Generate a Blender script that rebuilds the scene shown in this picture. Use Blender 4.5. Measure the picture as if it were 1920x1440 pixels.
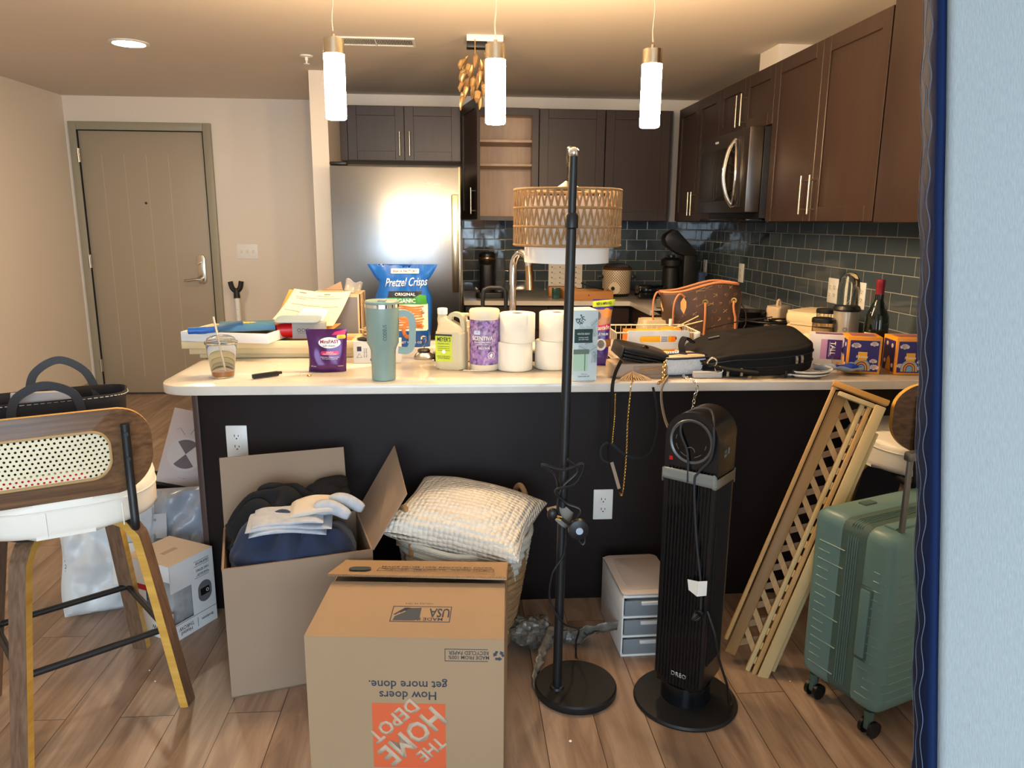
import bpy, bmesh, math, random
from mathutils import Vector as V, Matrix, Euler, noise
PI = math.pi
for o in list(bpy.data.objects): bpy.data.objects.remove(o, do_unlink=True)
scn = bpy.context.scene; C = scn.collection
# ---------------------------------------------------------------- camera
CAM_H, PITCH, YAW, ROLL = 1.387, 0.2124, 0.0742, 0.0075
cy, sy, cp, sp = math.cos(YAW), math.sin(YAW), math.cos(PITCH), math.sin(PITCH)
Fw = V((sy*cp, cy*cp, -sp)); R0 = V((cy, -sy, 0)); U0 = R0.cross(Fw)
Rr = R0*math.cos(ROLL) + U0*math.sin(ROLL); Ur = -R0*math.sin(ROLL) + U0*math.cos(ROLL)
cd = bpy.data.cameras.new('camera'); cam = bpy.data.objects.new('camera', cd); C.objects.link(cam)
cd.sensor_width = 36; cd.lens = 26.525; cd.clip_start = .05
cam.matrix_world = Matrix(((Rr.x, Ur.x, -Fw.x, 0), (Rr.y, Ur.y, -Fw.y, 0), (Rr.z, Ur.z, -Fw.z, CAM_H), (0, 0, 0, 1)))
scn.camera = cam
# ---------------------------------------------------------------- light
vs = scn.view_settings
vs.view_transform = 'Standard'; vs.look = 'None'; vs.gamma = 1; vs.use_curve_mapping = False
vs.exposure = 1.0
w = bpy.data.worlds.new('sky'); scn.world = w; w.use_nodes = True
w.node_tree.nodes['Background'].inputs[0].default_value = (.62, .78, 1, 1)
w.node_tree.nodes['Background'].inputs[1].default_value = 1.3
DAY, PEND, CANS = 78.0, 125, 120.0
def area(name, loc, rot, sx, sy, e, col):
    l = bpy.data.lights.new(name, 'AREA'); l.shape = 'RECTANGLE'; l.size = sx; l.size_y = sy; l.energy = e; l.color = col
    o = bpy.data.objects.new(name, l); o.location = loc; o.rotation_euler = rot; C.objects.link(o); return o
# daylight coming in through the living room windows behind the camera
area('daylight', (.1, -2.62, 1.25), (-PI/2, 0, PI), 3.4, 1.9, DAY, (.68, .86, 1))
# ---------------------------------------------------------------- helpers
def lin(c):
    c /= 255
    return c/12.92 if c <= .04045 else ((c+.055)/1.055)**2.4
def col(c): return (lin(c[0]), lin(c[1]), lin(c[2]), 1)
def nmat(name):
    m = bpy.data.materials.new(name); m.use_nodes = True; nt = m.node_tree
    return m, nt, nt.nodes['Principled BSDF'], (lambda t: nt.nodes.new('ShaderNode'+t)), nt.links.new
def mat(name, c, rough=.5, metal=0, c2=None, vs=6, vst=(1,1,1), bump=0, bs=60, bst=(1,1,1), coat=0, trans=0, ior=1.45, emis=0, alpha=1, sheen=0, spec=.5, rot=(0,0,0), contrast=.25, ecol=None):
    m, nt, b, N, L = nmat(name)
    b.inputs['Base Color'].default_value = col(c); b.inputs['Roughness'].default_value = rough
    b.inputs['Metallic'].default_value = metal; b.inputs['Coat Weight'].default_value = coat
    b.inputs['Transmission Weight'].default_value = trans; b.inputs['IOR'].default_value = ior
    b.inputs['Alpha'].default_value = alpha; b.inputs['Sheen Weight'].default_value = sheen
    b.inputs['Specular IOR Level'].default_value = spec
    if emis:
        b.inputs['Emission Color'].default_value = ecol or col(c); b.inputs['Emission Strength'].default_value = emis
    tc = N('TexCoord')
    def noise_(scale, st, rot=(0,0,0), det=4):
        mp = N('Mapping'); mp.inputs['Scale'].default_value = st; mp.inputs['Rotation'].default_value = rot
        L(tc.outputs['Object'], mp.inputs[0]); n = N('TexNoise'); n.inputs['Scale'].default_value = scale; n.inputs['Detail'].default_value = det
        L(mp.outputs[0], n.inputs['Vector']); return n
    if c2:
        n = noise_(vs, vst, rot); r = N('ValToRGB'); r.color_ramp.elements[0].color = col(c); r.color_ramp.elements[1].color = col(c2)
        r.color_ramp.elements[0].position = .5-contrast; r.color_ramp.elements[1].position = .5+contrast
        L(n.outputs['Fac'], r.inputs[0]); L(r.outputs[0], b.inputs['Base Color'])
    if bump:
        n = noise_(bs, bst, rot); bp = N('Bump'); bp.inputs['Strength'].default_value = bump; bp.inputs['Distance'].default_value = .002
        L(n.outputs['Fac'], bp.inputs['Height']); L(bp.outputs[0], b.inputs['Normal'])
    return m
def smooth(bm, ang=.6):
    bm.normal_update()
    for f in bm.faces: f.smooth = True
    for e in bm.edges:
        if len(e.link_faces) == 2 and e.calc_face_angle(0) > ang: e.smooth = False
I4 = Matrix.Identity(4)
def T(x=0, y=0, z=0, rx=0, ry=0, rz=0): return Matrix.Translation((x, y, z)) @ Euler((rx, ry, rz)).to_matrix().to_4x4()
class B:
    def __init__(s): s.bm = bmesh.new(); s.i = 0
    def _fin(s, vs, fs, M=None):
        if M is not None:
            for v in vs: v.co = M @ v.co
        for f in fs: f.material_index = s.i
        return s
    def mi(s, i): s.i = i; return s
    def box(s, x0, x1, y0, y1, z0, z1, bev=0, M=None, seg=2):
        bm = s.bm; old = set(bm.faces)
        P = [(x, y, z) for x in (x0, x1) for y in (y0, y1) for z in (z0, z1)]
        v = [bm.verts.new(p) for p in P]
        F = [bm.faces.new([v[i] for i in q]) for q in ((0,1,3,2),(4,6,7,5),(0,4,5,1),(2,3,7,6),(0,2,6,4),(1,5,7,3))]
        if bev:
            es = list({e for f in F for e in f.edges})
            bmesh.ops.bevel(bm, geom=es, offset=bev, segments=seg, profile=.5, affect='EDGES')
        nf = [f for f in bm.faces if f not in old]; nv = {x for f in nf for x in f.verts}
        return s._fin(nv, nf, M)
    def prism(s, poly, z0, z1, bev=0, M=None, seg=2, taper=None):
        bm = s.bm; old = set(bm.faces)
        lo = [bm.verts.new((p[0], p[1], z0)) for p in poly]
        q = poly if taper is None else [(p[0]*taper, p[1]*taper) for p in poly]
        hi = [bm.verts.new((p[0], p[1], z1)) for p in q]
        n = len(poly); a = bm.faces.new(lo[::-1]); b = bm.faces.new(hi)
        for i in range(n): bm.faces.new((lo[i], lo[(i+1) % n], hi[(i+1) % n], hi[i]))
        if bev:
            es = list(set(a.edges) | set(b.edges))
            bmesh.ops.bevel(bm, geom=es, offset=bev, segments=seg, profile=.5, affect='EDGES')
        nf = [f for f in bm.faces if f not in old]; nv = {x for f in nf for x in f.verts}
        return s._fin(nv, nf, M)
    def grid(s, nu, nv, f, cu=False, cv=False, M=None, flip=False):
        bm = s.bm; vs = [[bm.verts.new(f(i/(nu if cu else nu-1), j/(nv if cv else nv-1))) for j in range(nv)] for i in range(nu)]
        fs = []
        for i in range(nu if cu else nu-1):
            for j in range(nv if cv else nv-1):
                a, b, c, d = vs[i][j], vs[(i+1) % nu][j], vs[(i+1) % nu][(j+1) % nv], vs[i][(j+1) % nv]
                try: fs.append(bm.faces.new((a, d, c, b) if flip else (a, b, c, d)))
                except ValueError: pass
        return s._fin([v for r in vs for v in r], fs, M)
    def lathe(s, prof, n=32, M=None, a0=0, a1=2*PI, sx=1, sy_=1):
        bm = s.bm; full = abs(a1-a0-2*PI) < 1e-6; m = n if full else n+1; rows = []; allv = []; fs = []
        for r, z in prof:
            if r < 1e-6:
                v = bm.verts.new((0, 0, z)); rows.append([v]*m); allv.append(v)
            else:
                row = [bm.verts.new((r*math.cos(a0+(a1-a0)*k/n)*sx, r*math.sin(a0+(a1-a0)*k/n)*sy_, z)) for k in range(m)]
                rows.append(row); allv += row
        for i in range(len(rows)-1):
            for k in range(m if full else m-1):
                q = []
                for v in (rows[i][k], rows[i][(k+1) % m], rows[i+1][(k+1) % m], rows[i+1][k]):
                    if v not in q: q.append(v)
                if len(q) > 2: fs.append(bm.faces.new(q))
        return s._fin(allv, fs, M)
    def cyl(s, p, q, r, r1=None, n=20, M=None):
        p, q = V(p), V(q); d = q-p; L_ = d.length; r1 = r if r1 is None else r1
        R_ = d.to_track_quat('Z', 'Y').to_matrix().to_4x4(); X = Matrix.Translation(p) @ R_
        return s.lathe([(0, 0), (r, 0), (r1, L_), (0, L_)], n, X if M is None else M @ X)
    def tube(s, pts, r, n=10, closed=False, flat=None, M=None, up=V((0, 0, 1))):
        pts = [V(p) for p in pts]; N_ = len(pts); prev = None; rows = []
        for i, p in enumerate(pts):
            if closed: t = pts[(i+1) % N_]-pts[i-1]
            else: t = pts[min(i+1, N_-1)]-pts[max(i-1, 0)]
            if t.length < 1e-9: t = V((0, 0, 1))
            t.normalize()
            if prev is None:
                a = up-t*up.dot(t)
                if a.length < 1e-3: a = V((1, 0, 0))-t*t.x
            else: a = prev-t*prev.dot(t)
            if a.length < 1e-6: a = V((1, 0, 0))
            a.normalize(); prev = a; b = t.cross(a); rr = r[i] if isinstance(r, (list, tuple)) else r
            if flat: w_, h_ = flat; row = [p+a*sx*h_/2+b*sy2*w_/2 for sx, sy2 in ((-1,-1),(-1,1),(1,1),(1,-1))]
            else: row = [p+(a*math.cos(2*PI*k/n)+b*math.sin(2*PI*k/n))*rr for k in range(n)]
            rows.append([s.bm.verts.new(x) for x in row])
        m = len(rows[0]); fs = []
        for i in range(N_ if closed else N_-1):
            for k in range(m): fs.append(s.bm.faces.new((rows[i][k], rows[i][(k+1) % m], rows[(i+1) % N_][(k+1) % m], rows[(i+1) % N_][k])))
        if not closed: fs.append(s.bm.faces.new(rows[0][::-1])); fs.append(s.bm.faces.new(rows[-1]))
        return s._fin([v for x in rows for v in x], fs, M)
    def ball(s, c, r, n=16, sx=1, sy=1, sz=1, M=None):
        X = Matrix.Translation(c) @ Matrix.Diagonal((r*sx, r*sy, r*sz, 1))
        pr = [(math.sin(PI*k/10), -math.cos(PI*k/10)) for k in range(11)]; pr[0] = (0, -1); pr[-1] = (0, 1)
        return s.lathe(pr, n, X if M is None else M @ X)
def obj(name, b, m, parent=None, M=None, recalc=True, ang=.6):
    me = bpy.data.meshes.new(name)
    if recalc: bmesh.ops.recalc_face_normals(b.bm, faces=b.bm.faces)
    smooth(b.bm, ang); b.bm.to_mesh(me); b.bm.free()
    for k in (m if isinstance(m, (list, tuple)) else [m]): me.materials.append(k)
    o = bpy.data.objects.new(name, me); C.objects.link(o)
    if parent is not None: o.parent = parent
    if M is not None: o.matrix_local = M
    return o
def tag(o, label, cat, group=None):
    o['label'] = label; o['category'] = cat
    if group: o['group'] = group
    return o
def thing(name, label, cat, loc=(0,0,0), rz=0, group=None, rot=None):
    o = bpy.data.objects.new(name, None); C.objects.link(o); o.empty_display_size = .05
    o.location = loc; o.rotation_euler = rot if rot else (0, 0, rz); return tag(o, label, cat, group)
def struct(name, b, m, parent=None, **k):
    o = obj(name, b, m, parent, **k)
    if parent is None: o['kind'] = 'structure'
    return o
def lab(o, s): o['label'] = s; return o
def copy_tree(o, parent=None):
    c = o.copy(); C.objects.link(c)
    if parent is not None: c.parent = parent
    for ch in list(o.children): copy_tree(ch, c)
    return c
def sm(pts, n=8, closed=False):
    P = [V(p) for p in pts]; out = []; N_ = len(P)
    for i in range(N_ if closed else N_-1):
        g = (lambda k: P[k % N_]) if closed else (lambda k: P[max(0, min(N_-1, k))])
        a, b, c, d = g(i-1), g(i), g(i+1), g(i+2)
        for k in range(n):
            t = k/n; out.append(.5*((2*b)+(c-a)*t+(2*a-5*b+4*c-d)*t*t+(3*b-a-3*c+d)*t**3))
    if not closed: out.append(P[-1])
    return out
def rr(w, h, r, n=6, cx=0, cy_=0):
    out = []
    for sx, sy2, a in ((1, 1, 0), (-1, 1, PI/2), (-1, -1, PI), (1, -1, 1.5*PI)):
        for k in range(n+1): out.append((cx+sx*(w/2-r)+r*math.cos(a+PI/2*k/n), cy_+sy2*(h/2-r)+r*math.sin(a+PI/2*k/n)))
    return out
def text(s, w_, h_, m, parent, M, ext=.0003, name='lettering', bold=0, shear=0, align='CENTER'):
    """raised lettering, centred on M's origin in its XY plane, scaled to w_ by h_"""
    cu = bpy.data.curves.new(name, 'FONT'); cu.body = s; cu.size = 1; cu.extrude = .0; cu.offset = bold; cu.shear = shear; cu.align_x = align; cu.resolution_u = 2; cu.space_line = .9
    o = bpy.data.objects.new(name, cu); C.objects.link(o); bpy.context.view_layer.update()
    me = bpy.data.meshes.new_from_object(o.evaluated_get(bpy.context.evaluated_depsgraph_get()))
    bpy.data.objects.remove(o, do_unlink=True)
    if not len(me.vertices): return None
    xs = [v.co.x for v in me.vertices]; ys = [v.co.y for v in me.vertices]
    X0, X1, Y0, Y1 = min(xs), max(xs), min(ys), max(ys)
    kx = w_/(X1-X0); ky = h_/(Y1-Y0) if h_ else kx
    bm = bmesh.new(); bm.from_mesh(me)
    for v in bm.verts: v.co = V(((v.co.x-(X0+X1)/2)*kx, (v.co.y-(Y0+Y1)/2)*ky, 0))
    r = bmesh.ops.extrude_face_region(bm, geom=bm.faces[:])
    for e in r['geom']:
        if isinstance(e, bmesh.types.BMVert): e.co.z += ext
    bm.to_mesh(me); bm.free(); me.name = name
    me.materials.clear(); me.materials.append(m)
    o = bpy.data.objects.new(name, me); C.objects.link(o); o.parent = parent; o.matrix_local = M
    return o
def FR(x, y, z, rz=0): return T(x, y, z) @ T(rz=rz) @ T(rx=PI/2)      # lettering plane standing upright, read from -Y
def plate(parent, name, m, M, w_, h_, t=.0004, r=.002):
    b = B(); b.prism(rr(w_, h_, min(r, w_/2.01, h_/2.01), 4), 0, t); return obj(name, b, m, parent, M)
rnd = random.Random(7)
def nz(x, y=0, z=0, s=1): return noise.noise(V((x*s, y*s, z*s)))
# ---------------------------------------------------------------- materials
M_wall = mat('wall_paint', (224,214,200), .6, bump=.05, bs=300)
M_wallw = mat('soffit_paint', (226,220,212), .6)
M_ceil = mat('ceiling_paint', (214,204,192), .8, bump=.06, bs=260)
M_base = mat('baseboard_paint', (168,160,140), .5)
M_door = mat('door_paint', (162,150,130), .42)
M_frame = mat('door_frame_paint', (152,146,126), .4)
M_white = mat('white_plastic', (232,232,228), .35)
M_whitem = mat('white_matte', (235,233,228), .7)
M_cream = mat('cream_plastic', (228,216,190), .4)
M_black = mat('black_plastic', (22,22,24), .4)
M_blackg = mat('black_gloss', (10,10,12), .08)
M_blackm = mat('black_powdercoat', (24,25,27), .42)
M_chrome = mat('chrome', (225,225,225), .08, 1)
M_nickel = mat('brushed_nickel', (200,190,172), .28, 1)
M_steelr = mat('satin_steel', (170,168,165), .3, 1, bump=.08, bs=80, bst=(1,1,40))
M_gold = mat('gold_metal', (212,170,90), .25, 1)
M_brass = mat('brass', (225,165,80), .25, 1)
M_grey = mat('grey_plastic', (120,124,128), .5)
M_red = mat('red_plastic', (190,18,24), .35)
M_ink = mat('dark_ink', (40,40,44), .7)
M_inkb = mat('blue_grey_ink', (52,62,74), .7)
M_paper = mat('white_paper', (240,236,226), .7)
M_glass = mat('clear_plastic', (245,245,242), .05, trans=1, ior=1.15)
M_glassr = mat('clear_glass', (250,252,250), .02, trans=1, ior=1.12)
def grain_mat(name, c1, c2, scale=8, st=(1, 1, .06), rough=.4, rot=(0,0,0), coat=0, contrast=.22, bump=.15):
    return mat(name, c1, rough, c2=c2, vs=scale, vst=st, bump=bump, bs=scale*3, bst=st, rot=rot, coat=coat, contrast=contrast)
M_cab = grain_mat('espresso_wood', (47,35,31), (58,43,36), 60, (1, 1, .08), .38, contrast=.3, bump=.05)
M_cabside = mat('espresso_side_panel', (48,36,34), .5)
M_pen = mat('espresso_laminate', (29,22,22), .6, c2=(33,25,25), vs=2, spec=.3)
M_maple = grain_mat('maple_interior', (214,190,166), (200,174,150), 40, (1, 1, .1), .5)
M_bamboo = grain_mat('bamboo', (206,170,112), (186,146,90), 80, (1, 1, .05), .45)
M_pale = grain_mat('pale_pine', (226,208,166), (210,188,140), 8, (.05, 1, 1), .5)
M_card = mat('cardboard', (146,124,104), .85, c2=(154,132,110), vs=5, bump=.1, bs=40)
M_carde = mat('cardboard_edge', (140,112,86), .9, bump=.6, bs=220)
def floor_mat():
    m, nt, b, N, L = nmat('wood_plank_floor'); tc = N('TexCoord')
    sx = N('SeparateXYZ'); L(tc.outputs['Object'], sx.inputs[0]); cx = N('CombineXYZ')
    ad = N('MATH'.capitalize()) if False else N('Math'); ad.operation = 'ADD'; ad.inputs[1].default_value = .066
    L(sx.outputs[0], ad.inputs[0]); L(sx.outputs[1], cx.inputs[0]); L(ad.outputs[0], cx.inputs[1])
    br = N('TexBrick'); br.offset = .37; br.offset_frequency = 2; br.inputs['Scale'].default_value = 1
    br.inputs['Brick Width'].default_value = 1.21; br.inputs['Row Height'].default_value = .1495; br.inputs['Mortar Size'].default_value = .0012
    br.inputs['Mortar Smooth'].default_value = .2; br.inputs['Bias'].default_value = 0
    br.inputs['Color1'].default_value = (0, 0, 0, 1); br.inputs['Color2'].default_value = (1, 1, 1, 1); br.inputs['Mortar'].default_value = (.5, .5, .5, 1)
    L(cx.outputs[0], br.inputs[0])
    mp = N('Mapping'); mp.inputs['Scale'].default_value = (.9, 9, 1); L(cx.outputs[0], mp.inputs[0])
    off = N('VectorMath'); off.operation = 'ADD'; sc = N('VectorMath'); sc.operation = 'SCALE'; sc.inputs['Scale'].default_value = 13
    L(br.outputs['Color'], sc.inputs[0]); L(mp.outputs[0], off.inputs[0]); L(sc.outputs[0], off.inputs[1])
    n = N('TexNoise'); n.inputs['Scale'].default_value = 1.6; n.inputs['Detail'].default_value = 8; n.inputs['Roughness'].default_value = .6; n.inputs['Distortion'].default_value = 1.2
    L(off.outputs[0], n.inputs[0])
    r = N('ValToRGB'); e = r.color_ramp.elements; e[0].position = .30; e[0].color = col((118,94,78)); e[1].position = .72; e[1].color = col((178,154,134))
    k = e.new(.5); k.color = col((150,126,106)); L(n.outputs[0], r.inputs[0])
    hv = N('HueSaturation'); mr = N('MapRange'); mr.inputs[3].default_value = .8; mr.inputs[4].default_value = 1.15
    L(br.outputs['Color'], mr.inputs[0]); L(mr.outputs[0], hv.inputs['Value']); L(r.outputs[0], hv.inputs['Color'])
    mx = N('MixRGB'); L(br.outputs['Fac'], mx.inputs[0]); L(hv.outputs[0], mx.inputs[1]); mx.inputs[2].default_value = col((56,42,34)); L(mx.outputs[0], b.inputs['Base Color'])
    b.inputs['Roughness'].default_value = .33
    bp = N('Bump'); bp.inputs['Strength'].default_value = .25; bp.inputs['Distance'].default_value = .002; L(n.outputs[0], bp.inputs['Height'])
    bp2 = N('Bump'); bp2.invert = True; bp2.inputs['Strength'].default_value = .5; bp2.inputs['Distance'].default_value = .002
    L(br.outputs['Fac'], bp2.inputs['Height']); L(bp.outputs[0], bp2.inputs['Normal']); L(bp2.outputs[0], b.inputs['Normal'])
    return m
M_floor = floor_mat()
def tile_mat(name, a, ch, cv, off):
    m, nt, b, N, L = nmat(name); tc = N('TexCoord'); sx = N('SeparateXYZ'); L(tc.outputs['Object'], sx.inputs[0]); cx = N('CombineXYZ')
    def add(o, v):
        q = N('Math'); q.operation = 'ADD'; q.inputs[1].default_value = v; L(o, q.inputs[0]); return q.outputs[0]
    L(add(sx.outputs[a], ch), cx.inputs[0]); L(add(sx.outputs[2], cv), cx.inputs[1])
    def brick(ms, sm_):
        br = N('TexBrick'); br.offset = .5; br.inputs['Scale'].default_value = 1; br.inputs['Brick Width'].default_value = .1565
        br.inputs['Row Height'].default_value = .0783; br.inputs['Mortar Size'].default_value = ms; br.inputs['Mortar Smooth'].default_value = sm_
        br.inputs['Color1'].default_value = (0,0,0,1); br.inputs['Color2'].default_value = (1,1,1,1); L(cx.outputs[0], br.inputs[0]); return br
    br = brick(.0016, .1)
    mx0 = N('MixRGB'); mx0.inputs[1].default_value = col((60,72,82)); mx0.inputs[2].default_value = col((74,86,94)); L(br.outputs['Color'], mx0.inputs[0])
    mx = N('MixRGB'); L(br.outputs['Fac'], mx.inputs[0]); L(mx0.outputs[0], mx.inputs[1]); mx.inputs[2].default_value = col((158,160,152)); L(mx.outputs[0], b.inputs['Base Color'])
    ro = N('MapRange'); ro.inputs[3].default_value = .06; ro.inputs[4].default_value = .8; L(br.outputs['Fac'], ro.inputs[0]); L(ro.outputs[0], b.inputs['Roughness'])
    b2 = brick(.006, 1); bp = N('Bump'); bp.invert = True; bp.inputs['Strength'].default_value = .5; bp.inputs['Distance'].default_value = .002; L(b2.outputs['Fac'], bp.inputs['Height'])
    n = N('TexNoise'); n.inputs['Scale'].default_value = 9; n.inputs['Detail'].default_value = 1; L(tc.outputs['Object'], n.inputs[0])
    bq = N('Bump'); bq.inputs['Strength'].default_value = .35; bq.inputs['Distance'].default_value = .004; L(n.outputs[0], bq.inputs['Height']); L(bp.outputs[0], bq.inputs['Normal']); L(bq.outputs[0], b.inputs['Normal'])
    b.inputs['Coat Weight'].default_value = .3
    return m
M_tileb = tile_mat('glass_subway_tile_back', 0, .02, 1.5653-.0783*11, 0)
M_tiler = tile_mat('glass_subway_tile_side', 1, .055, 1.5653-.0783*11, 0)
def quartz():
    m = mat('white_quartz', (226,222,214), .12, c2=(214,208,198), vs=3, contrast=.2)
    nt = m.node_tree; N = nt.nodes.new; b = nt.nodes['Principled BSDF']; r = [n for n in nt.nodes if n.type == 'VALTORGB'][0]
    w_ = N('ShaderNodeTexWave'); w_.inputs['Scale'].default_value = 1.3; w_.inputs['Distortion'].default_value = 14; w_.inputs['Detail'].default_value = 5; w_.inputs['Detail Scale'].default_value = 1.2
    tc = N('ShaderNodeTexCoord'); nt.links.new(tc.outputs['Object'], w_.inputs[0])
    rp = N('ShaderNodeValToRGB'); rp.color_ramp.elements[0].position = 0; rp.color_ramp.elements[0].color = (.75,.75,.75,1); rp.color_ramp.elements[1].position = .06; rp.color_ramp.elements[1].color = (1,1,1,1)
    nt.links.new(w_.outputs[1], rp.inputs[0]); mx = N('ShaderNodeMixRGB'); mx.blend_type = 'MULTIPLY'; mx.inputs[0].default_value = .14
    nt.links.new(r.outputs[0], mx.inputs[1]); nt.links.new(rp.outputs[0], mx.inputs[2]); nt.links.new(mx.outputs[0], b.inputs['Base Color'])
    return m
M_quartz = quartz()
M_fridge = mat('brushed_stainless', (162,166,170), .27, 1, bump=.12, bs=500, bst=(1, 1, .01))
# ---------------------------------------------------------------- the room
XL, XR, YB, YK, YR, CE = -2.92, 1.89, 6.17, 5.85, -2.55, 2.28
struct('floor', B().box(XL-.1, XR+.1, YR-.1, YB+.1, -.1, 0), M_floor)
struct('ceiling', B().box(XL-.1, XR+.1, YR-.1, YB+.1, CE, CE+.1), M_ceil)
struct('wall_left', B().box(XL-.1, XL, YR, YB+.1, 0, CE), M_wall)
struct('wall_back', B().box(XL, -.85, YB, YB+.1, 0, CE), M_wall)
struct('wall_kitchen', B().box(-.89, XR+.1, YK, YK+.12, 0, CE), M_wallw)
struct('wall_fridge_side', B().box(-.892, -.787, 4.985, YB, 0, CE), M_wall)
struct('wall_right', B().box(XR, XR+.1, YR, YK, 0, CE), M_wall)
# rear wall with the living room window the daylight comes through
b = B(); b.box(XL, -1.65, YR-.1, YR, 0, CE); b.box(1.85, XR, YR-.1, YR, 0, CE); b.box(-1.65, 1.85, YR-.1, YR, 2.2, CE); b.box(-1.65, 1.85, YR-.1, YR, 0, .28)
struct('wall_rear', b, M_wall)
b = B()
for x in (-1.65, -.8, .1, 1.0, 1.81): b.box(x, x+.045, YR-.06, YR-.005, .28, 2.2, .004)
b.box(-1.65, 1.85, YR-.06, YR-.005, .28, .33, .004); b.box(-1.65, 1.85, YR-.06, YR-.005, 2.15, 2.2, .004)
struct('window_1', b, M_white)
# soffit box over the range cabinets
struct('trim_1', B().box(1.648, XR, 4.01, 4.25, 2.16, CE), M_wallw)
# backsplash
struct('trim_2', B().box(.05, XR, YK-.012, YK, .864, 1.392), M_tileb)
struct('trim_3', B().box(XR-.012, XR, 1.9, YK-.012, .864, 1.392), M_tiler)
# baseboards
b = B(); b.box(XL, XL+.014, YR, YB, 0, .11, .003); struct('baseboard_left', b, M_base)
b = B(); b.box(XL, -2.87, YB-.014, YB, 0, .11, .003); b.box(-1.86, -.892, YB-.014, YB, 0, .11, .003); struct('baseboard_back', b, M_base)
# entry door, hinged left, tongue-and-groove look
dx = -2.826
fr = B(); fr.box(dx-.062, dx-.003, YB-.03, YB+.02, 0, 2.035+.06, .004); fr.box(dx+.917, dx+.976, YB-.03, YB+.02, 0, 2.035+.06, .004); fr.box(dx-.003, dx+.917, YB-.03, YB+.02, 2.035, 2.095, .004)
door = struct('door_1', fr, M_frame)
lf = B(); xs = [0, .182, .336, .490, .644, .798, .914]
lf.box(dx, dx+.914, YB-.012, YB+.03, .008, 2.03, .002)
zt, zb = 1.86, .14
leaf = obj('door_leaf', lf, M_door, door)
gv = B()
for i in range(1, 5):
    x = dx+.155+(i-1)*.163; gv.box(x-.002, x+.002, YB-.0135, YB-.0115, zb, zt)
obj('groove_lines', gv, mat('door_groove', (184,174,148), .5), leaf)
g = B()
g.box(dx-.004, dx+.001, YB-.031, YB-.01, .0, 2.035); g.box(dx+.912, dx+.918, YB-.031, YB-.01, 0, 2.035); g.box(dx, dx+.914, YB-.031, YB-.01, 2.03, 2.036)
obj('shadow_gap', g, mat('door_gap', (30,28,26), .9), door)
for z in (1.85, 1.06, .24):
    obj('hinge', B().cyl((dx-.004, YB-.036, z-.05), (dx-.004, YB-.036, z+.05), .008, n=12).box(dx-.014, dx+.008, YB-.034, YB-.0315, z-.05, z+.05), M_nickel, door)
hp = obj('lock_plate', B().prism(rr(.068, .225, .03), 0, .018, .004, M=FR(dx+.830, YB-.012, 1.0)), M_nickel, leaf)
h_ = B(); h_.cyl((dx+.835, YB-.03, .925), (dx+.835, YB-.075, .925), .013); h_.tube(sm([(dx+.835, YB-.075, .925), (dx+.79, YB-.08, .925), (dx+.73, YB-.078, .915), (dx+.71, YB-.075, .92)]), .009)
obj('door_handle', h_, M_nickel, leaf)
obj('thumb_turn', B().box(-.018, .018, -.02, 0, -.006, .006, .003, M=T(dx+.828, YB-.03, 1.05, ry=-.6)), M_chrome, leaf)
obj('peephole', B().cyl((dx+.45, YB-.016, 1.503), (dx+.45, YB-.01, 1.503), .009, n=14), M_ink, leaf)
obj('threshold', B().box(dx, dx+.914, YB-.03, YB, 0, .012), mat('threshold', (60,56,52), .5), door)
# light switch plate beside the door
s = thing('light_switch', 'white three-gang light switch plate on wall right of the entry door', 'light switch', (-1.64, YB, 1.138))
obj('cover_plate', B().box(-.082, .082, -.006, 0, -.057, .057, .003), M_white, s)
for x in (-.046, 0, .046): obj('toggle', B().box(x-.005, x+.005, -.016, -.005, -.012, .012, .002), M_cream, s)
# ceiling fittings
d = thing('recessed_light', 'round lit downlight recessed in ceiling near the entry door', 'ceiling light', (-1.685, 4.335, CE))
obj('trim_ring', B().lathe([(.078, 0), (.098, -.001), (.1, -.006), (.08, -.009), (.076, -.002)], 36), M_white, d)
M_can = mat('downlight_lens', (255,230,190), .5, emis=CANS, ecol=(1, .80, .55, 1))
obj('lens', B().lathe([(0, -.004), (.077, -.004), (.077, -.001), (0, -.001)], 36), M_can, d)
s = thing('fire_sprinkler', 'small white fire sprinkler head on ceiling near the entry', 'sprinkler', (-.822, 4.56, CE))
obj('escutcheon', B().lathe([(0, 0), (.036, 0), (.034, -.006), (.012, -.009), (0, -.009)], 24), M_white, s)
obj('sprinkler_head', B().lathe([(0, -.008), (.009, -.008), (.009, -.026), (.005, -.03), (.005, -.042), (.016, -.043), (.016, -.046), (0, -.046)], 16), M_white, s)
s = thing('air_vent', 'long slotted white air vent set in kitchen ceiling', 'vent', (-.4, 4.17, CE)); s.scale = (1, 2.3, 1)
b = B(); b.box(-.2, .2, -.04, -.028, -.008, 0, .002); b.box(-.2, .2, .028, .04, -.008, 0, .002); b.box(-.2, -.188, -.03, .03, -.008, 0); b.box(.188, .2, -.03, .03, -.008, 0); b.box(-.003, .003, -.03, .03, -.008, 0)
obj('vent_frame', b, M_white, s)
b = B()
for k in range(46): b.box(-.186+k*.0082, -.1835+k*.0082, -.03, .03, -.006, 0)
obj('fins', b, M_white, s); obj('duct', B().box(-.19, .19, -.03, .03, -.001, -.0005), M_ink, s)
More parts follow.
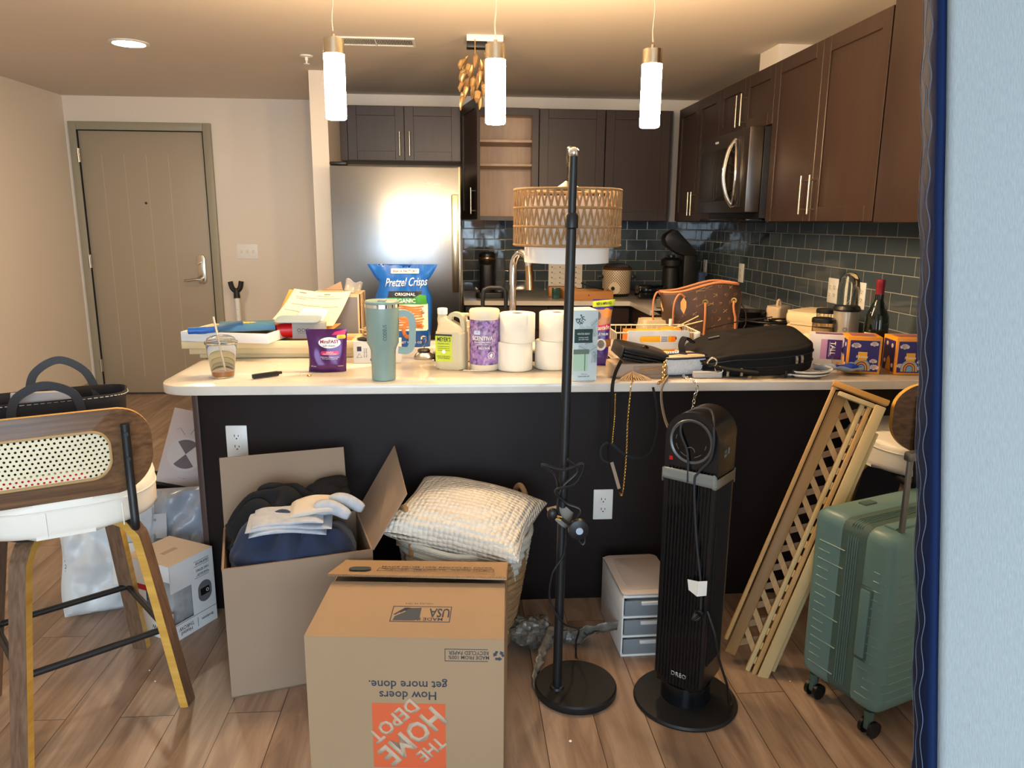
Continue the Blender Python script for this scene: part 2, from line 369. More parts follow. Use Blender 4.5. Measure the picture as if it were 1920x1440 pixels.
# pendants
M_shade = mat('lit_glass', (255,235,200), .3, emis=PEND, ecol=(1, .68, .37, 1))
PY = 2.72
def pendant(x, zb_, label):
    p = thing('pendant_light', label, 'pendant lamp', (x, PY, CE), 0, 'pendants over the counter')
    zt_ = zb_+.208
    obj('canopy', B().lathe([(0, 0), (.06, 0), (.06, -.012), (.02, -.02), (0, -.02)], 28), M_nickel, p)
    pts = [(math.sin(k*.9)*.0025, math.cos(k*.7)*.002, -.02-(CE-.02-zt_-.05-.02)*k/14) for k in range(15)]
    obj('cable', B().tube(pts, .0022, 6), mat('steel_cable', (190,185,170), .4), p)
    obj('cap', B().lathe([(0, zt_-CE+.062), (.006, zt_-CE+.062), (.0065, zt_-CE+.05), (.0345, zt_-CE+.046), (.035, zt_-CE-.002), (0, zt_-CE-.002)], 28), mat('satin_brass_nickel', (226,212,184), .2, 1), p)
    obj('glass_tube', B().lathe([(0, zb_-CE+.004), (.03, zb_-CE), (.0345, zb_-CE+.004), (.0345, zt_-CE-.002), (0, zt_-CE-.002)], 32), M_shade, p)
    return p
pendant(-.400, 1.719, 'leftmost of the three lit glass tube pendants, in front of fridge')
pendant(.138, 1.713, 'middle one of the three lit glass tube pendants')
pendant(.676, 1.710, 'rightmost of the three lit glass tube pendants')
# gold leaf bunch and its bracket
s = thing('track_light', 'white and black ceiling bracket behind the middle pendant', 'ceiling fitting', (.18, 4.0, CE))
obj('bracket', B().box(-.12, .06, -.03, .03, -.03, 0, .003), M_white, s); obj('underside', B().box(-.12, -.02, -.028, .028, -.06, -.03, .002), M_black, s)
s = thing('leaf_garland', 'bunch of golden dried leaves hanging from ceiling behind the middle pendant', 'decoration', (.10, 3.94, CE))
M_leaf = mat('golden_leaf', (158,122,80), .3, .5, c2=(200,164,112), vs=20)
b = B(); b.tube([(0, 0, -.03), (0, 0, -.12)], .003, 6)
obj('hanging_cord', b, M_gold, s)
b = B()
for k in range(26):
    a = k*2.4; z = -.09-.20*k/26; l = .05+.03*rnd.random(); r_ = .016+.014*rnd.random()
    tip = V((math.cos(a)*.045, math.sin(a)*.045, z+.0)); q = tip+V((math.cos(a)*.02-.01, math.sin(a)*.02, -l))
    mid = (tip+q)/2; b.tube([tip, tip.lerp(q, .3)+V((math.cos(a)*.012, math.sin(a)*.012, 0)), tip.lerp(q, .7)+V((math.cos(a)*.01, math.sin(a)*.01, 0)), q], [.003, r_*.7, r_*.55, .002], 8)
obj('leaves', b, M_leaf, s)
# ---------------------------------------------------------------- cabinets
def bar_pull(parent, x, z0, z1, y=-.02, m=None):
    b = B(); b.cyl((x, y-.032, z0), (x, y-.032, z1), .0055, n=12)
    for z in (z0+.02, z1-.02): b.cyl((x, y-.032, z), (x, y, z), .004, n=8)
    return obj('handle', b, m or M_nickel, parent)
def shaker(parent, x0, x1, z0, z1, hx=None, hz=None, fw=.062, name='door', M=None):
    """five-piece door in the XZ plane, front towards -Y, back at y = 0"""
    b = B(); g = .0015; x0 += g; x1 -= g; z0 += g; z1 -= g
    b.box(x0, x0+fw, -.02, 0, z0, z1, .0015, seg=1); b.box(x1-fw, x1, -.02, 0, z0, z1, .0015, seg=1)
    b.box(x0+fw, x1-fw, -.02, 0, z1-fw, z1, .0015, seg=1); b.box(x0+fw, x1-fw, -.02, 0, z0, z0+fw, .0015, seg=1)
    b.box(x0+fw-.001, x1-fw+.001, -.011, -.002, z0+fw-.001, z1-fw+.001)
    d = obj(name, b, M_cab, parent, M)
    if hx is not None: bar_pull(d, hx, *hz)
    return d
def wall_cab(label, X, Y, rz, w_, z0, z1, dp, splits, handles, hz, left_fill=0):
    t = thing('wall_cabinet', label, 'cabinet', (X, Y, z0), rz, 'dark wood wall cabinets'); h_ = z1-z0
    b = B(); b.box(.0, w_, .001, dp, 0, h_, .001, seg=1); obj('carcass', b, M_cabside, t)
    for (a, c), hx in zip(splits, handles): shaker(t, a, c, .003, h_-.003, hx, hz)
    if left_fill: obj('filler_strip', B().box(0, left_fill-.002, -.018, .002, .003, h_-.003), M_cab, t)
    return t
FY = 5.47; FX = 1.5576; UB, UT = 1.392, 2.153
# over the fridge
wall_cab('dark wood cabinet with two short doors above the steel fridge', -.785, FY+.02, 0, .825, 1.787, UT, YK-FY-.02, ((.05, .437), (.437, .823)), (.405, .473), (.035, .195), .05)
# the open one: hollow carcass with two shelves, door swung open towards the room
t = thing('wall_cabinet', 'empty open dark cabinet with pale maple shelves inside', 'cabinet', (.045, FY+.02, UB), 0, 'dark wood wall cabinets'); H = UT-UB; D = YK-FY-.02
b = B(); W = .535
b.box(0, .016, 0, D, 0, H); b.box(W-.016, W, 0, D, 0, H); b.box(.016, W-.016, 0, D, 0, .016); b.box(.016, W-.016, 0, D, H-.016, H)
obj('carcass', b, M_cabside, t)
b = B(); b.box(.016, .02, .02, D-.004, .016, H-.016); b.box(W-.02, W-.016, .02, D-.004, .016, H-.016); b.box(.02, W-.02, D-.01, D-.004, .016, H-.016); b.box(.02, W-.02, .02, D-.01, .016, .02); b.box(.02, W-.02, .02, D-.01, H-.02, H-.016)
obj('lining', b, M_maple, t)
b = B(); b.box(0, .035, -.02, 0, 0, H); b.box(W-.045, W, -.02, 0, 0, H); b.box(.035, W-.045, -.02, 0, 0, .03); b.box(.035, W-.045, -.02, 0, H-.05, H)
obj('face_frame', b, M_cab, t)
for z in (1.775-UB, 1.936-UB): obj('shelf', B().box(.02, W-.02, .015, D-.01, z-.009, z+.009, .002), M_maple, t)
dr = shaker(t, 0, .50, .003, H-.003, .455, (.04, .205), M=T(.012, -.022, 0, rz=-1.37))
# the two closed ones on the back wall
for x0, x1, hx, l in ((.585, 1.05, .43, 'dark wood wall cabinet right of the open one, behind the rattan lampshade'), (1.052, 1.535, .05, 'dark wood wall cabinet in the back corner, right of the lampshade')):
    wd = x1-x0-.002
    wall_cab(l, x0, FY+.02, 0, wd, UB, UT, YK-FY-.02, ((0, wd if x0 < 1 else .46),), (hx,), (.03, .19))
# right-hand run: local x runs towards the camera
def rc(label, ya, yb, z0, z1, splits, handles, hz): return wall_cab(label, FX+.02, ya, -PI/2, ya-yb-.002, z0, z1, XR-FX-.02, splits, handles, hz)
rc('dark two-door wall cabinet between back corner and microwave', 5.449, 4.59, UB, UT, ((.03, .455), (.455, .857)), (.425, .49), (.04, .19))
rc('short dark two-door wall cabinet above the microwave', 4.59, 3.80, 1.862, UT, ((0, .395), (.395, .788)), (.36, .43), (.035, .2))
rc('tall brown two-door wall cabinet right of the microwave', 3.80, 2.79, UB, UT, ((0, .49), (.49, 1.006)), (.447, .53), (.035, .2))
t = thing('wall_cabinet', 'plain dark end panel cabinet at the right, beside the upright mattress', 'cabinet', (FX, 2.755, UB), -PI/2, 'dark wood wall cabinets')
obj('carcass', B().box(0, .95, .0, XR-FX, 0, CE-UB-.005, .002), M_cabside, t)
obj('face_panel', B().box(0.002, .95, -.018, -.001, .002, CE-UB-.008, .002), M_cab, t)
# microwave
t = thing('microwave', 'over-the-range stainless microwave with curved handle', 'microwave', (FX-.03, 4.585, 1.41), -PI/2)
obj('body', B().box(0, .78, .0, XR-FX+.02, 0, .447, .004), M_black, t)
M_dsteel = mat('dark_stainless', (132,126,120), .3, 1)
d = obj('door', B().box(.003, .777, -.075, -.002, .03, .445, .006), M_dsteel, t)
obj('door_window', B().box(.03, .60, -.077, -.074, .095, .37, .002), mat('microwave_glass', (30,28,26), .06), d)
obj('control_panel', B().box(.64, .70, -.0765, -.074, .06, .41, .002), M_dsteel, d)
obj('handle', B().tube(sm([(.60, -.078, .06), (.60, -.115, .12), (.60, -.135, .22), (.60, -.115, .34), (.60, -.078, .40)]), .011, 12), M_chrome, d)
obj('handle', B().tube(sm([(.60, -.078, .06), (.645, -.09, .12), (.665, -.095, .22), (.645, -.09, .34), (.60, -.078, .40)]), .007, 12), M_chrome, d)
obj('vent_bottom', B().box(.02, .76, -.06, .25, -.012, .0, .003), M_blackg, t)
text('WHIRLPOOL', .06, .012, M_white, d, T(.30, -.0765, .41) @ T(rx=PI/2))
# base cabinets and worktops behind the peninsula
def base_cab(label, X, Y, rz, w_, dp, splits, skew=0):
    t = thing('base_cabinet', label, 'cabinet', (X, Y, 0), rz, 'dark wood base cabinets')
    b = B(); b.box(0, w_, .001, dp, .09, .832); b.box(.01, w_-.01, .06, dp, 0, .09); obj('carcass', b, M_cabside, t)
    for a, c in splits:
        shaker(t, a, c, .1, .66, (a+c)/2+.1, (.48, .62)); dd = B(); dd.box(a+.002, c-.002, -.02, 0, .665, .825, .0015, seg=1); q = obj('drawer', dd, M_cab, t)
        obj('handle', B().cyl(((a+c)/2-.06, -.05, .745), ((a+c)/2+.06, -.05, .745), .0055, n=12), M_nickel, q)
    return t
base_cab('dark base cabinet along the back wall beside the fridge', .06, 5.11, 0, .56, YK-5.13, ((0, .56),))
base_cab('dark base cabinet along the back wall under the wooden tray', .622, 5.11, 0, .56, YK-5.13, ((0, .56),))
base_cab('dark corner base cabinet between back wall and range', 1.22, 5.10, -PI/2, .58, XR-1.24, ((0, .58),))
base_cab('dark base cabinet between range and peninsula', 1.22, 3.70, -PI/2, .34, XR-1.24, ((0, .34),))
ct = B(); ct.prism([(.05, 5.07), (1.17, 5.03), (1.17, 4.49), (XR-.013, 4.49), (XR-.013, YK-.013), (.05, YK-.013)], .834, .864, .002)
o = obj('worktop', ct, M_quartz); tag(o, 'pale stone worktop on back cabinets around the corner', 'worktop')
# range
t = thing('range', 'black range with glass cooktop under the microwave', 'stove', (1.20, 4.475, 0), -PI/2)
obj('body', B().box(0, .755, 0, XR-1.22, 0, .845, .004), M_black, t)
obj('cooktop', B().box(0, .755, -.02, XR-1.22, .847, .866, .004), M_blackg, t)
obj('oven_door', B().box(.01, .745, -.03, -.001, .15, .72, .006), M_steelr, t)
gr = B()
for cx_ in (.19, .565):
    for cy_ in (.18, .46):
        for k in range(4): gr.tube([(cx_+.14*math.cos(k*PI/2), cy_+.14*math.sin(k*PI/2), .885), (cx_+.02*math.cos(k*PI/2), cy_+.02*math.sin(k*PI/2), .885)], .006, 8)
        gr.tube([(cx_+.14*math.cos(a*PI/12), cy_+.14*math.sin(a*PI/12), .882) for a in range(24)], .005, 8, closed=True)
        for k in range(4): gr.cyl((cx_+.14*math.cos(k*PI/2), cy_+.14*math.sin(k*PI/2), .864), (cx_+.14*math.cos(k*PI/2), cy_+.14*math.sin(k*PI/2), .885), .005, n=8)
obj('grates', gr, M_blackm, t)
# fridge
t = thing('refrigerator', 'tall stainless steel fridge with recessed side handles', 'fridge', (-.737, 4.647, 0))
obj('cabinet', B().box(.002, .762, .07, .75, .03, 1.688, .008), M_grey, t)
d = obj('freezer_door', B().box(0, .765, 0, .065, .05, .545, .012), M_fridge, t)
d = obj('fridge_door', B().box(0, .765, 0, .065, .555, 1.702, .012), M_fridge, t)
obj('handle', B().box(.712, .752, -.012, .002, .96, 1.54, .005), mat('bright_steel_strip', (205,190,160), .25, 1), d)
obj('door_edge', B().box(.753, .7655, -.002, .02, .556, 1.70, .003), mat('polished_edge', (235,225,200), .2, 1), d)
text('Whirlpool', .10, .022, M_white, d, FR(.60, -.0006, 1.598), shear=.2)
obj('hinge_cover', B().box(.0, .10, .01, .09, 1.703, 1.722, .006), M_black, t)
# ---------------------------------------------------------------- peninsula
t = thing('peninsula_cabinet', 'long dark panelled kitchen peninsula under the white countertop', 'kitchen island', (0, 0, 0))
b = B(); b.box(-.9, XR-.001, 2.585, 2.605, 0, .8335, .001); obj('front_panel', b, M_pen, t)
obj('end_panel', B().box(-.905, -.885, 2.58, 3.32, 0, .8335, .002), grain_mat('end_panel_wood', (72,54,50), (84,64,58), 10, (1,1,.1), .45), t)
b = B(); b.box(-.884, -.12, 2.606, 3.32, .08, .8335); b.box(-.12, .66, 2.606, 3.32, .08, .63); b.box(.66, XR-.001, 2.606, 3.32, .08, .8335); obj('carcass', b, M_cabside, t)
def outlet(label, X, Y, Z, rz=0, w_=.072, h_=.116, gangs=1):
    s = thing('power_outlet', label, 'outlet', (X, Y, Z), rz, 'white wall outlets')
    obj('cover_plate', B().box(-w_/2, w_/2, -.006, 0, -h_/2, h_/2, .003), M_white, s)
    for gx in ([0] if gangs == 1 else [-.023, .023]):
        for z in (.019, -.019):
            q = obj('socket', B().prism(rr(.034, .028, .012), 0, .0015, .0005, M=T(gx, -.006, z) @ T(rx=PI/2)), M_white, s)
            sl = B(); sl.box(gx-.008, gx-.0055, -.0078, -.0074, z-.001, z+.008); sl.box(gx+.0055, gx+.008, -.0078, -.0074, z-.001, z+.006); sl.cyl((gx, -.0078, z-.007), (gx, -.0074, z-.007), .0026, n=10)
            obj('slots', sl, M_ink, q)
    return s
outlet('white outlet on dark peninsula panel above the open clothes box', -.764, 2.585, .632)
outlet('white outlet on dark peninsula panel beside the floor lamp switch', .530, 2.585, .374)
outlet('white outlet on dark tile in the back corner, behind the bag', XR-.012, 5.64, 1.055, -PI/2, .072, .12)
outlet('white outlet on dark tiled side wall behind the brown monogram bag', XR-.012, 4.90, 1.065, -PI/2, .082, .122)
outlet('wide white double outlet on side wall left of the blender', XR-.012, 3.655, 1.06, -PI/2, .10, .124, 2)
outlet('white outlet seen through the clear blender cup', XR-.012, 3.40, 1.06, -PI/2, .10, .124, 2)
# countertop with rounded outer corners and a sink cut-out
poly = [(XR-.013, 2.42), (XR-.013, 3.37), (-.965, 3.37)]
for k in range(9): a = PI+PI/2*k/8; poly.append((-.865+.10*math.cos(a), 2.52+.10*math.sin(a)))
poly = poly[::-1]
b = B(); b.prism(poly, .834, .864, .003)
ct = obj('countertop', b, M_quartz); tag(ct, 'long white stone countertop with rounded left corner on peninsula', 'countertop')
cut = obj('sink_cut', B().prism(rr(.74, .36, .06, 6, .27, 3.0), .8, .9), M_black)
md = ct.modifiers.new('b', 'BOOLEAN'); md.object = cut; md.operation = 'DIFFERENCE'; md.solver = 'EXACT'; bpy.context.view_layer.update()
me = bpy.data.meshes.new_from_object(ct.evaluated_get(bpy.context.evaluated_depsgraph_get())); ct.modifiers.clear(); ct.data = me; bpy.data.objects.remove(cut, do_unlink=True)
t = thing('kitchen_sink', 'dark undermount sink in countertop behind paper rolls', 'sink', (.27, 3.0, .66))
b = B(); 
pr_ = [(.725, .365, .174), (.72, .36, .16), (.70, .34, .02), (.64, .28, 0)]
rows = [[(x, y, z) for x, y in rr(a, c, .06 if i < 3 else .04, 6)] for i, (a, c, z) in enumerate(pr_)]
b.grid(len(rows), len(rows[0]), lambda u, v: rows[round(u*(len(rows)-1))][round(v*len(rows[0])) % len(rows[0])], cv=True)
b.prism([p[:2] for p in rows[-1]], -.002, 0)
obj('basin', b, mat('dark_sink', (70,68,66), .35, .6), t, recalc=False)
obj('drain', B().lathe([(0, .002), (.04, .002), (.045, 0), (0, 0)], 24), M_chrome, t)
t = thing('kitchen_faucet', 'tall chrome gooseneck faucet behind the paper rolls', 'faucet', (.243, 3.26, .864))
obj('spout', B().lathe([(0, 0), (.028, 0), (.028, .006), (.018, .012), (0, .012)], 24).tube(sm([(0, 0, .005), (0, 0, .12), (0, 0, .30), (.006, -.006, .36), (.028, -.03, .392), (.052, -.055, .38), (.062, -.065, .34)], 8), .0155, 16), M_chrome, t)
obj('spray_head', B().tube([(.062, -.065, .345), (.065, -.068, .30), (.067, -.07, .24)], [.0145, .017, .019], 16), mat('bronze_nickel', (190,150,105), .2, 1), t)
obj('lever', B().cyl((0, 0, .1), (.05, 0, .12), .006), M_chrome, t)
t = thing('drying_rack', 'black tubular arch rack standing left of the faucet', 'dish rack', (.165, 3.3, .864))
obj('arch', B().tube(sm([(-.05, 0, .0), (-.05, 0, .20), (-.035, 0, .235), (0, 0, .24), (.035, 0, .235), (.05, 0, .20), (.05, 0, .0)], 6), .009, 12), M_blackm, t)
obj('foot_rail', B().tube([(-.05, 0, .007), (.05, 0, .007)], .007, 10), M_blackm, t)
# ---------------------------------------------------------------- helpers for sheets
def slab(b, pts, t, M=None):
    pts = [V(p) for p in pts]; n = (pts[1]-pts[0]).cross(pts[-1]-pts[0]).normalized()*t
    lo = [b.bm.verts.new(p) for p in pts]; hi = [b.bm.verts.new(p+n) for p in pts]; k = len(pts)
    fs = [b.bm.faces.new(lo[::-1]), b.bm.faces.new(hi)]+[b.bm.faces.new((lo[i], lo[(i+1) % k], hi[(i+1) % k], hi[i])) for i in range(k)]
    b._fin(lo+hi, fs, M); return b
def planeM(o, ux, uy):
    """matrix whose XY plane passes through o along ux, uy"""
    ux = V(ux).normalized(); uy = V(uy); uy = (uy-ux*uy.dot(ux)).normalized(); n = ux.cross(uy)
    return Matrix(((ux.x, uy.x, n.x, o[0]), (ux.y, uy.y, n.y, o[1]), (ux.z, uy.z, n.z, o[2]), (0, 0, 0, 1)))
def solid(o, t, off=0):
    m = o.modifiers.new('thickness', 'SOLIDIFY'); m.thickness = t; m.offset = off; return o
def sub(o, n=1):
    m = o.modifiers.new('sub', 'SUBSURF'); m.levels = n; m.render_levels = n; return o
# ---------------------------------------------------------------- bar stools
M_wal = grain_mat('walnut_veneer', (120,88,60), (78,54,36), 90, (.035, 1, 1), .4, contrast=.2)
M_wall_leg = grain_mat('walnut_leg', (126,100,80), (90,66,48), 110, (1, 1, .03), .4, contrast=.25)
M_ply = grain_mat('ply_edge', (216,172,84), (184,136,56), 12, (.2, .2, 3), .4)
M_leather = mat('white_leather', (232,228,218), .42, bump=.08, bs=180)
def cane():
    m, nt, b, N, L = nmat('woven_cane'); tc = N('TexCoord'); b.inputs['Roughness'].default_value = .55
    b.inputs['Base Color'].default_value = col((232,222,190))
    sx = N('SeparateXYZ'); L(tc.outputs['Object'], sx.inputs[0])
    def mth(op, a, c=None):
        q = N('Math'); q.operation = op
        for i, v in enumerate((a, c)):
            if v is None: continue
            if isinstance(v, (int, float)): q.inputs[i].default_value = v
            else: L(v, q.inputs[i])
        return q.outputs[0]
    def lat(o):
        u = mth('SUBTRACT', mth('FRACT', mth('ADD', mth('DIVIDE', sx.outputs[0], .0125), 50+o)), .5)
        v = mth('SUBTRACT', mth('FRACT', mth('ADD', mth('DIVIDE', sx.outputs[2], .0215), 50+o)), .5)
        u = mth('MULTIPLY', u, .0125); v = mth('MULTIPLY', v, .0215)
        return mth('SQRT', mth('ADD', mth('MULTIPLY', u, u), mth('MULTIPLY', v, v)))
    d = mth('MINIMUM', lat(0), lat(.5)); hole = mth('GREATER_THAN', d, .0029)
    L(hole, b.inputs['Alpha'])
    w1 = N('TexWave'); w1.inputs['Scale'].default_value = 160; w1.wave_type = 'BANDS'; w1.bands_direction = 'DIAGONAL'; L(tc.outputs['Object'], w1.inputs[0])
    bp = N('Bump'); bp.inputs['Strength'].default_value = .4; bp.inputs['Distance'].default_value = .001; L(w1.outputs['Fac'], bp.inputs['Height']); L(bp.outputs[0], b.inputs['Normal'])
    return m
M_cane = cane()
def quad_mat(o, a, b_, n4=4):
    """give the two broad faces of a flat swept strip one material and its edges the other"""
    for k, f in enumerate(o.data.polygons): f.material_index = 1 if (k % 4) in (1, 3) else 0
def stool(label, loc, rz, tw=0, sh=0):
    t = thing('bar_stool', label, 'bar stool', loc, rz, 'bar stools')
    TW = T(rz=tw); st = obj('seat', B().prism(rr(.45, .44, .16, 8), .602, .700, .025, seg=4), M_leather, t, TW)
    b = B(); b.tube([(x*1.004, y*1.004, .674) for x, y in rr(.45, .44, .16, 8)], .0022, 6, closed=True)
    for x in (-.04, .13): b.tube([(x, -.2215, .607), (x, -.2215, .67)], .0014, 5)
    obj('piping', b, M_leather, st)
    obj('seat_pan', B().prism(rr(.34, .33, .1, 6), .585, .603, .003), M_blackm, t)
    for sx in (-1, 1):
        for sy2 in (-1, 1):
            P = sm([(sx*.04, sy2*.04, .578), (sx*.105, sy2*.10, .574), (sx*.135, sy2*.13, .54), (sx*.152, sy2*.146, .46), (sx*.208, sy2*.20, 0)], 8)
            b = B(); b.tube(P, 1, flat=(.046, .024), up=V((0, 0, 1)))
            lg = obj('leg', b, [M_wall_leg, M_ply], t, recalc=False); quad_mat(lg, 0, 1)
    q = .178
    for a, c in (((-q, -q), (q, -q)), ((q, -q), (q, q)), ((q, q), (-q, q)), ((-q, q), (-q, -q))):
        obj('footrest_bar', B().cyl((a[0], a[1]*.96, .24), (c[0], c[1]*.96, .24), .0095, n=14), M_blackm, t)
    # curved backrest: local x across, wraps towards the sitter (+y)
    def cur(x, z, off): return V((x, -.238+1.0*x*x-off+.0*z, z))
    outer = rr(.50, .222, .09, 10, 0, .806); inner = rr(.30, .122, .045, 10, 0, .806); n = len(outer)
    b = B(); R_ = 5
    def ring(off):
        rows = []
        for k in range(R_+1):
            s_ = k/R_; rows.append([b.bm.verts.new(cur(outer[i][0]*(1-s_)+inner[i][0]*s_, outer[i][1]*(1-s_)+inner[i][1]*s_, off)) for i in range(n)])
        return rows
    F_, K_ = ring(.008), ring(-.008)
    for rows in (F_, K_):
        for k in range(R_):
            for i in range(n): b.bm.faces.new((rows[k][i], rows[k][(i+1) % n], rows[k+1][(i+1) % n], rows[k+1][i]))
    for i in range(n):
        f = b.bm.faces.new((F_[0][i], F_[0][(i+1) % n], K_[0][(i+1) % n], K_[0][i])); f.material_index = 1
        f = b.bm.faces.new((F_[R_][i], F_[R_][(i+1) % n], K_[R_][(i+1) % n], K_[R_][i])); f.material_index = 1
    br = obj('backrest', b, [M_wal, M_ply], t, TW @ T(x=sh))
    b = B(); w_ = rr(.304, .126, .047, 10, 0, .806)
    rows = [[cur(x*k/5, .806+(z-.806)*k/5, .002) for x, z in w_] for k in range(6)]
    vr = [[b.bm.verts.new(p) for p in r] for r in rows[1:]]; c0 = b.bm.verts.new(cur(0, .806, .002))
    for k in range(4):
        for i in range(n): b.bm.faces.new((vr[k][i], vr[k][(i+1) % n], vr[k+1][(i+1) % n], vr[k+1][i]))
    for i in range(n): b.bm.faces.new((c0, vr[0][i], vr[0][(i+1) % n]))
    obj('cane_panel', b, M_cane, br)
    b = B(); b.tube([cur(x, z, .009) for x, z in rr(.30, .122, .045, 10, 0, .806)], .0035, 6, closed=True); obj('cane_bead', b, mat('cane_bead', (176,146,100), .5), br)
    for sx in (-1, 1):
        x = sx*.188; yb = -.238+1.0*x*x
        P = sm([(x*.8, -.05, .590), (x*.95, -.15, .592), (x, -.215, .594), (x, -.243, .612), (x, -.236, .66), (x, yb-.02, .74), (x, yb-.019, .875)], 6)
        r_ = obj('back_support', B().tube(P, .0105, 12), M_blackm, t)
        r_.matrix_local = TW @ T(x=sh)
        for z in (.785, .85): obj('screw', B().cyl((x, yb-.032, z), (x, yb-.0265, z), .0055, n=10), M_black, r_)
    return t
stool('bar stool at the left, cane back, holding the black tote bag', (-1.083, 2.054, 0), .68, -.22, -.033)
stool('bar stool at the right, behind the green suitcase', (1.585, 2.355, 0), .03)
# ---------------------------------------------------------------- tote bag and notebook on the left stool
M_canvas = mat('black_canvas', (24,24,28), .8, bump=.25, bs=400)
M_strap = mat('charcoal_strap', (44,46,50), .6)
M_stitch = mat('white_thread', (210,210,205), .7)
t = thing('tote_bag', 'black canvas tote bag with white stitching on left stool seat', 'bag', (-1.14, 2.13, .701), .47)
rim = sm([(-.2, 0, 0), (-.17, -.07, 0), (0, -.085, 0), (.17, -.07, 0), (.2, 0, 0), (.17, .07, 0), (0, .085, 0), (-.17, .07, 0)], 6, True); nr = len(rim)
def tb(u, v):
    p = rim[round(v*nr) % nr]; k = .86+.14*u+.015*math.sin(u*9+v*20); return (p.x*k, p.y*k, u*.205)
b = B(); b.grid(9, nr, tb, cv=True); b.prism([(p.x*.86, p.y*.86) for p in rim], 0, .004)
body = solid(obj('bag_body', b, M_canvas, t, recalc=False), .005)
b = B()
for i in range(0, nr*2):
    a = rim[(i//2) % nr]; c = rim[(i//2+1) % nr]; p = a.lerp(c, .1+.5*(i % 2)); q = a.lerp(c, .42+.5*(i % 2)); b.tube([(p.x*1.016, p.y*1.03, .200), (q.x*1.016, q.y*1.03, .200)], .0011, 4)
obj('stitching', b, M_stitch, body)
def strap(parent, pts, w_=.022, t_=.005, m=None, name='handle', up=V((0, 1, 0))): return obj(name, B().tube(sm(pts, 8), 1, flat=(w_, t_), up=up), m or M_strap, parent)
strap(t, [(-.08, -.085, .12), (-.08, -.088, .18), (-.06, -.09, .225), (.0, -.095, .25), (.06, -.09, .225), (.08, -.088, .18), (.08, -.085, .12)])
strap(t, [(-.04, .075, .16), (-.04, .080, .20), (-.02, .09, .255), (.04, .095, .285), (.10, .09, .25), (.125, .08, .19), (.125, .075, .16)])
obj('inner_papers', B().box(-.09, .05, -.05, -.03, .03, .222, .002, M=T(ry=.05)), mat('grey_papers', (170,166,168), .7), t)
t = thing('notebook', 'crimson red notebook with a black spine lying on left stool seat', 'book', (-1.055, 1.945, .701), .46)
obj('cover', B().box(-.14, .085, -.045, .03, .0, .022, .002), mat('crimson_cover', (176,16,52), .5), t)
obj('spine', B().box(.086, .13, -.04, .03, .001, .03, .003), M_black, t)
# ---------------------------------------------------------------- heated throw box
t = thing('blanket_box', 'white printed cardboard box with cut-out window beside left stool', 'box', (-.946, 2.358, 0), 1.065)
M_bw = mat('white_carton', (226,228,228), .5); M_bt = mat('carton_top', (226,206,180), .75)
W, D, H = .184, .205, .272
b = B(); b.box(0, W, 0, .0015, 0, .06); b.box(0, W, 0, .0015, .175, H); b.box(.085, W, 0, .0015, .06, .175)
b.box(0, .0015, .0, D, 0, .105); b.box(0, .0015, 0, D, .215, H); b.box(0, .0015, .12, D, .105, .215); b.box(W-.0015, W, 0, D, 0, H); b.box(0, W, D-.0015, D, 0, H); b.box(0, W, 0, D, 0, .0015)
body = obj('carton', b, M_bw, t)
obj('top_panel', B().box(0, W, 0, D, H, H+.0015), M_bt, t)
b = B(); b.grid(24, 18, lambda u, v: (.012+.155*u, .012+.18*v, .01+.235*(math.sin(PI*u)*math.sin(PI*v))**.25*.98+.006*nz(u*6, v*6, 3))); solid(obj('blanket', b, mat('grey_plush', (150,150,150), .95, c2=(172,172,172), vs=40, bump=.8, bs=160), t), .003)
MF = T(0, -.0006, 0) @ T(rx=PI/2)
ln = obj('printed_lines', B().box(0, W, -.0008, -.0002, .056, .0572).box(.10, .16, -.0008, -.0002, .186, .187).box(.10, .165, -.0008, -.0002, .228, .229).box(.10, .165, -.0008, -.0002, .246, .247).box(.098, .099, -.0008, -.0002, .012, .045), M_ink, body)
text('Heated\nTHROW', .062, .032, M_ink, body, T(.05, -.0006, .028) @ T(rx=PI/2) @ T(rz=PI))
text('Brookstone', .05, .010, M_ink, body, T(.14, -.0006, .03) @ T(rx=PI/2) @ T(rz=PI))
for z, s in ((.196, 'REACHES FULL HEAT\nIN FIVE MINUTES'), (.212, '3 HEAT SETTINGS'), (.238, 'ULTRA SOFT VELVET PLUSH')): text(s, .056, .009, M_ink, body, T(.135, -.0006, z) @ T(rx=PI/2) @ T(rz=PI))
obj('window_rim', B().prism(rr(.058, .076, .028, 8), 0, .0007, M=T(.138, -.0005, .128) @ T(rx=PI/2)), mat('control_photo_grey', (104,104,106), .6), body)
obj('controller_picture', B().prism(rr(.038, .026, .003), 0, .0012, M=T(.138, -.0006, .128) @ T(rx=PI/2) @ T(rz=.03)), M_black, body)
obj('dial_picture', B().lathe([(.004, 0), (.006, 0), (.006, .0004), (.004, .0004)], 14, M=T(.148, -.0019, .128) @ T(rx=PI/2)), M_white, body)
text('Heated\nTHROW', .075, .034, M_ink, body, T(-.0006, .065, .03) @ T(rz=-PI/2) @ T(rx=PI/2) @ T(rz=PI))
obj('red_band', B().box(-.0008, 0, .10, .16, .165, .185), mat('red_ink', (180,30,34), .6), body)
for k in range(3): text('o  50x60 in', .05, .008, M_ink, body, T(-.0006, .09, .135-.025*k) @ T(rz=-PI/2) @ T(rx=PI/2) @ T(rz=PI))
bc = B()
for k in range(12): bc.box(-.001, 0, .05+k*.004, .05+k*.004+.0015+.001*(k % 2), .068, .085)
obj('barcode', bc, M_ink, body); obj('top_label', B().box(.06, .12, .09, .11, H+.0016, H+.002), mat('faded_print', (196,172,146), .8), body)
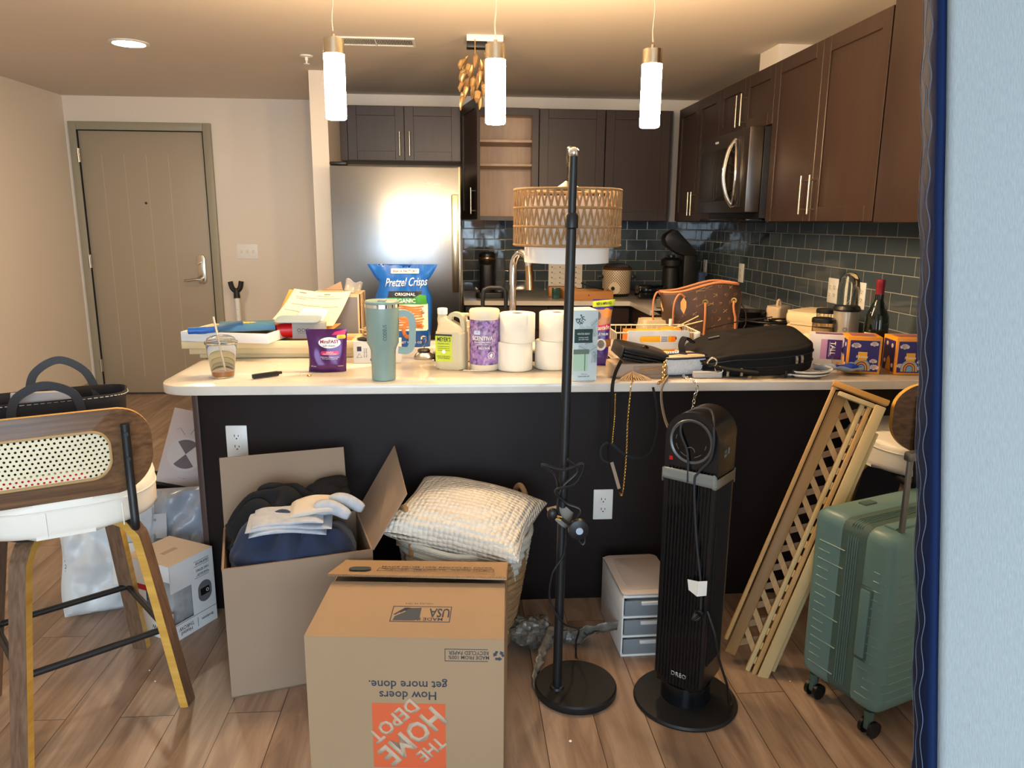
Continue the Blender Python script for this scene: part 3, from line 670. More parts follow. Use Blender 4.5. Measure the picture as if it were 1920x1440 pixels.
# ---------------------------------------------------------------- mailers
def pouch(w_, h_, th, seed, M_, name, parent, loc=None, wr=.012):
    def f(sgn):
        def g(u, v):
            x = (u-.5)*w_; z = v*h_; e = (max(0, 1-(2*u-1)**6)*max(0, 1-(2*v-1)**8))**.5
            y = sgn*(th/2*e*(.75+.25*math.sin(PI*u))) + 1.6*wr*nz(u*5, v*5, seed)*e + .4*wr*nz(u*13, v*13, seed+3) + wr*1.2*math.sin((u*2.2-v*1.6)*7+nz(u*2, v*2, seed)*5)*e*.35
            return (x*(1-.03*math.cos(v*9+seed)), y, z)
        return g
    b = B(); b.grid(34, 34, f(-1)); b.grid(34, 34, f(1), flip=True); bmesh.ops.remove_doubles(b.bm, verts=b.bm.verts, dist=.0006)
    return obj(name, b, M_, parent, loc)
M_poly = mat('white_poly_film', (214,220,224), .28, bump=.35, bs=22); M_polyg = mat('grey_poly_film', (158,166,178), .25, bump=.5, bs=26)
t = thing('mailer_bag', 'tall white plastic mailer bag leaning behind left stool', 'package', (-1.255, 2.60, .0), .42, rot=(-.2, .05, .42))
p = pouch(.30, .37, .07, 1, M_poly, 'pouch', t)
text('THIS BAG IS NOT A TOY', .25, .008, M_ink, p, T(-.135, -.012, .19) @ T(rx=PI/2) @ T(rz=-PI/2))
obj('shipping_label', B().box(.01, .09, -.046, -.0445, .10, .24), M_paper, p)
t = thing('mailer_bag', 'grey plastic mailer bag slumped behind the blanket box', 'package', (-1.085, 2.70, .0), .1, rot=(-.30, -.05, .0))
p = pouch(.33, .40, .12, 9, M_polyg, 'pouch', t, wr=.02)
obj('shipping_label', B().box(-.08, .02, -.0715, -.069, .22, .31), mat('pale_label', (186,190,196), .6), p)
text('veho', .035, .012, M_ink, p, FR(-.035, -.0722, .29))
# ---------------------------------------------------------------- black bin with boxes behind
t = thing('storage_bin', 'black storage bin holding boxes beside the peninsula end', 'bin', (-1.15, 3.02, 0), 0)
b = B(); b.box(-.19, .20, -.14, .14, 0, .01)
for x0, x1, y0, y1 in ((-.19,.20,-.14,-.13),(-.19,.20,.13,.14),(-.19,-.18,-.13,.13),(.19,.20,-.13,.13)): b.box(x0, x1, y0, y1, .01, .34, .003)
b.box(-.2, .21, -.155, -.128, .325, .345, .004); obj('tub', b, mat('charcoal_plastic', (38,38,40), .5), t)
obj('silver_trim', B().box(.05, .19, -.158, -.15, .345, .358, .002), M_nickel, t)
t = thing('juicer_box', 'grey-white printed appliance box leaning in the black bin', 'box', (-1.12, 2.97, .34), 0, rot=(-.34, .26, .12))
bx = obj('carton', B().box(-.085, .095, -.03, .03, -.0, .30, .002), mat('appliance_carton', (206,196,196), .6), t)
obj('carton_edge', B().box(-.086, .096, -.031, .031, -.012, -.0005, .001), M_black, t)
def printed(c): return mat('print_'+str(c), c, .6)
pg = printed((150,140,142)); pd = printed((112,102,106))
obj('plate_picture', B().lathe([(0, 0), (.062, 0), (.066, .0008), (.068, 0)], 36, M=T(0, -.0302, .125) @ T(rx=PI/2)), printed((214,208,206)), bx)
b = B(); b.lathe([(.0, 0), (.058, 0), (.058, .0006), (0, .0006)], 14, M=T(0, -.0308, .125) @ T(rx=PI/2), a0=.9, a1=2.3); b.lathe([(.0, 0), (.058, 0), (.058, .0006), (0, .0006)], 14, M=T(0, -.0308, .125) @ T(rx=PI/2), a0=.9+PI, a1=2.3+PI); obj('blade_picture', b, pd, bx)
obj('leaf_picture', B().tube([(.0, -.0306, .205), (.012, -.0306, .24), (.03, -.0306, .262), (.03, -.0306, .235), (.015, -.0306, .205)], .0012, 5).tube([(-.02, -.0306, .2), (-.045, -.0306, .225), (-.055, -.0306, .215)], .001, 5), pg, bx)
text('EASY CLEANING', .075, .006, pd, bx, FR(.03, -.0302, .288)); text('by smoothblend', .06, .006, pd, bx, FR(.03, -.0302, .277)); text('6 cups', .03, .006, pd, bx, FR(.01, -.0302, .03))
t = thing('paper_sheet', 'light blue paper sheet poking out of the black bin', 'paper', (-1.035, 2.97, .345), 0, rot=(-.25, .42, .2))
slab_b = B(); slab(slab_b, [(-.03, 0, 0), (.07, 0, 0), (.09, 0, .2), (.02, 0, .25)], .0015); obj('sheet', slab_b, printed((150,176,204)), t)
# ---------------------------------------------------------------- pole by the entry wall
t = thing('leaning_pole', 'white pole with a black forked tip leaning by entry door', 'crutch', (-1.67, 5.95, 0), 0, rot=(-.12, -.05, 0))
obj('shaft', B().tube([(0, 0, 0), (0, 0, .6), (0, 0, .80)], [.017, .019, .019], 16), M_white, t)
obj('grip', B().tube([(0, 0, .79), (0, 0, .86)], [.026, .02], 16), M_black, t)
b = B(); b.tube(sm([(0, 0, .84), (-.03, 0, .87), (-.042, 0, .92)]), [.02]*17, 10); b.tube(sm([(0, 0, .84), (.03, 0, .87), (.042, 0, .92)]), [.02]*17, 10); obj('fork', b, M_black, t)
obj('measure_marks', B().box(-.003, .003, -.0205, -.019, .55, .552).box(-.003, .003, -.0205, -.019, .60, .602).box(-.003, .003, -.0205, -.019, .65, .652).box(-.003, .003, -.0205, -.019, .70, .702), M_ink, t)
# ---------------------------------------------------------------- open carton of clothes
A0 = V((-.672, 2.04)); A1 = V((-.259, 2.152)); u_ = (A1-A0).normalized(); v_ = V((-u_.y, u_.x)); Wc = (A1-A0).length; Dc = .335; Hc = .412
ra = math.atan2(u_.y, u_.x)
t = thing('cardboard_carton', 'tall open plain cardboard carton filled with clothes', 'box', (A0.x, A0.y, 0), ra)
e_ = .005
b = B(); b.box(0, Wc, 0, e_, 0, Hc); b.box(0, Wc, Dc-e_, Dc, 0, Hc); b.box(0, e_, e_, Dc-e_, 0, Hc); b.box(Wc-e_, Wc, e_, Dc-e_, 0, Hc); b.box(0, Wc, 0, Dc, 0, e_)
body = obj('carton_body', b, M_card, t)
b = B()
for k in range(0, 103): x = k*Wc/103; b.box(x, x+.0025, .0005, .0045, Hc, Hc+.0012)
obj('corrugated_edge', b, M_carde, body)
f = B(); slab(f, [(.0, Dc-.001, Hc), (Wc-.03, Dc-.001, Hc), (Wc-.035, Dc+.02, Hc+.225), (.0, Dc+.02, Hc+.225)], .004); obj('flap', f, M_card, t)
f = B(); slab(f, [(Wc, .0, Hc), (Wc, Dc, Hc), (Wc+.13, Dc-.02, Hc+.225), (Wc+.11, .02, Hc+.16)], .004); obj('flap', f, M_card, t)
f = B(); slab(f, [(0.002, .01, Hc-.002), (.002, Dc-.01, Hc-.002), (.028, Dc-.02, Hc-.19), (.028, .02, Hc-.19)], .004); obj('flap', f, M_card, t)
# clothes: folded, draped sheets with real thickness
def cloth(name, label, cat, loc, rz, nu, nv, f, m, th=.012, rot=None, parent=None, s=1):
    b = B(); b.grid(nu, nv, f); o = solid(obj(name, b, m, parent, recalc=False), th)
    o.location = loc; o.rotation_euler = rot or (0, 0, rz); sub(o, s)
    return tag(o, label, cat) if label else o
def heap(w_, d_, h_, seed, fold=3, amp=.03, p=2.4):
    def f(u, v):
        x, y = 2*u-1, 2*v-1; r = (abs(x)**p+abs(y)**p)**(1/p)
        n1 = nz(x*1.3, y*1.3, seed); n2 = nz(x*3, y*3, seed+5)
        k = 1+.12*n1
        z = h_*max(0, 1-r**2.2)**.6 + amp*math.sin(fold*(x*1.6+y*.8+n1*1.8))*max(0, 1-r**4) + amp*.6*n2
        return (x*w_/2*k, y*d_/2*(1+.12*n2), z)
    return f
M_navy = mat('navy_fleece', (40,52,78), .95, c2=(33,43,66), vs=9, sheen=.12, bump=.2, bs=500)
M_blackc = mat('black_knit', (20,20,23), .95, bump=.2, bs=400)
M_denim = mat('pale_denim', (186,190,196), .9, c2=(160,170,184), vs=40, bump=.4, bs=500)
CX = lambda x, y, z: ((A0+u_*x+v_*y).x, (A0+u_*x+v_*y).y, z)
cloth('sweatshirt', 'navy sweatshirt bunched over front of the clothes carton', 'clothes', CX(.205, .14, Hc-.03), ra, 46, 40, heap(.375, .25, .115, 3, 4.2, .026), M_navy, .014)
cloth('sweater', 'black knit garment heaped at back of the clothes carton', 'clothes', CX(.17, .225, Hc+.015), ra+.1, 46, 40, heap(.31, .17, .125, 11, 5, .02), M_blackc, .012)
b = B(); b.grid(30, 26, lambda u, v: ((u-.5)*.15, (v-.5)*.12, .035*math.sin(PI*u)*math.sin(PI*v)+.012*nz(u*4, v*4, 2))); o = solid(obj('sweater_sleeve', b, M_blackc), .03); o.location = CX(.315, .25, Hc+.10); o.rotation_euler = (.2, -.3, ra); tag(o, 'black sleeve bundle rising behind the pale jeans', 'clothes')
# folded pale jeans: a rolled, layered S of cloth
t = thing('jeans', 'pale folded denim jeans lying on top of navy sweatshirt', 'clothes', CX(.215, .10, Hc+.078), ra, rot=(.10, .03, ra-.05))
def layer(x0, x1, y0, y1, z0, th, sd, name, m):
    def g(u, v):
        a = 2*PI*v; c, s_ = math.cos(a), math.sin(a); y = (y0+y1)/2+(y1-y0)/2*abs(c)**.35*(1 if c > 0 else -1); z = z0+th/2+th/2*abs(s_)**.7*(1 if s_ > 0 else -1)
        e = min(1, (u*9+.25), ((1-u)*9+.25)); x = x0+(x1-x0)*u; z = z0+th/2+(z-z0-th/2)*e
        return (x+.10*(y-y0)+.004*nz(y*30, sd), y+.004*nz(x*25, sd, 2)-.004*math.sin(u*5+sd), z+.006*math.sin(u*4+sd)+.005*nz(x*14, y*14, sd)+.02*(u-.5)**2*4*(-.6))
    b = B(); b.grid(30, 28, g, cv=True)
    for uu in (0, 29):
        b.bm.verts.ensure_lookup_table(); b.bm.faces.new([b.bm.verts[uu*28+j] for j in range(28)])
    return obj(name, b, m, t)
layer(-.135, .085, -.070, .05, -.004, .015, 1, 'folded_leg', M_denim); layer(-.145, .10, -.066, .05, .011, .014, 2, 'folded_leg', M_denim)
layer(-.128, .075, -.060, .055, .025, .013, 3, 'folded_leg', M_denim); layer(-.02, .12, -.035, .07, .037, .020, 4, 'waistband_part', mat('sand_denim', (200,192,180), .9, bump=.3, bs=400))
for k, (x, y) in enumerate(((.105, -.01), (.15, .03))):
    b = B(); b.tube(sm([(x-.05, y, .045), (x, y-.005, .048), (x+.05, y-.03, .028)], 6), [.017, .02, .022, .024, .024, .023, .022, .021, .02, .019, .018, .016, .012], 14); obj('rolled_hem', b, M_denim, t)
# ---------------------------------------------------------------- printed moving box
t = thing('moving_box', 'printed brown moving box upside down in front, orange square logo', 'box', (-.372, 1.675, 0), -.089)
W, D, H = .481, .425, .406; e_ = .004
M_hd = mat('kraft_board', (162,135,104), .85, c2=(155,128,98), vs=3, bump=.08, bs=50); M_hdt = M_hd
b = B(); b.box(0, W, 0, e_, 0, H); b.box(0, W, D-e_, D, 0, H); b.box(0, e_, e_, D-e_, 0, H); b.box(W-e_, W, e_, D-e_, 0, H); b.box(0, W, 0, D, 0, e_)
body = obj('carton_body', b, M_hd, t)
n0 = V((0, 0, H)); n1 = V((W, 0, H)); l_ = .228
f = B(); slab(f, [(0, 0, H), (W, 0, H), (W-.004, l_, H+.028), (.012, l_+.004, H+.026)], .004); nf = obj('flap', f, M_hdt, t)
f = B(); slab(f, [(W-.003, D, H), (.003, D, H), (.0, D-.195, H+.052), (W, D-.205, H+.05)], -.004); ff = obj('flap', f, M_hdt, t)
f = B(); slab(f, [(.004, .01, H-.002), (.004, D-.01, H-.002), (.16, D-.02, H-.05), (.16, .02, H-.05)], .004); obj('flap', f, M_card, t)
f = B(); slab(f, [(W-.004, .01, H-.002), (W-.16, .02, H-.05), (W-.16, D-.02, H-.05), (W-.004, D-.01, H-.002)], .004); obj('flap', f, M_card, t)
b = B()
for k in range(110): x = .002+k*.00435; b.box(x, x+.0022, D-.2035, D-.1995, H+.0485, H+.0535, M=None)
obj('corrugated_edge', b, M_carde, ff)
cl = B(); cl.grid(26, 22, lambda u, v: (.20+u*.09, .19+v*.08, H+.004+.012*math.sin(u*14)*math.sin(v*5+2)+.01*nz(u*5, v*5, 4))); o = solid(obj('packed_cloth', cl, mat('grey_cloth', (84,84,90), .9), None), .004)
o.location = (-.372, 1.675, 0); o.rotation_euler = (0, 0, -.089); tag(o, 'grey crumpled fabric glimpsed in moving box gap', 'cloth')
def frontM(x, z, flip=True): return T(x, -.0002, z) @ T(rx=PI/2) @ T(rz=PI if flip else 0)
M_knock = mat('bare_kraft', (186,164,140), .85); M_or = mat('orange_print', (206,92,52), .7)
lg = obj('logo_square', B().box(.158, .338, -.0006, 0, .052, .232), M_or, body)
for s_, cx_, cz_, w_, h_ in (('THE', .302, .105, .078, .034), ('HOME', .255, .140, .190, .062), ('DEPOT', .210, .182, .150, .040)):
    text(s_, w_, h_, M_knock, lg, T(cx_, -.0008, cz_) @ T(rx=PI/2) @ T(rz=PI+.76), bold=.03)
text('How doers\nget more done.', .192, .058, M_inkb, body, frontM(.248, .272), bold=.012)
text('MADE FROM 100%\nRECYCLED PAPER', .098, .022, M_inkb, body, frontM(.396, .3655), bold=.01)
b = B(); x0, x1, z0, z1 = .338, .452, .349, .382
for r_ in ((x0, x1-.01, z0, z0+.0015), (x0, x1-.01, z1-.0015, z1), (x0, x0+.0015, z0, z1)): b.box(r_[0], r_[1], -.0006, 0, r_[2], r_[3])
obj('print_frame', b, M_inkb, body)
b = B()
for k in range(3):
    a = k*2*PI/3+.5; c_ = V((.468+.009*math.cos(a), 0, .366+.009*math.sin(a))); M_ = Matrix.Translation((c_.x, -.0003, c_.z)) @ T(rx=PI/2) @ T(rz=a)
    b.prism([(-.003, -.008), (.003, -.008), (.003, .001), (.006, .001), (0, .009), (-.006, .001), (-.003, .001)], 0, .0004, M=M_)
obj('recycling_arrows', b, M_inkb, body)
mb = obj('size_band', B().box(.305, .484-.002, -.0006, 0, .004, .030), mat('teal_print', (50,94,116), .7), body)
text('MEDIUM', .15, .020, M_knock, mb, frontM(.395, .016) @ T(0, 0, .0006), bold=.02)
FM = planeM((0, 0, H), (1, 0, 0), (.0, l_, .027)) @ T(0, 0, .0043)
def onflap(x, y, rz=PI): return FM @ T(x, y, 0, rz=rz)
text('USA', .052, .036, M_inkb, nf, onflap(.315, .098), bold=.02); text('MADE IN', .072, .012, M_inkb, nf, onflap(.29, .072), bold=.012); text('CARLISLE, PA 17013', .07, .007, M_inkb, nf, onflap(.26, .136))
b = B()
for r_ in ((.195, .345, .060, .0625), (.195, .345, .1215, .124), (.195, .1975, .060, .124), (.3425, .345, .060, .124)): b.box(r_[0], r_[1], r_[2], r_[3], 0, .0005, M=FM)
b.prism([(.202, .066), (.250, .066), (.268, .070), (.268, .118), (.240, .116), (.228, .10), (.205, .082)], 0, .0005, M=FM)
for k in range(3): b.prism([(.200+.012*k, .090+.008*k), (.206+.012*k, .088+.008*k), (.232+.006*k, .116), (.226+.004*k, .118)], 0, .0005, M=FM)
obj('flag_print', b, M_inkb, nf)
FB = planeM((0, D-.2, H+.052), (1, 0, 0), (.0, .2, -.052)) @ T(0, 0, .0043)
text('MADE FROM 100% RECYCLED PAPER', .31, .017, M_inkb, ff, FB @ T(.285, .095, 0), bold=.012)
b = B()
for r_ in ((.125, .445, .040, .042), (.125, .445, .074, .076), (.125, .127, .04, .076), (.443, .445, .04, .076)): b.box(r_[0], r_[1], r_[2], r_[3], 0, .0005, M=FB)
b.prism(rr(.06, .05, .02), 0, .0005, M=FB @ T(.075, .065, 0)); obj('print_frame', b, M_inkb, ff)
text('REUSE  REDUCE  RECYCLE', .28, .012, M_inkb, ff, FB @ T(.285, .058, 0))
# ---------------------------------------------------------------- basket and pillow
t = thing('wicker_basket', 'round woven basket with white dipped rim behind moving box', 'basket', (.022, 2.345, 0))
M_wick = mat('seagrass', (176,140,98), .85, c2=(132,98,62), vs=60, vst=(.4,.4,2.5), bump=1, bs=90, bst=(.35,.35,3)); M_wickw = mat('whitewashed_seagrass', (206,206,196), .85, bump=1, bs=90, bst=(.35,.35,3))
NB = 72
def bk(sc):
    def g(u, v):
        a = 2*PI*v; z = .395*u; r = (.150+.068*u**.9)*sc+.0025*math.sin(u*62*PI/2)+.0015*math.sin(v*NB*2*PI+u*30); return (r*math.cos(a), r*math.sin(a), z+.006*math.sin(5*a)*u)
    return g
b = B(); b.grid(63, 144, bk(1), cv=True)
for f_ in b.bm.faces:
    c_ = f_.calc_center_median(); a = math.atan2(c_.y, c_.x); k = (a/(2*PI)*14) % 1; lim = .395-.035-.10*(1-abs(2*k-1)); f_.material_index = 1 if c_.z > lim else 0
bb = obj('woven_body', b, [M_wick, M_wickw], t, recalc=False); solid(bb, .008)
obj('basket_floor', B().lathe([(0, .004), (.147, .004), (.147, .012), (0, .012)], 40), M_wick, t)
obj('rim', B().tube([(.218*math.cos(a*PI/24), .218*math.sin(a*PI/24), .397+.006*math.sin(5*a*PI/24)) for a in range(48)], .009, 10, closed=True), M_wickw, t)
for s_ in (1, -1):
    a = .45 if s_ == 1 else .45+PI; c_ = V((math.cos(a), math.sin(a), 0)); q = V((-math.sin(a), math.cos(a), 0))
    P = [c_*.212+q*(x)+V((0, 0, z)) for x, z in ((-.052, .36), (-.05, .43), (-.03, .485), (0, .505), (.03, .485), (.05, .43), (.052, .36))]
    obj('handle', B().tube(sm(P, 6), .0095, 10), M_wick, t)
def pillow(t, w_, d_, th, m, name='cushion', M=None, nu=40, knit=0):
    def f(s_):
        def g(u, v):
            x, y = 2*u-1, 2*v-1; e = max(0, (1-x*x)*(1-y*y))**.42
            pin = 1-.10*(1-abs(x)**1.5)*abs(y)**3-.0; pin2 = 1-.10*(1-abs(y)**1.5)*abs(x)**3
            return (x*w_/2*pin2, y*d_/2*pin, s_*th/2*e+.006*nz(x*2, y*2, 4+s_))
        return g
    b = B(); b.grid(nu, nu, f(1)); b.grid(nu, nu, f(-1), flip=True); bmesh.ops.remove_doubles(b.bm, verts=b.bm.verts, dist=.0006)
    return obj(name, b, m, t, M, ang=1.2)
def knit_mat():
    m, nt, b, N, L = nmat('chunky_knit'); b.inputs['Base Color'].default_value = col((226,220,206)); b.inputs['Roughness'].default_value = .9; tc = N('TexCoord')
    vo = N('TexVoronoi'); vo.inputs['Scale'].default_value = 62; vo.inputs['Randomness'].default_value = .25; L(tc.outputs['Object'], vo.inputs[0])
    bp = N('Bump'); bp.invert = True; bp.inputs['Strength'].default_value = 1; bp.inputs['Distance'].default_value = .012; L(vo.outputs['Distance'], bp.inputs['Height']); L(bp.outputs[0], b.inputs['Normal']); return m
t = thing('throw_pillow', 'cream chunky knit pillow resting on wicker basket', 'pillow', (.028, 2.30, .452), 0, rot=(.14, .10, -.34))
p = pillow(t, .45, .37, .17, knit_mat())
def under(u, v):
    x, y = 2*u-1, 2*v-1; e = max(0, (1-x*x)*(1-y*y))**.42; return (x*.224*(1-.1*(1-abs(y)**1.5)*abs(x)**3), y*.184*(1-.1*(1-abs(x)**1.5)*abs(y)**3), -.0875*e-.002)
b = B(); b.grid(36, 36, under); obj('plain_underside', b, mat('cream_linen', (216,210,196), .9, bump=.3, bs=20), t, recalc=False)
# ---------------------------------------------------------------- floor lamp
t = thing('floor_lamp', 'black arc floor lamp with hanging rattan drum shade', 'floor lamp', (.35, 2.02, 0))
obj('base', B().lathe([(0, 0), (.121, 0), (.123, .004), (.123, .02), (.119, .025), (0, .025)], 64), M_blackm, t)
pl = B(); px, py = -.060, -.02; tx, ty = -.044, 0
def onp(z): k = z/1.56; return (px+(tx-px)*k, py+(ty-py)*k, z)
obj('pole_socket', B().lathe([(0, .025), (.022, .025), (.02, .032), (.0145, .034), (0, .034)], 28, M=T(px, py, 0)), M_blackm, t)
pl.cyl(onp(.03), onp(1.38), .0135, n=20); obj('pole', pl, M_blackm, t)
obj('upper_pole', B().cyl(onp(1.38), onp(1.552), .0112, n=18), M_blackm, t)
obj('collar', B().lathe([(.0135, 0), (.018, .004), (.018, .034), (.013, .042), (0, .042)], 20, M=T(*onp(1.368))), M_blackm, t)
obj('ball_joint', B().ball(onp(1.562), .0145), M_chrome, t)
sc_ = V((-.002, .38, 0))
arm = sm([onp(1.562), (-.040, .08, 1.578), (-.028, .19, 1.588), (-.012, .30, 1.588), (-.004, .362, 1.568), (-.002, .38, 1.50)], 8)
obj('arm', B().tube(arm, .0072, 12), mat('black_nickel_arm', (70,68,60), .2, .8), t)
obj('shade_cap', B().lathe([(0, 1.512), (.006, 1.512), (.022, 1.500), (.034, 1.492), (.034, 1.488), (0, 1.488)], 24, M=T(sc_.x, sc_.y, 0)), M_nickel, t)
M_rat = mat('rattan_cord', (172,136,94), .85, c2=(146,110,70), vs=80, bump=.6, bs=300)
sh = B(); SR = .166; zt, zb = 1.482, 1.316; tiers = [zt, 1.428, 1.372, zb]
for z in tiers: sh.tube([(sc_.x+SR*math.cos(k*PI/36), sc_.y+SR*math.sin(k*PI/36), z) for k in range(72)], .0042, 8, closed=True)
NV = 50
for q in range(3):
    za, zc = tiers[q], tiers[q+1]; P = []
    for k in range(NV*2):
        a = (k+.5*q)*PI/NV; P.append((sc_.x+SR*math.cos(a), sc_.y+SR*math.sin(a), za-.003 if k % 2 else zc+.003))
    for k in range(NV*2): sh.tube([P[k], P[(k+1) % (NV*2)]], .0034, 6)
so = obj('rattan_shade', sh, M_rat, t)
M_lin = mat('white_lampshade', (242,236,228), .8)
inr = B(); inr.lathe([(.131, 1.262), (.133, 1.262), (.133, 1.462), (.131, 1.462), (.131, 1.262)], 64, M=T(sc_.x, sc_.y, 0)); obj('fabric_shade', inr, M_lin, t)
obj('diffuser', B().lathe([(0, 1.268), (.13, 1.268), (.13, 1.270), (0, 1.270)], 48, M=T(sc_.x, sc_.y, 0)), M_lin, t)
for k in range(3): a = k*2*PI/3+.4; obj('spoke', B().cyl((sc_.x, sc_.y, 1.488), (sc_.x+SR*math.cos(a), sc_.y+SR*math.sin(a), 1.484), .0022, n=8), M_nickel, t)
# cord, foot switch and plug taped to the pole
C_ = lambda x, y, z: (x-.35, y-2.02, z)
cord = sm([C_(.285, 1.99, .62), C_(.27, 1.975, .70), C_(.23, 1.965, .735), C_(.29, 1.965, .72), C_(.345, 1.965, .735), C_(.325, 1.965, .68), C_(.27, 1.965, .66), C_(.30, 1.97, .62), C_(.34, 1.965, .60), C_(.315, 1.965, .56), C_(.28, 1.972, .59), C_(.285, 1.97, .66), C_(.33, 1.965, .715), C_(.30, 1.965, .75)], 8)
obj('power_cord', B().tube(cord, .0042, 8), M_black, t)
cord = sm([C_(.31, 1.97, .56), C_(.345, 1.965, .50), C_(.355, 1.965, .515), C_(.33, 1.965, .55)], 6); obj('power_cord', B().tube(cord, .0042, 8), M_black, t)
cord = sm([C_(.305, 1.985, .54), C_(.30, 1.985, .46), C_(.268, 1.985, .40), C_(.262, 1.98, .32), C_(.30, 1.975, .25), C_(.36, 2.06, .18), C_(.365, 2.12, .10), C_(.37, 2.145, .04), C_(.37, 2.14, .03)], 8); obj('power_cord', B().tube(cord, .0032, 8), M_black, t)
fs = obj('foot_switch', B().lathe([(0, -.008), (.026, -.008), (.031, 0), (.028, .01), (.014, .014), (0, .014)], 32, M=T(*C_(.333, 1.945, .553)) @ T(rx=PI/2)), M_black, t)
obj('switch_button', B().lathe([(0, .0145), (.010, .0145), (.010, .018), (0, .019)], 20, M=T(*C_(.333, 1.945, .553)) @ T(rx=PI/2)), mat('pale_blue_button', (170,184,204), .4), fs)
pg_ = obj('plug', B().ball(C_(.262, 1.965, .59), .014, sx=1.1, sy=.8, sz=1.3), M_black, t)
obj('prongs', B().box(-.002, .016, -.001, .001, -.006, -.003, M=T(*C_(.272, 1.96, .583), ry=.3)).box(-.002, .016, -.001, .001, .003, .006, M=T(*C_(.272, 1.96, .583), ry=.3)), M_brass, pg_)
M_tape = mat('clear_tape', (150,148,140), .25, bump=.9, bs=60, alpha=.75)
tp = B(); tp.tube([onp(.54+.008*math.sin(k*2)) if False else (onp(.565)[0]+.021*math.cos(k*PI/10), onp(.565)[1]+.021*math.sin(k*PI/10), .575-.02*math.cos(k*PI/10)) for k in range(20)], 1, flat=(.003, .05), closed=True, up=V((0, 0, 1))); obj('tape_wrap', tp, M_tape, t)
# ---------------------------------------------------------------- crumpled tape on the floor
t = thing('tape_clump', 'crumpled wad of clear packing tape on floor behind lamp base', 'tape', (.305, 2.275, 0))
M_tp = mat('crumpled_tape', (128,122,112), .22, c2=(84,78,70), vs=30, bump=1, bs=70)
b = B()
def cr(u, v):
    a = 2*PI*v; c_ = PI*u; k = 1+.5*nz(math.cos(a)*2*math.sin(c_), math.sin(a)*2*math.sin(c_), math.cos(c_)*2)+.25*nz(a*4, c_*5, 2); return (-.055+.075*k*math.sin(c_)*math.cos(a), .055*k*math.sin(c_)*math.sin(a), .052-.048*math.cos(c_)*k if True else 0)
b.grid(30, 40, cr, cv=True); obj('wad', b, M_tp, t, ang=.3)
def ribbon(pts, w_, m, name, parent, tw=3, seed=0):
    P = sm(pts, 8); n = len(P); b = B()
    def g(u, v):
        i = min(n-1, round(u*(n-1))); d = (P[min(i+1, n-1)]-P[max(0, i-1)]).normalized(); s_ = d.cross(V((0, 0, 1))).normalized(); a = tw*u+.8*nz(u*8, seed, 1)
        w2 = w_*(.75+.5*nz(u*14, seed, 3)+.25)*(1 if u < .85 else (1-u)/.15*.8+.2); o_ = (s_*math.cos(a)+V((0, 0, 1))*math.sin(a))*(v-.5)*w2; q = P[i]+o_+V((.004*nz(u*30, v*3, 1), .004*nz(u*30, v*3, 5), .004*nz(u*25, v*4, 9)))
        q.z = max(.002, q.z); return q
    b.grid(n, 4, g); return solid(obj(name, b, m, parent, recalc=False, ang=.3), .0012)
ribbon([(-.02, 0, .04), (.06, .0, .05), (.11, -.02, .06), (.18, -.03, .075), (.25, -.06, .10), (.31, -.08, .125)], .045, M_tp, 'tape_strand', t, 2, 1)
ribbon([(-.03, .02, .03), (.03, .02, .02), (.10, .0, .03), (.16, -.02, .05)], .055, M_tp, 'tape_strand', t, 4, 2)
ribbon([(.0, -.02, .08), (-.035, -.10, .05), (-.065, -.18, .03), (-.08, -.25, .006)], .026, M_tp, 'tape_strand', t, 1.2, 3)
# ---------------------------------------------------------------- drawer unit
t = thing('drawer_unit', 'small white plastic three-drawer unit behind tower fan', 'drawers', (.523, 2.186, 0), .03)
W, D, H = .19, .29, .215; M_wp = mat('white_translucent', (214,214,216), .4)
b = B(); b.box(0, .006, 0, D, 0, H, .002); b.box(W-.006, W, 0, D, 0, H, .002); b.box(0, W, D-.005, D, 0, H); 
for z in (0, .068, .136, H-.008): b.box(0, W, 0, D, z, z+.008, .002)
obj('frame', b, M_white, t)
obj('top_panel', B().prism([(x+W/2, y+D/2) for x, y in rr(W, D, .02)], H, H+.006, .002), mat('taupe_white_top', (188,178,172), .5), t)
obj('top_panel_inset', B().prism([(x+W/2, y+D/2) for x, y in rr(W*.72, D*.8, .012)], H+.006, H+.0075, .001), mat('taupe_white_inset', (180,170,164), .5), t)
for k, (z, cc) in enumerate(((.008, (150,154,160)), (.076, (160,160,164)), (.144, (70,130,170)))):
    d = obj('drawer', B().box(.008, W-.008, -.004, .004, z+.003, z+.055, .003).box(.008, .011, 0, D-.02, z+.003, z+.05).box(W-.011, W-.008, 0, D-.02, z+.003, z+.05).box(.008, W-.008, 0, D-.02, z+.003, z+.006), mat('frosted_plastic', (176,184,190), .25, trans=.55, ior=1.2), t)
    obj('drawer_pull', B().box(.06, .13, -.012, -.003, z+.042, z+.054, .002), M_wp, d)
    tag(obj('drawer_contents', B().box(.02, W-.02, .01, D-.04, z+.007, z+.046, .006), mat('contents_%d' % k, cc, .6, c2=(210,215,220), vs=14), None, T(.523, 2.186, 0, rz=.03)), ('grey papers stored in bottom drawer of plastic unit', 'pale papers stored in middle drawer of plastic unit', 'blue packet stored in top drawer of plastic unit')[k], 'paper')
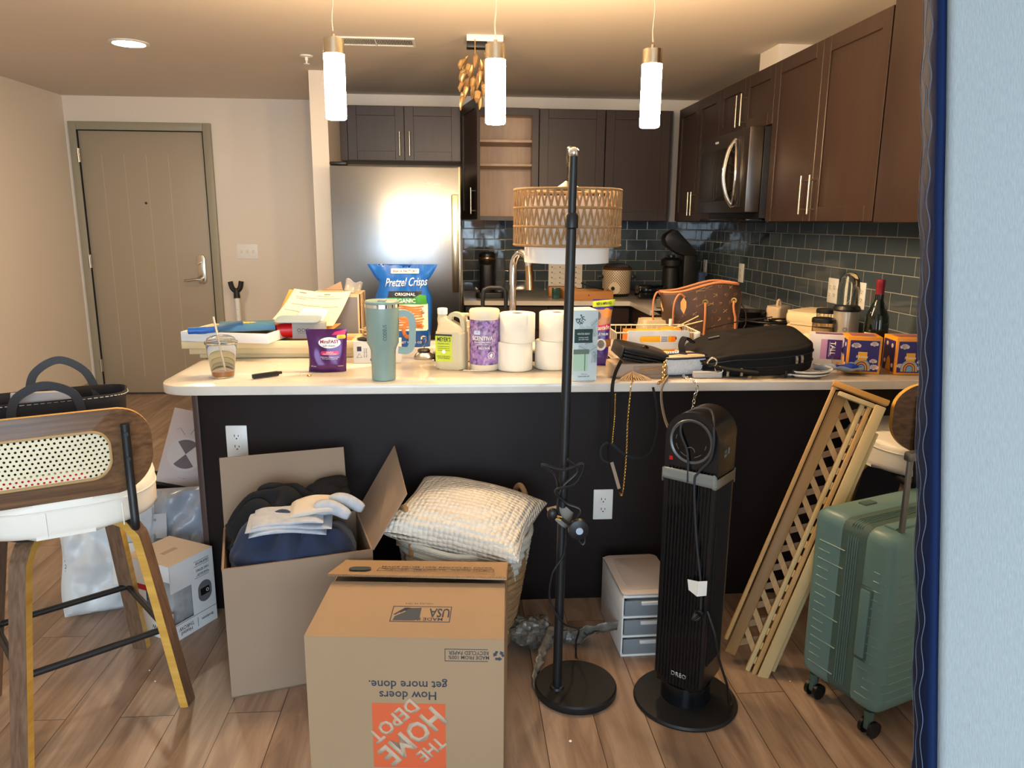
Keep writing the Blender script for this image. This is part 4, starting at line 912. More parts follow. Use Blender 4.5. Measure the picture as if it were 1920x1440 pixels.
# ---------------------------------------------------------------- tower fan
t = thing('tower_fan', 'tall black tower fan with round display and taped cord', 'fan', (.668, 1.955, 0), -.72)
obj('base', B().lathe([(0, 0), (.150, 0), (.152, .005), (.148, .011), (.06, .018), (0, .018)], 64), M_blackm, t)
obj('neck', B().lathe([(.072, .015), (.070, .075), (0, .075)], 40), mat('gloss_black_neck', (14,18,22), .2), t)
def tomb(w_, z0, z1, n=20):
    r = w_/2; P = [(-r, z0+.03), (-r+.01, z0+.008), (-r+.03, z0), (r-.03, z0), (r-.01, z0+.008), (r, z0+.03)]
    return P+[(r*math.cos(a*PI/n), z1-r+r*math.sin(a*PI/n)) for a in range(n+1)]
b = B(); b.prism(tomb(.152, .068, .892), -.068, .062, .008, M=T(rx=PI/2), seg=3); body = obj('housing', b, mat('satin_black_shell', (20,21,24), .28), t)
YF = -.0625
b = B()
for k in range(13):
    x = -.060+k*.01; b.box(x-.0016, x+.0016, YF-.006, YF+.002, .078+.02*abs(x/.06)**3, .735-.0, .001, seg=1)
for k in range(11):
    y = -.045+k*.009; b.box(.0755, .079, y-.0014, y+.0014, .16, .70, .0008, seg=1)
obj('grille_ribs', b, M_black, body)
obj('grille_back', B().box(-.064, .064, YF-.0015, YF+.002, .078, .735), M_blackg, body)
MD = T(0, YF-.001, .812) @ T(rx=PI/2)
obj('display_ring', B().lathe([(.052, 0), (.056, .004), (.060, .005), (.062, .003), (.062, 0)], 48, M=MD), mat('grey_ring', (96,98,100), .35, .5), body)
dp = obj('display', B().lathe([(0, .002), (.054, .002), (.054, 0), (0, 0)], 48, M=MD), M_blackg, body)
b = B()
for a0, a1 in ((3.4, 3.8), (4.0, 4.6), (5.0, 5.5), (5.9, 6.2), (2.8, 3.1)): b.tube([(.043*math.cos(a), YF-.004, .812+.043*math.sin(a)) for a in [a0+(a1-a0)*k/6 for k in range(7)]], .0005, 4)
b.tube([(.012*math.cos(a*PI/8), YF-.004, .785+.012*math.sin(a*PI/8)) for a in range(9)], .0006, 4); obj('display_marks', b, mat('faint_grey_icons', (140,142,144), .5), dp)
obj('red_tag', B().box(-.060, -.050, YF-.004, YF-.001, .752, .762), M_red, body)
text('DREO', .046, .014, mat('silver_lettering', (190,190,190), .3, .6), body, FR(.005, YF-.0065, .118), bold=.02)
text('HIT\nMIN', .016, .02, M_grey, body, T(.0765, -.01, .78) @ T(rz=PI/2) @ T(rx=PI/2))
obj('side_label', B().box(.0762, .0768, .008, .017, .775, .792), M_grey, body)
tp = B(); tp.grid(49, 5, lambda u, v: ((lambda p: (p[0], p[1], .705+(v-.5)*(.034+.008*math.sin(u*17))-.010*math.sin(PI*u*2)+.002*nz(u*20, v*3)))(rr(.158, .146, .01, 11)[round(u*48) % 48])), cu=False); solid(obj('tape_band', tp, mat('grey_tape', (128,132,128), .25, bump=.8, bs=50), t, recalc=False), .0015)
cd_ = sm([(-.0, YF-.01, .70), (-.006, YF-.008, .78), (-.03, YF-.008, .84), (-.02, YF+.02, .888), (.03, -.02, .895), (.062, YF-.004, .85), (.060, YF-.008, .78), (.03, YF-.012, .735), (.02, YF-.012, .70), (.035, YF-.012, .55), (.055, YF-.01, .42), (.06, YF-.01, .33)], 8)
obj('power_cord', B().tube(cd_, .0032, 8), M_strap, t)
cd_ = sm([(.075, YF-.0, .34), (.10, YF+.0, .28), (.115, YF+.01, .20), (.135, YF+.03, .12), (.135, .0, .04), (.12, .06, .02), (.09, .10, .021)], 8)
obj('power_cord', B().tube(cd_, .0036, 8), M_black, t)
b = B(); P = []
for k in range(40): a = k*.95; P.append((.055+.014*math.cos(a), YF-.014-.006*math.sin(a*2.1), .325+.016*math.sin(a*1.07)))
b.tube(sm(P, 3), .0022, 6); obj('cord_bundle', b, M_black, t)
cdg = obj('cord_label', (lambda b: (slab(b, [(.025, YF-.018, .395), (.052, YF-.022, .385), (.052, YF-.022, .43), (.02, YF-.018, .425)], .001), slab(b, [(.052, YF-.022, .385), (.075, YF-.014, .392), (.075, YF-.014, .435), (.052, YF-.022, .43)], .001), b)[2])(B()), M_paper, t)
# ---------------------------------------------------------------- folded lattice rack
o0 = V((.900, 2.085, .004)); o1 = V((1.262, 2.20, .872)); Ld = (o1-o0).normalized(); LL = (o1-o0).length
Sd = V((.86, -.36, -.0)); Sd = (Sd-Ld*Sd.dot(Ld)).normalized(); Dd = Ld.cross(Sd).normalized()
t = thing('folding_rack', 'folded bamboo lattice rack leaning against counter beside suitcase', 'rack', o0)
t.matrix_world = Matrix(((Sd.x, Dd.x, Ld.x, o0.x), (Sd.y, Dd.y, Ld.y, o0.y), (Sd.z, Dd.z, Ld.z, o0.z), (0, 0, 0, 1)))
def bar(name, x0, x1, y0, y1, z0, z1, m=None): return obj(name, B().box(x0, x1, y0, y1, z0, z1, .003), m or M_bamboo, t)
M_bamd = grain_mat('bamboo_dark', (178,138,84), (150,112,64), 14, (1, 1, .05), .45); M_baml = grain_mat('bamboo_light', (222,200,150), (204,178,124), 14, (1, 1, .05), .45)
bar('frame_rail', -.092, -.080, .00, .03, .06, LL-.01, M_bamboo)
bar('frame_rail', -.074, -.040, .02, .05, .02, LL-.02, M_bamd)
bar('frame_rail', .002, .016, .0, .03, .0, LL-.03, M_baml)
bar('frame_rail', .022, .036, -.008, .03, -.01, LL-.03, M_bamboo)
bar('frame_rail', .040, .072, -.016, .016, .0, LL-.02, M_baml)
bar('frame_rail', .074, .086, .02, .05, .03, LL-.10, M_baml)
for k in range(13):
    z = .05+k*.066; b = B(); slab(b, [(-.042, .03, z+.052), (-.042, .03, z+.078), (.006, .024, z+.026), (.006, .024, z)], .004); obj('lattice_slat', b, M_bamboo, t)
    b = B(); slab(b, [(-.042, .056, z-.005), (-.042, .056, z+.020), (.006, .050, z+.060), (.006, .050, z+.036)], .004); obj('lattice_slat', b, M_bamd, t)
for k in range(18): bar('slat_end', .016, .022, .0, .012, .03+k*.05, .055+k*.05, M_baml)
bar('top_rail', -.095, .075, -.010, .035, LL-.012, LL+.006, mat('honey_bamboo', (214,156,72), .4)); bar('top_rail', -.07, .04, -.012, .02, LL-.035, LL-.02, M_baml)
# ---------------------------------------------------------------- suitcase
t = thing('suitcase', 'upright sage green hard-shell spinner suitcase by the mattress', 'suitcase', (1.133, 1.749, 0), .378)
M_sage = mat('sage_shell', (104,138,136), .36, bump=.05, bs=300); M_saged = mat('sage_zip', (74,98,92), .6, bump=.6, bs=200, bst=(.2,.2,3))
def shell(y0, y1, taper):
    b = B(); b.box(-.03, .405, y0, y1, .078, .60, .036, seg=5); return b
s1 = obj('shell', shell(-.022, .088, 0), M_sage, t); s2 = obj('shell', shell(.122, .250, 0), M_sage, t)
obj('zip_gusset', B().box(-.0285, .4035, .04, .17, .0795, .5985, .033, seg=4), M_saged, t)
b = B()
for y in (.090, .097, .104, .112, .119):
    pts_ = [(-.0295, y, z) for z in (.12, .3, .55)]+[(-.020, y, .590), (.005, y, .5995), (.2, y, .5995), (.375, y, .5995)]; b.tube(pts_, .0022, 6)
obj('zip_track', b, mat('zip_tape', (92,118,112), .5), t)
for k in range(14):
    z = .13+k*.027; b = B()
    b.tube([(-.0295, .214, z), (-.0295, .175 if k % 3 else .128, z)], .0024, 6)
    obj('rib', b, M_sage, s2)
b = B()
for k in range(15):
    z = .125+k*.026; b.tube([(.006, -.0215, z), (.368, -.0215, z)], .0026, 6); b.tube([(-.0295, .014, z), (-.0295, .03 if k % 3 else .05, z)], .0024, 6); b.tube([(.006, -.0215, z), (-.010, -.0165, z), (-.0245, -.002, z), (-.0295, .014, z)], .0024, 6)
obj('ribs', b, M_sage, s1)
obj('rib_border', B().tube([(-.0295, .214, .508), (-.0295, .128, .508)], .0024, 6), M_sage, s2)
h_ = obj('side_handle', B().box(-.037, -.028, .032, .062, .235, .43, .004), M_sage, t)
obj('handle_recess', B().box(-.0315, -.029, .026, .068, .225, .44, .002), M_saged, t)
obj('top_handle', B().box(.02, .13, .02, .055, .598, .606, .003), M_sage, t)
obj('lock', B().box(.10, .15, .18, .205, .598, .604, .002), M_saged, t)
b = B(); b.box(.020, .036, .004, .014, .59, .80, .002); b.box(.262, .278, .004, .014, .59, .80, .002); b.box(.012, .286, -.004, .020, .795, .82, .006); obj('pull_handle', b, mat('grey_aluminium', (120,122,122), .35, .8), t)
for x, y in ((.0, .018), (.0, .21), (.375, .018), (.375, .21)):
    w_ = obj('caster', B().lathe([(.012, .05), (.014, .078), (0, .078)], 14, M=T(x, y, 0)).box(x-.012, x+.012, y-.008, y+.008, .022, .055, .004), M_saged, t)
    for s_ in (-1, 1):
        ty_ = obj('wheel', B().cyl((x+.006, y+s_*.010, .0235), (x+.006, y+s_*.020, .0235), .0235, n=24), M_black, w_)
# ---------------------------------------------------------------- mattress leaning at the right
t = thing('mattress', 'upright mattress at right edge, light blue cover and navy border', 'mattress')
# it leans back a little, its left edge turned towards the room
mz = V((.0225, .2105, .9775)).normalized(); my = V((.545, .84, 0)); my = (my-mz*my.dot(mz)).normalized(); mx_ = my.cross(mz); mo = V((.568, .615, .012))
t.matrix_world = Matrix(((mx_.x, my.x, mz.x, mo.x), (mx_.y, my.y, mz.y, mo.y), (mx_.z, my.z, mz.z, mo.z), (0, 0, 0, 1)))
def mt():
    m, nt, b, N, L = nmat('woven_blue_ticking'); tc = N('TexCoord'); b.inputs['Roughness'].default_value = .9
    mp = N('Mapping'); mp.inputs['Scale'].default_value = (700, 700, 90); L(tc.outputs['Object'], mp.inputs[0]); n = N('TexNoise'); n.inputs['Scale'].default_value = 1; n.inputs['Detail'].default_value = 3; L(mp.outputs[0], n.inputs[0])
    r = N('ValToRGB'); r.color_ramp.elements[0].position = .2; r.color_ramp.elements[0].color = col((142,152,156)); r.color_ramp.elements[1].position = .8; r.color_ramp.elements[1].color = col((160,170,174)); L(n.outputs[0], r.inputs[0]); L(r.outputs[0], b.inputs['Base Color'])
    bp = N('Bump'); bp.inputs['Strength'].default_value = .3; bp.inputs['Distance'].default_value = .001; L(n.outputs[0], bp.inputs['Height']); L(bp.outputs[0], b.inputs['Normal']); return m
obj('cover', B().box(.0, .9, .0, .20, .0, 1.95, .012, seg=3), mt(), t)
b = B()
def bord(u, v):
    a = PI*v; z = 1.95*u; return (-.020*math.sin(a)*(1+.08*math.sin(z*40))-.001, .002+.2*(1-math.cos(a))/2+.002*math.sin(z*23), z)
b.grid(120, 13, bord); bo = obj('quilted_border', b, mat('navy_quilting', (12,30,66), .75, bump=.2, bs=300, spec=.15), t, recalc=False); solid(bo, .01)
for ph, a in ((0, .45), (1.6, .85), (.7, 1.3)):
    b = B(); P = []
    for k in range(400):
        z = 1.94*k/400+.005; aa = a+.10*math.sin(z*2*PI/.062+ph); P.append(V((-.020*math.sin(aa)*(1+.08*math.sin(z*40))-.0062-.001, .002+.2*(1-math.cos(aa))/2+.002*math.sin(z*23)-.001, z)))
    b.tube(P, .0005, 4); obj('stitching', b, mat('pale_thread', (96,114,146), .8), bo)
for k, (x, y) in enumerate(((.30, 1.79), (1.02, 2.02), (-1.36, 2.62), (-.93, 2.14), (-.97, 2.20))):
    o = obj('paper_scrap', B().ball((0, 0, .002), .0045 if k < 1 else .0028, 8, sz=.5), M_paper); o.location = (x, y, 0)
    tag(o, ('tiny white scrap on floor in front of lamp base', 'tiny white scrap on floor left of the suitcase', 'tiny white crumb on floor near tall white mailer', 'tiny pale crumb on floor near stool leg', 'tiny pale crumb under the left stool footrest')[k], 'scrap')
# ---------------------------------------------------------------- things on the countertop, left half
CT = .8645
def wrap(o, f):
    if o is None: return None
    for v in o.data.vertices: v.co = f(v.co)
    return o
def pr_mat(c, r=.35, **k): return mat('printed_film', c, r, **k)
def stand_pouch(t, L_, R_, H_, th, m, seed=0, top_w=None, name='pouch', wr=.004, cr=1):
    """upright pouch: L_(s), R_(s) give its left and right outline over height fraction s; returns the mesh and its front surface"""
    def fy(x, z):
        s_ = min(1, max(0, z/H_)); a, c = L_(s_), R_(s_); u = min(1, max(0, (x-a)/(c-a))); e = max(0, 1-(2*u-1)**4)**.6
        k = (1-s_**3)*(.55+.45*min(1, s_*6)) if cr else (1-s_**2.5)
        return -th/2*e*k - wr*nz(x*22, z*16, seed)*e - wr*.5*math.sin(x*90+z*60+seed)*e*(1-s_)
    b = B(); nu, nv = 36, 40
    def P(sg):
        def g(u, v):
            z = H_*v; s_ = v; x = L_(s_)+(R_(s_)-L_(s_))*u; e = max(0, 1-(2*u-1)**4)
            return (x, fy(x, z) if sg < 0 else -fy(x, z)*.9, z)
        return g
    b.grid(nu, nv, P(-1)); b.grid(nu, nv, P(1), flip=True); bmesh.ops.remove_doubles(b.bm, verts=b.bm.verts, dist=.0005)
    return obj(name, b, m, t, ang=1.0), fy
def onfront(fy, dx=0, dz=0, rot=0, off=.0008):
    c, s_ = math.cos(rot), math.sin(rot)
    return lambda p: V((dx+p.x*c-p.y*s_, fy(dx+p.x*c-p.y*s_, dz+p.x*s_+p.y*c)-off-p.z, dz+p.x*s_+p.y*c))
def txt(s, w_, h_, m, par, fy, dx, dz, rot=0, off=.0009, **k): return wrap(text(s, w_, h_, m, par, I4, **k), onfront(fy, dx, dz, rot, off))
def patch(poly, m, par, fy, dx, dz, name='printed_patch', off=.0005, rot=0, n=10):
    """flat printed shape draped on a curved front; poly is a convex outline"""
    b = B(); cx_ = sum(p[0] for p in poly)/len(poly); cz_ = sum(p[1] for p in poly)/len(poly); k = len(poly); dense = []
    for i in range(k):
        a, c = V(poly[i]), V(poly[(i+1) % k])
        m_ = max(1, int((c-a).length/.006))
        for j in range(m_): dense.append(a.lerp(c, j/m_))
    q = len(dense); b.grid(n, q, lambda u, v: (cx_+(dense[round(v*q) % q].x-cx_)*max(u, .001), cz_+(dense[round(v*q) % q].y-cz_)*max(u, .001), 0), cv=True)
    o = obj(name, b, m, par, ang=2); return wrap(o, onfront(fy, dx, dz, rot, off))
def ell(a, c, n=28): return [(a*math.cos(2*PI*k/n), c*math.sin(2*PI*k/n)) for k in range(n)]
def bendcyl(R_, a0, z0, rot=0, off=.0004):
    """lettering wrapped on a cylinder of radius R_, centred on azimuth a0 (-PI/2 faces the room)"""
    c, s_ = math.cos(rot), math.sin(rot)
    def f(p):
        x, y = p.x*c-p.y*s_, p.x*s_+p.y*c; r = R_(z0+y) if callable(R_) else R_; r += off+p.z; return V((r*math.cos(a0+x/r), r*math.sin(a0+x/r), z0+y))
    return f
# --- iced drink cup
t = thing('plastic_cup', 'clear plastic cup with a last sip of iced coffee', 'cup', (-.790, 2.570, CT))
obj('cup_body', B().lathe([(0, .001), (.034, .001), (.036, .004), (.050, .112), (.0525, .115), (.0515, .1185), (.049, .1165), (.0345, .005), (0, .005)], 40), M_glass, t)
obj('coffee', B().lathe([(0, .0055), (.0342, .0055), (.0362, .022), (0, .022)], 36), mat('coffee_melt', (206,140,84), .1, trans=.4), t)
obj('lid', B().lathe([(.0515, .1165), (.053, .1165), (.053, .122), (.048, .124), (.044, .133), (.030, .140), (.008, .142), (.008, .141), (.030, .139), (.043, .131), (.047, .1225), (.0515, .1165)], 40), M_glass, t)
obj('straw', B().cyl((.012, -.008, .01), (-.028, .03, .20), .0032, n=12), mat('clear_straw', (224,206,184), .2, alpha=.8), t)
# --- utility lighter
t = thing('lighter', 'slim black folding lighter lying on countertop near cup', 'lighter', (-.642, 2.553, CT+.009), .68)
obj('barrel', B().box(-.05, .042, -.008, .008, -.007, .008, .003), M_black, t); obj('tip', B().box(.04, .054, -.006, .006, -.003, .006, .002), M_blackm, t)
obj('trigger', B().tube(sm([(-.035, 0, -.006), (-.02, 0, -.0088), (-.005, 0, -.007)]), .0015, 6), M_chrome, t)
o = obj('earring', B().lathe([(.006, 0), (.008, .0015), (.006, .003), (.004, .0015), (.006, 0)], 20), M_gold, None, T(-.505, 2.575, CT)); tag(o, 'tiny gold ring on countertop in front of purple pouch', 'ring')
o = obj('bead', B().ball((0, 0, .003), .003, 10), M_chrome, None, T(-.535, 2.585, CT)); tag(o, 'tiny silver bead on countertop left of the gold ring', 'bead')
# --- purple soft chews pouch
t = thing('snack_pouch', 'small purple foil pouch of soft chews with pink pill badge', 'pouch', (-.455, 2.655, CT), .02)
M_pur = mat('purple_foil', (66,28,78), .25, c2=(92,44,104), vs=9, bump=.3, bs=25, metal=.25)
po, fy = stand_pouch(t, lambda s: -.066-.006*s+.006*math.sin(s*3), lambda s: .064+.008*s, .150, .045, M_pur, 3)
patch(ell(.038, .019), M_white, po, fy, .012, .104, 'oval_badge'); txt('MiraFAST', .064, .012, mat('navy_red_ink', (150,24,60), .5), po, fy, .012, .108, bold=.02); txt('soft chews', .042, .008, M_inkb, po, fy, .010, .094)
pk = pr_mat((206,40,104)); patch(rr(.062, .014, .0068), pk, po, fy, .012, .068, 'pink_pill'); txt('GENTLE', .024, .005, M_white, po, fy, .012, .071, off=.0016); txt('CONSTIPATION RELIEF', .048, .0045, M_white, po, fy, .012, .065, off=.0016)
txt('Gently works in 30 minutes to 6 hours\nWorks naturally with your body', .064, .011, M_white, po, fy, .012, .051); txt('Mixed Berry', .018, .004, M_white, po, fy, .048, .022); txt('60 Count', .018, .004, M_white, po, fy, -.045, .022)
patch([(.02, -.006), (.066, -.006), (.068, .012), (.03, .004)], pk, po, fy, 0, .137, 'pink_corner'); patch(rr(.030, .013, .005), pr_mat((238,214,40)), po, fy, .052, .124, 'yellow_badge'); txt('Relieves\nOccasional Gas', .022, .007, M_ink, po, fy, .052, .124, off=.0015)
# --- tumbler
t = thing('tumbler', 'large sage green insulated tumbler with side handle', 'tumbler', (-.245, 2.508, CT))
M_tum = mat('sage_enamel', (136,158,148), .35); bodyR = [(0, 0), (.036, 0), (.0395, .003), (.0415, .10), (.0455, .112), (.0525, .126), (.0555, .24), (.0555, .243)]
bo = obj('cup_body', B().lathe(bodyR+[(0, .243)], 48), M_tum, t)
obj('steel_band', B().lathe([(.0555, .243), (.0562, .2435), (.0562, .2545), (.0555, .255), (0, .255)], 48), M_chrome, t)
obj('lid', B().lathe([(.0555, .255), (.0565, .2555), (.0565, .262), (.053, .266), (0, .264)], 48).box(-.008, .016, -.052, .0, .264, .271, .002), M_tum, t)
obj('handle', B().tube(sm([(.050, 0, .222), (.078, 0, .222), (.096, 0, .205), (.098, 0, .16), (.094, 0, .115), (.080, 0, .098), (.050, 0, .100)], 7), 1, flat=(.022, .014), up=V((0, 1, 0))), M_tum, t)
wrap(text('CODEUS', .052, .012, M_inkb, bo, I4), bendcyl(.0535, -PI/2+.22, .165, PI/2))
# --- small white packet behind tumbler with wooden bits
t = thing('small_carton', 'small white carton printed with recycling marks behind tumbler', 'box', (-.384, 2.80, CT), .03)
bx = obj('carton', B().box(0, .175, 0, .09, 0, .083, .002), mat('matt_white_carton', (214,214,210), .6), t)
text('F', .010, .012, M_inkb, bx, FR(.022, -.0004, .055)); obj('mark_square', B().box(.014, .030, -.0006, 0, .046, .0635), M_inkb, bx)
obj('mark_triangle', B().tube([(.012, -.0004, .022), (.032, -.0004, .022), (.022, -.0004, .038)], .0008, 4, closed=True), M_inkb, bx)
for k in (0, 1): text('PAP 21 / RECYCLE', .034, .004, M_inkb, bx, FR(.040+.008*k, -.0004, .04) @ T(rz=PI/2))
obj('round_mark', B().lathe([(0, 0), (.007, 0), (.007, .0004), (0, .0004)], 18, M=FR(.068, -.0002, .014)), mat('green_ink', (40,70,60), .6), bx)
t = thing('wood_clips', 'pile of pale wooden clips on a small black tray', 'clips', (-.335, 2.84, CT+.084))
obj('tray', B().lathe([(0, 0), (.034, 0), (.04, .005), (0, .005)], 24), M_black, t); b = B()
for k in range(14): b.box(-.012, .012, -.003, .003, -.002, .002, .001, M=T(.03*(rnd.random()-.5)*1.3-.005, .03*(rnd.random()-.5), .008+.0028*k, .6*rnd.random(), .9*rnd.random(), rnd.random()*3))
obj('clips', b, mat('light_wood_bits', (214,180,128), .6), t)
# --- pretzel bag
t = thing('pretzel_bag', 'big blue and white bag of pretzel crackers behind the tumbler', 'snack bag', (-.222, 3.19, CT), 0)
M_blue = mat('blue_film', (14,72,150), .25, c2=(24,92,172), vs=140, vst=(1,.02,.02), bump=.25, bs=14)
def Lr(s): return (.108+.012*math.sin(s*3.1) if s < .6 else .108+.012*math.sin(1.86)-.019*math.sin((s-.6)/.2*PI/2) if s < .8 else .1005+.045*((s-.8)/.2)**.8)
po, fy = stand_pouch(t, lambda s: -Lr(s), lambda s: Lr(s), .345, .09, M_blue, 8, wr=.006)
crm = pr_mat((236,226,206)); patch(rr(.205, .115, .008), crm, po, fy, 0, .130, 'cream_panel', n=16)
patch([(-.06, -.012), (.075, -.012), (.08, .014), (-.055, .014)], M_black, po, fy, -.002, .222, 'black_band', off=.0010); txt('ORIGINAL', .085, .013, M_white, po, fy, .01, .223, off=.0022, bold=.02)
patch([(-.06, -.015), (.10, -.015), (.095, .022), (.07, .026), (.065, .012), (-.06, .012)], pr_mat((60,140,50)), po, fy, .0, .197, 'green_band', off=.0012); txt('ORGANIC', .105, .018, M_white, po, fy, -.0, .196, off=.0025, bold=.03)
txt('Pretzel Crisps', .175, .046, M_white, po, fy, .015, .268, shear=.45, off=.0015, bold=.008, rot=.03); patch(rr(.115, .019, .003), M_white, po, fy, .01, .318, 'name_plate', off=.0022); txt('SNACK FACTORY', .10, .010, M_ink, po, fy, .01, .318, off=.0045, bold=.015)
M_pz = mat('baked_pretzel', (206,130,62), .5, c2=(164,88,34), vs=60); b = B()
for k in range(11): b.tube(sm([(.0+(x-.0)*.058+.004*math.sin(k*2), 0, .010*math.sin(x*3+k)*.3+.0088*k) for x in (-1, -.6, -.2, .2, .6, 1)], 3), .0035, 6)
wrap(obj('pretzel_stack_picture', b, M_pz, po), lambda p: V((.024+p.x, fy(.024+p.x, .085+p.z)-.0015+p.y*.2, .085+p.z)))
b = B()
for q in range(4): b.tube(sm([((.014+.003*q)*math.cos(a), 0, (.022+.004*q)*math.sin(a)) for a in [j*PI/5 for j in range(10)]], 3, True), .0032, 6, closed=True)
wrap(obj('pretzel_picture', b, M_pz, po), lambda p: V((.020+p.x, fy(.020+p.x, .075+p.z)-.003+p.y*.2, .075+p.z)))
b = B()
for q in range(5): b.tube(sm([((.010+.004*q)*math.cos(a), 0, (.02+.007*q)*math.sin(a)) for a in [j*PI/5 for j in range(10)]], 3, True), .0035, 6, closed=True)
wrap(obj('pretzel_picture', b, M_pz, po), lambda p: V((-.062+p.x, fy(-.062+p.x, .10+p.z)-.003+p.y*.2, .10+p.z)))
patch(ell(.0165, .021), M_white, po, fy, .082, .152, 'organic_seal', off=.0015); txt('USDA\nORGANIC', .020, .014, mat('seal_green', (40,110,70), .5), po, fy, .082, .152, off=.0028)
txt('NET WT 24 OZ', .09, .009, M_white, po, fy, .03, .022)
# --- bottle stopper thing
t = thing('drain_stopper', 'domed steel stopper with black ring and clear knob', 'stopper', (-.128, 2.905, CT))
obj('steel_dome', B().lathe([(0, 0), (.037, 0), (.039, .006), (.033, .017), (.024, .024), (0, .025)], 36), M_steelr, t); obj('rubber_ring', B().lathe([(.0, .024), (.023, .024), (.025, .031), (.020, .037), (0, .037)], 30), M_black, t)
obj('clear_knob', B().lathe([(0, .037), (.004, .037), (.0035, .055), (.012, .072), (.010, .085), (0, .088)], 24), M_glassr, t)
# --- soap refill jug
t = thing('soap_jug', 'translucent soap refill jug with lime green label', 'jug', (-.018, 2.70, CT), -.30)
M_jug = mat('milky_soap_plastic', (222,212,178), .35, trans=.25, ior=1.3)
b = B(); b.prism(rr(.108, .072, .018, 6), 0, .135, .008, seg=3)
rows = []
for s_, (w_, d_, cx_, z) in enumerate(((.106, .070, 0, .133), (.098, .062, -.001, .146), (.080, .052, -.008, .160), (.05, .042, -.026, .178), (.032, .032, -.034, .188), (.030, .030, -.034, .196))): rows.append([(x+cx_, y, z) for x, y in rr(w_, d_, min(w_, d_)*.35, 5)])
nn = len(rows[0]); b.grid(len(rows), nn, lambda u, v: rows[round(u*(len(rows)-1))][round(v*nn) % nn], cv=True)
bd = obj('jug_body', b, M_jug, t)
obj('handle', B().tube(sm([(-.005, 0, .168), (.0, 0, .192), (.018, 0, .197), (.038, 0, .188), (.044, 0, .165), (.045, 0, .138)], 6), 1, flat=(.015, .028), up=V((0, 1, 0))), M_jug, t)
obj('cap', B().lathe([(0, .196), (.018, .196), (.0185, .214), (.016, .217), (0, .217)], 28, M=T(-.034, 0, 0)), M_white, t)
lb = obj('label', B().box(-.050, .012, -.0368, -.0362, .030, .128, 0), mat('lime_label', (200,214,60), .5), bd)
obj('label_band', B().box(-.050, .012, -.0371, -.0362, .1215, .128), mat('dark_label_band', (54,54,46), .5), lb)
text("MEYER'S", .050, .016, M_ink, lb, FR(-.018, -.037, .110), bold=.02); text('CLEAN DAY', .044, .005, M_ink, lb, FR(-.019, -.037, .094)); text('HAND SOAP REFILL\nLEMON VERBENA', .050, .012, M_ink, lb, FR(-.019, -.037, .045))
for k in range(3): text('made with garden goodness and oils', .044, .004, M_ink, lb, FR(-.019, -.037, .084-.007*k))
obj('label_seal', B().lathe([(0, 0), (.007, 0), (.007, .0004), (0, .0004)], 20, M=FR(-.019, -.037, .065)), M_white, lb)
# --- hand soap pump
t = thing('soap_dispenser', 'white pump soap bottle behind the wipes canister', 'soap dispenser', (.036, 2.86, CT))
obj('bottle', B().prism(rr(.058, .05, .014, 5), 0, .13, .008, seg=3), M_cream, t); obj('pump', B().lathe([(0, .13), (.014, .13), (.014, .152), (.006, .156), (.006, .17), (0, .17)], 20).box(-.022, .012, -.007, .007, .168, .182, .005), M_cream, t)
# --- wipes canister
t = thing('wipes_canister', 'purple lavender cleaning wipes canister with cream lid', 'canister', (.099, 2.684, CT))
bd = obj('canister_body', B().lathe([(0, 0), (.050, 0), (.053, .006), (.053, .185), (0, .185)], 48), M_cream, t)
M_lav = mat('lavender_print', (78,56,112), .4, c2=(186,160,196), vs=62, contrast=.16)
lb = obj('label', B().lathe([(.0530, .022), (.0536, .022), (.0536, .182), (.0530, .182)], 48), M_lav, bd)
obj('lid', B().lathe([(0, .185), (.053, .185), (.0545, .188), (.0545, .211), (.051, .217), (0, .216)], 48), M_cream, t)
b = B()
for k in range(120):
    a = -PI/2+(rnd.random()-.5)*2.8; z = .03+.145*rnd.random()
    if abs(z-.115) < .03 and abs(a+PI/2+.1) < .75: continue
    b.ball((.0538*math.cos(a), .0538*math.sin(a), z), .0034+.002*rnd.random(), 8, sz=1.3)
for f in b.bm.faces: f.material_index = 0
lv = obj('lavender_flowers', b, mat('lilac_flowers', (176,132,200), .5, c2=(128,84,168), vs=200), lb); 
for v in lv.data.vertices:
    r = math.hypot(v.co.x, v.co.y); k = (.0537+(r-.0537)*.12)/r if r else 1; v.co.x *= k; v.co.y *= k
for s_, w_, h_, z in (('SCENTIVA', .078, .015, .118), ('DISINFECTING WIPES', .062, .005, .104), ('LAVENDER & JASMINE', .045, .004, .096)): wrap(text(s_, w_, h_, M_white, lb, I4, bold=.02), bendcyl(.0541, -PI/2-.18, z))
wrap(plate(lb, 'black_badge', M_ink, I4, .052, .016), bendcyl(.0541, -PI/2-.05, .083, 0, .0002)); wrap(text('KILLS 99.9%', .040, .007, M_white, lb, I4, bold=.02), bendcyl(.0545, -PI/2-.05, .083, 0, .0008))
b = B(); b.lathe([(.011, 0), (.0125, 0), (.0125, .0005), (.011, .0005), (.011, 0)], 30); b.prism([(-.002, -.008), (.002, -.008), (.006, .002), (.001, .009), (-.006, .0)], 0, .0005); wrap(obj('round_seal', b, M_white, lb), bendcyl(.0541, -PI/2+.42, .057, 0, .0003))
wrap(plate(lb, 'logo_patch', mat('pale_blue_patch', (190,206,236), .5), I4, .024, .014), bendcyl(.0541, -PI/2-.55, .138, 0, .0002))
o = thing('paper_tag', 'small white price tag lying in front of wipes canister', 'tag', (.055, 2.652, CT)); bb = B(); slab(bb, [(-.035, -.008, .0005), (.036, -.022, .0005), (.036, .002, .004), (-.03, .012, .001)], .0006); tg = obj('tag_card', bb, M_paper, o)
text('42 1 2', .05, .009, M_ink, tg, T(0, -.004, .0032, rz=-.18, rx=.06))
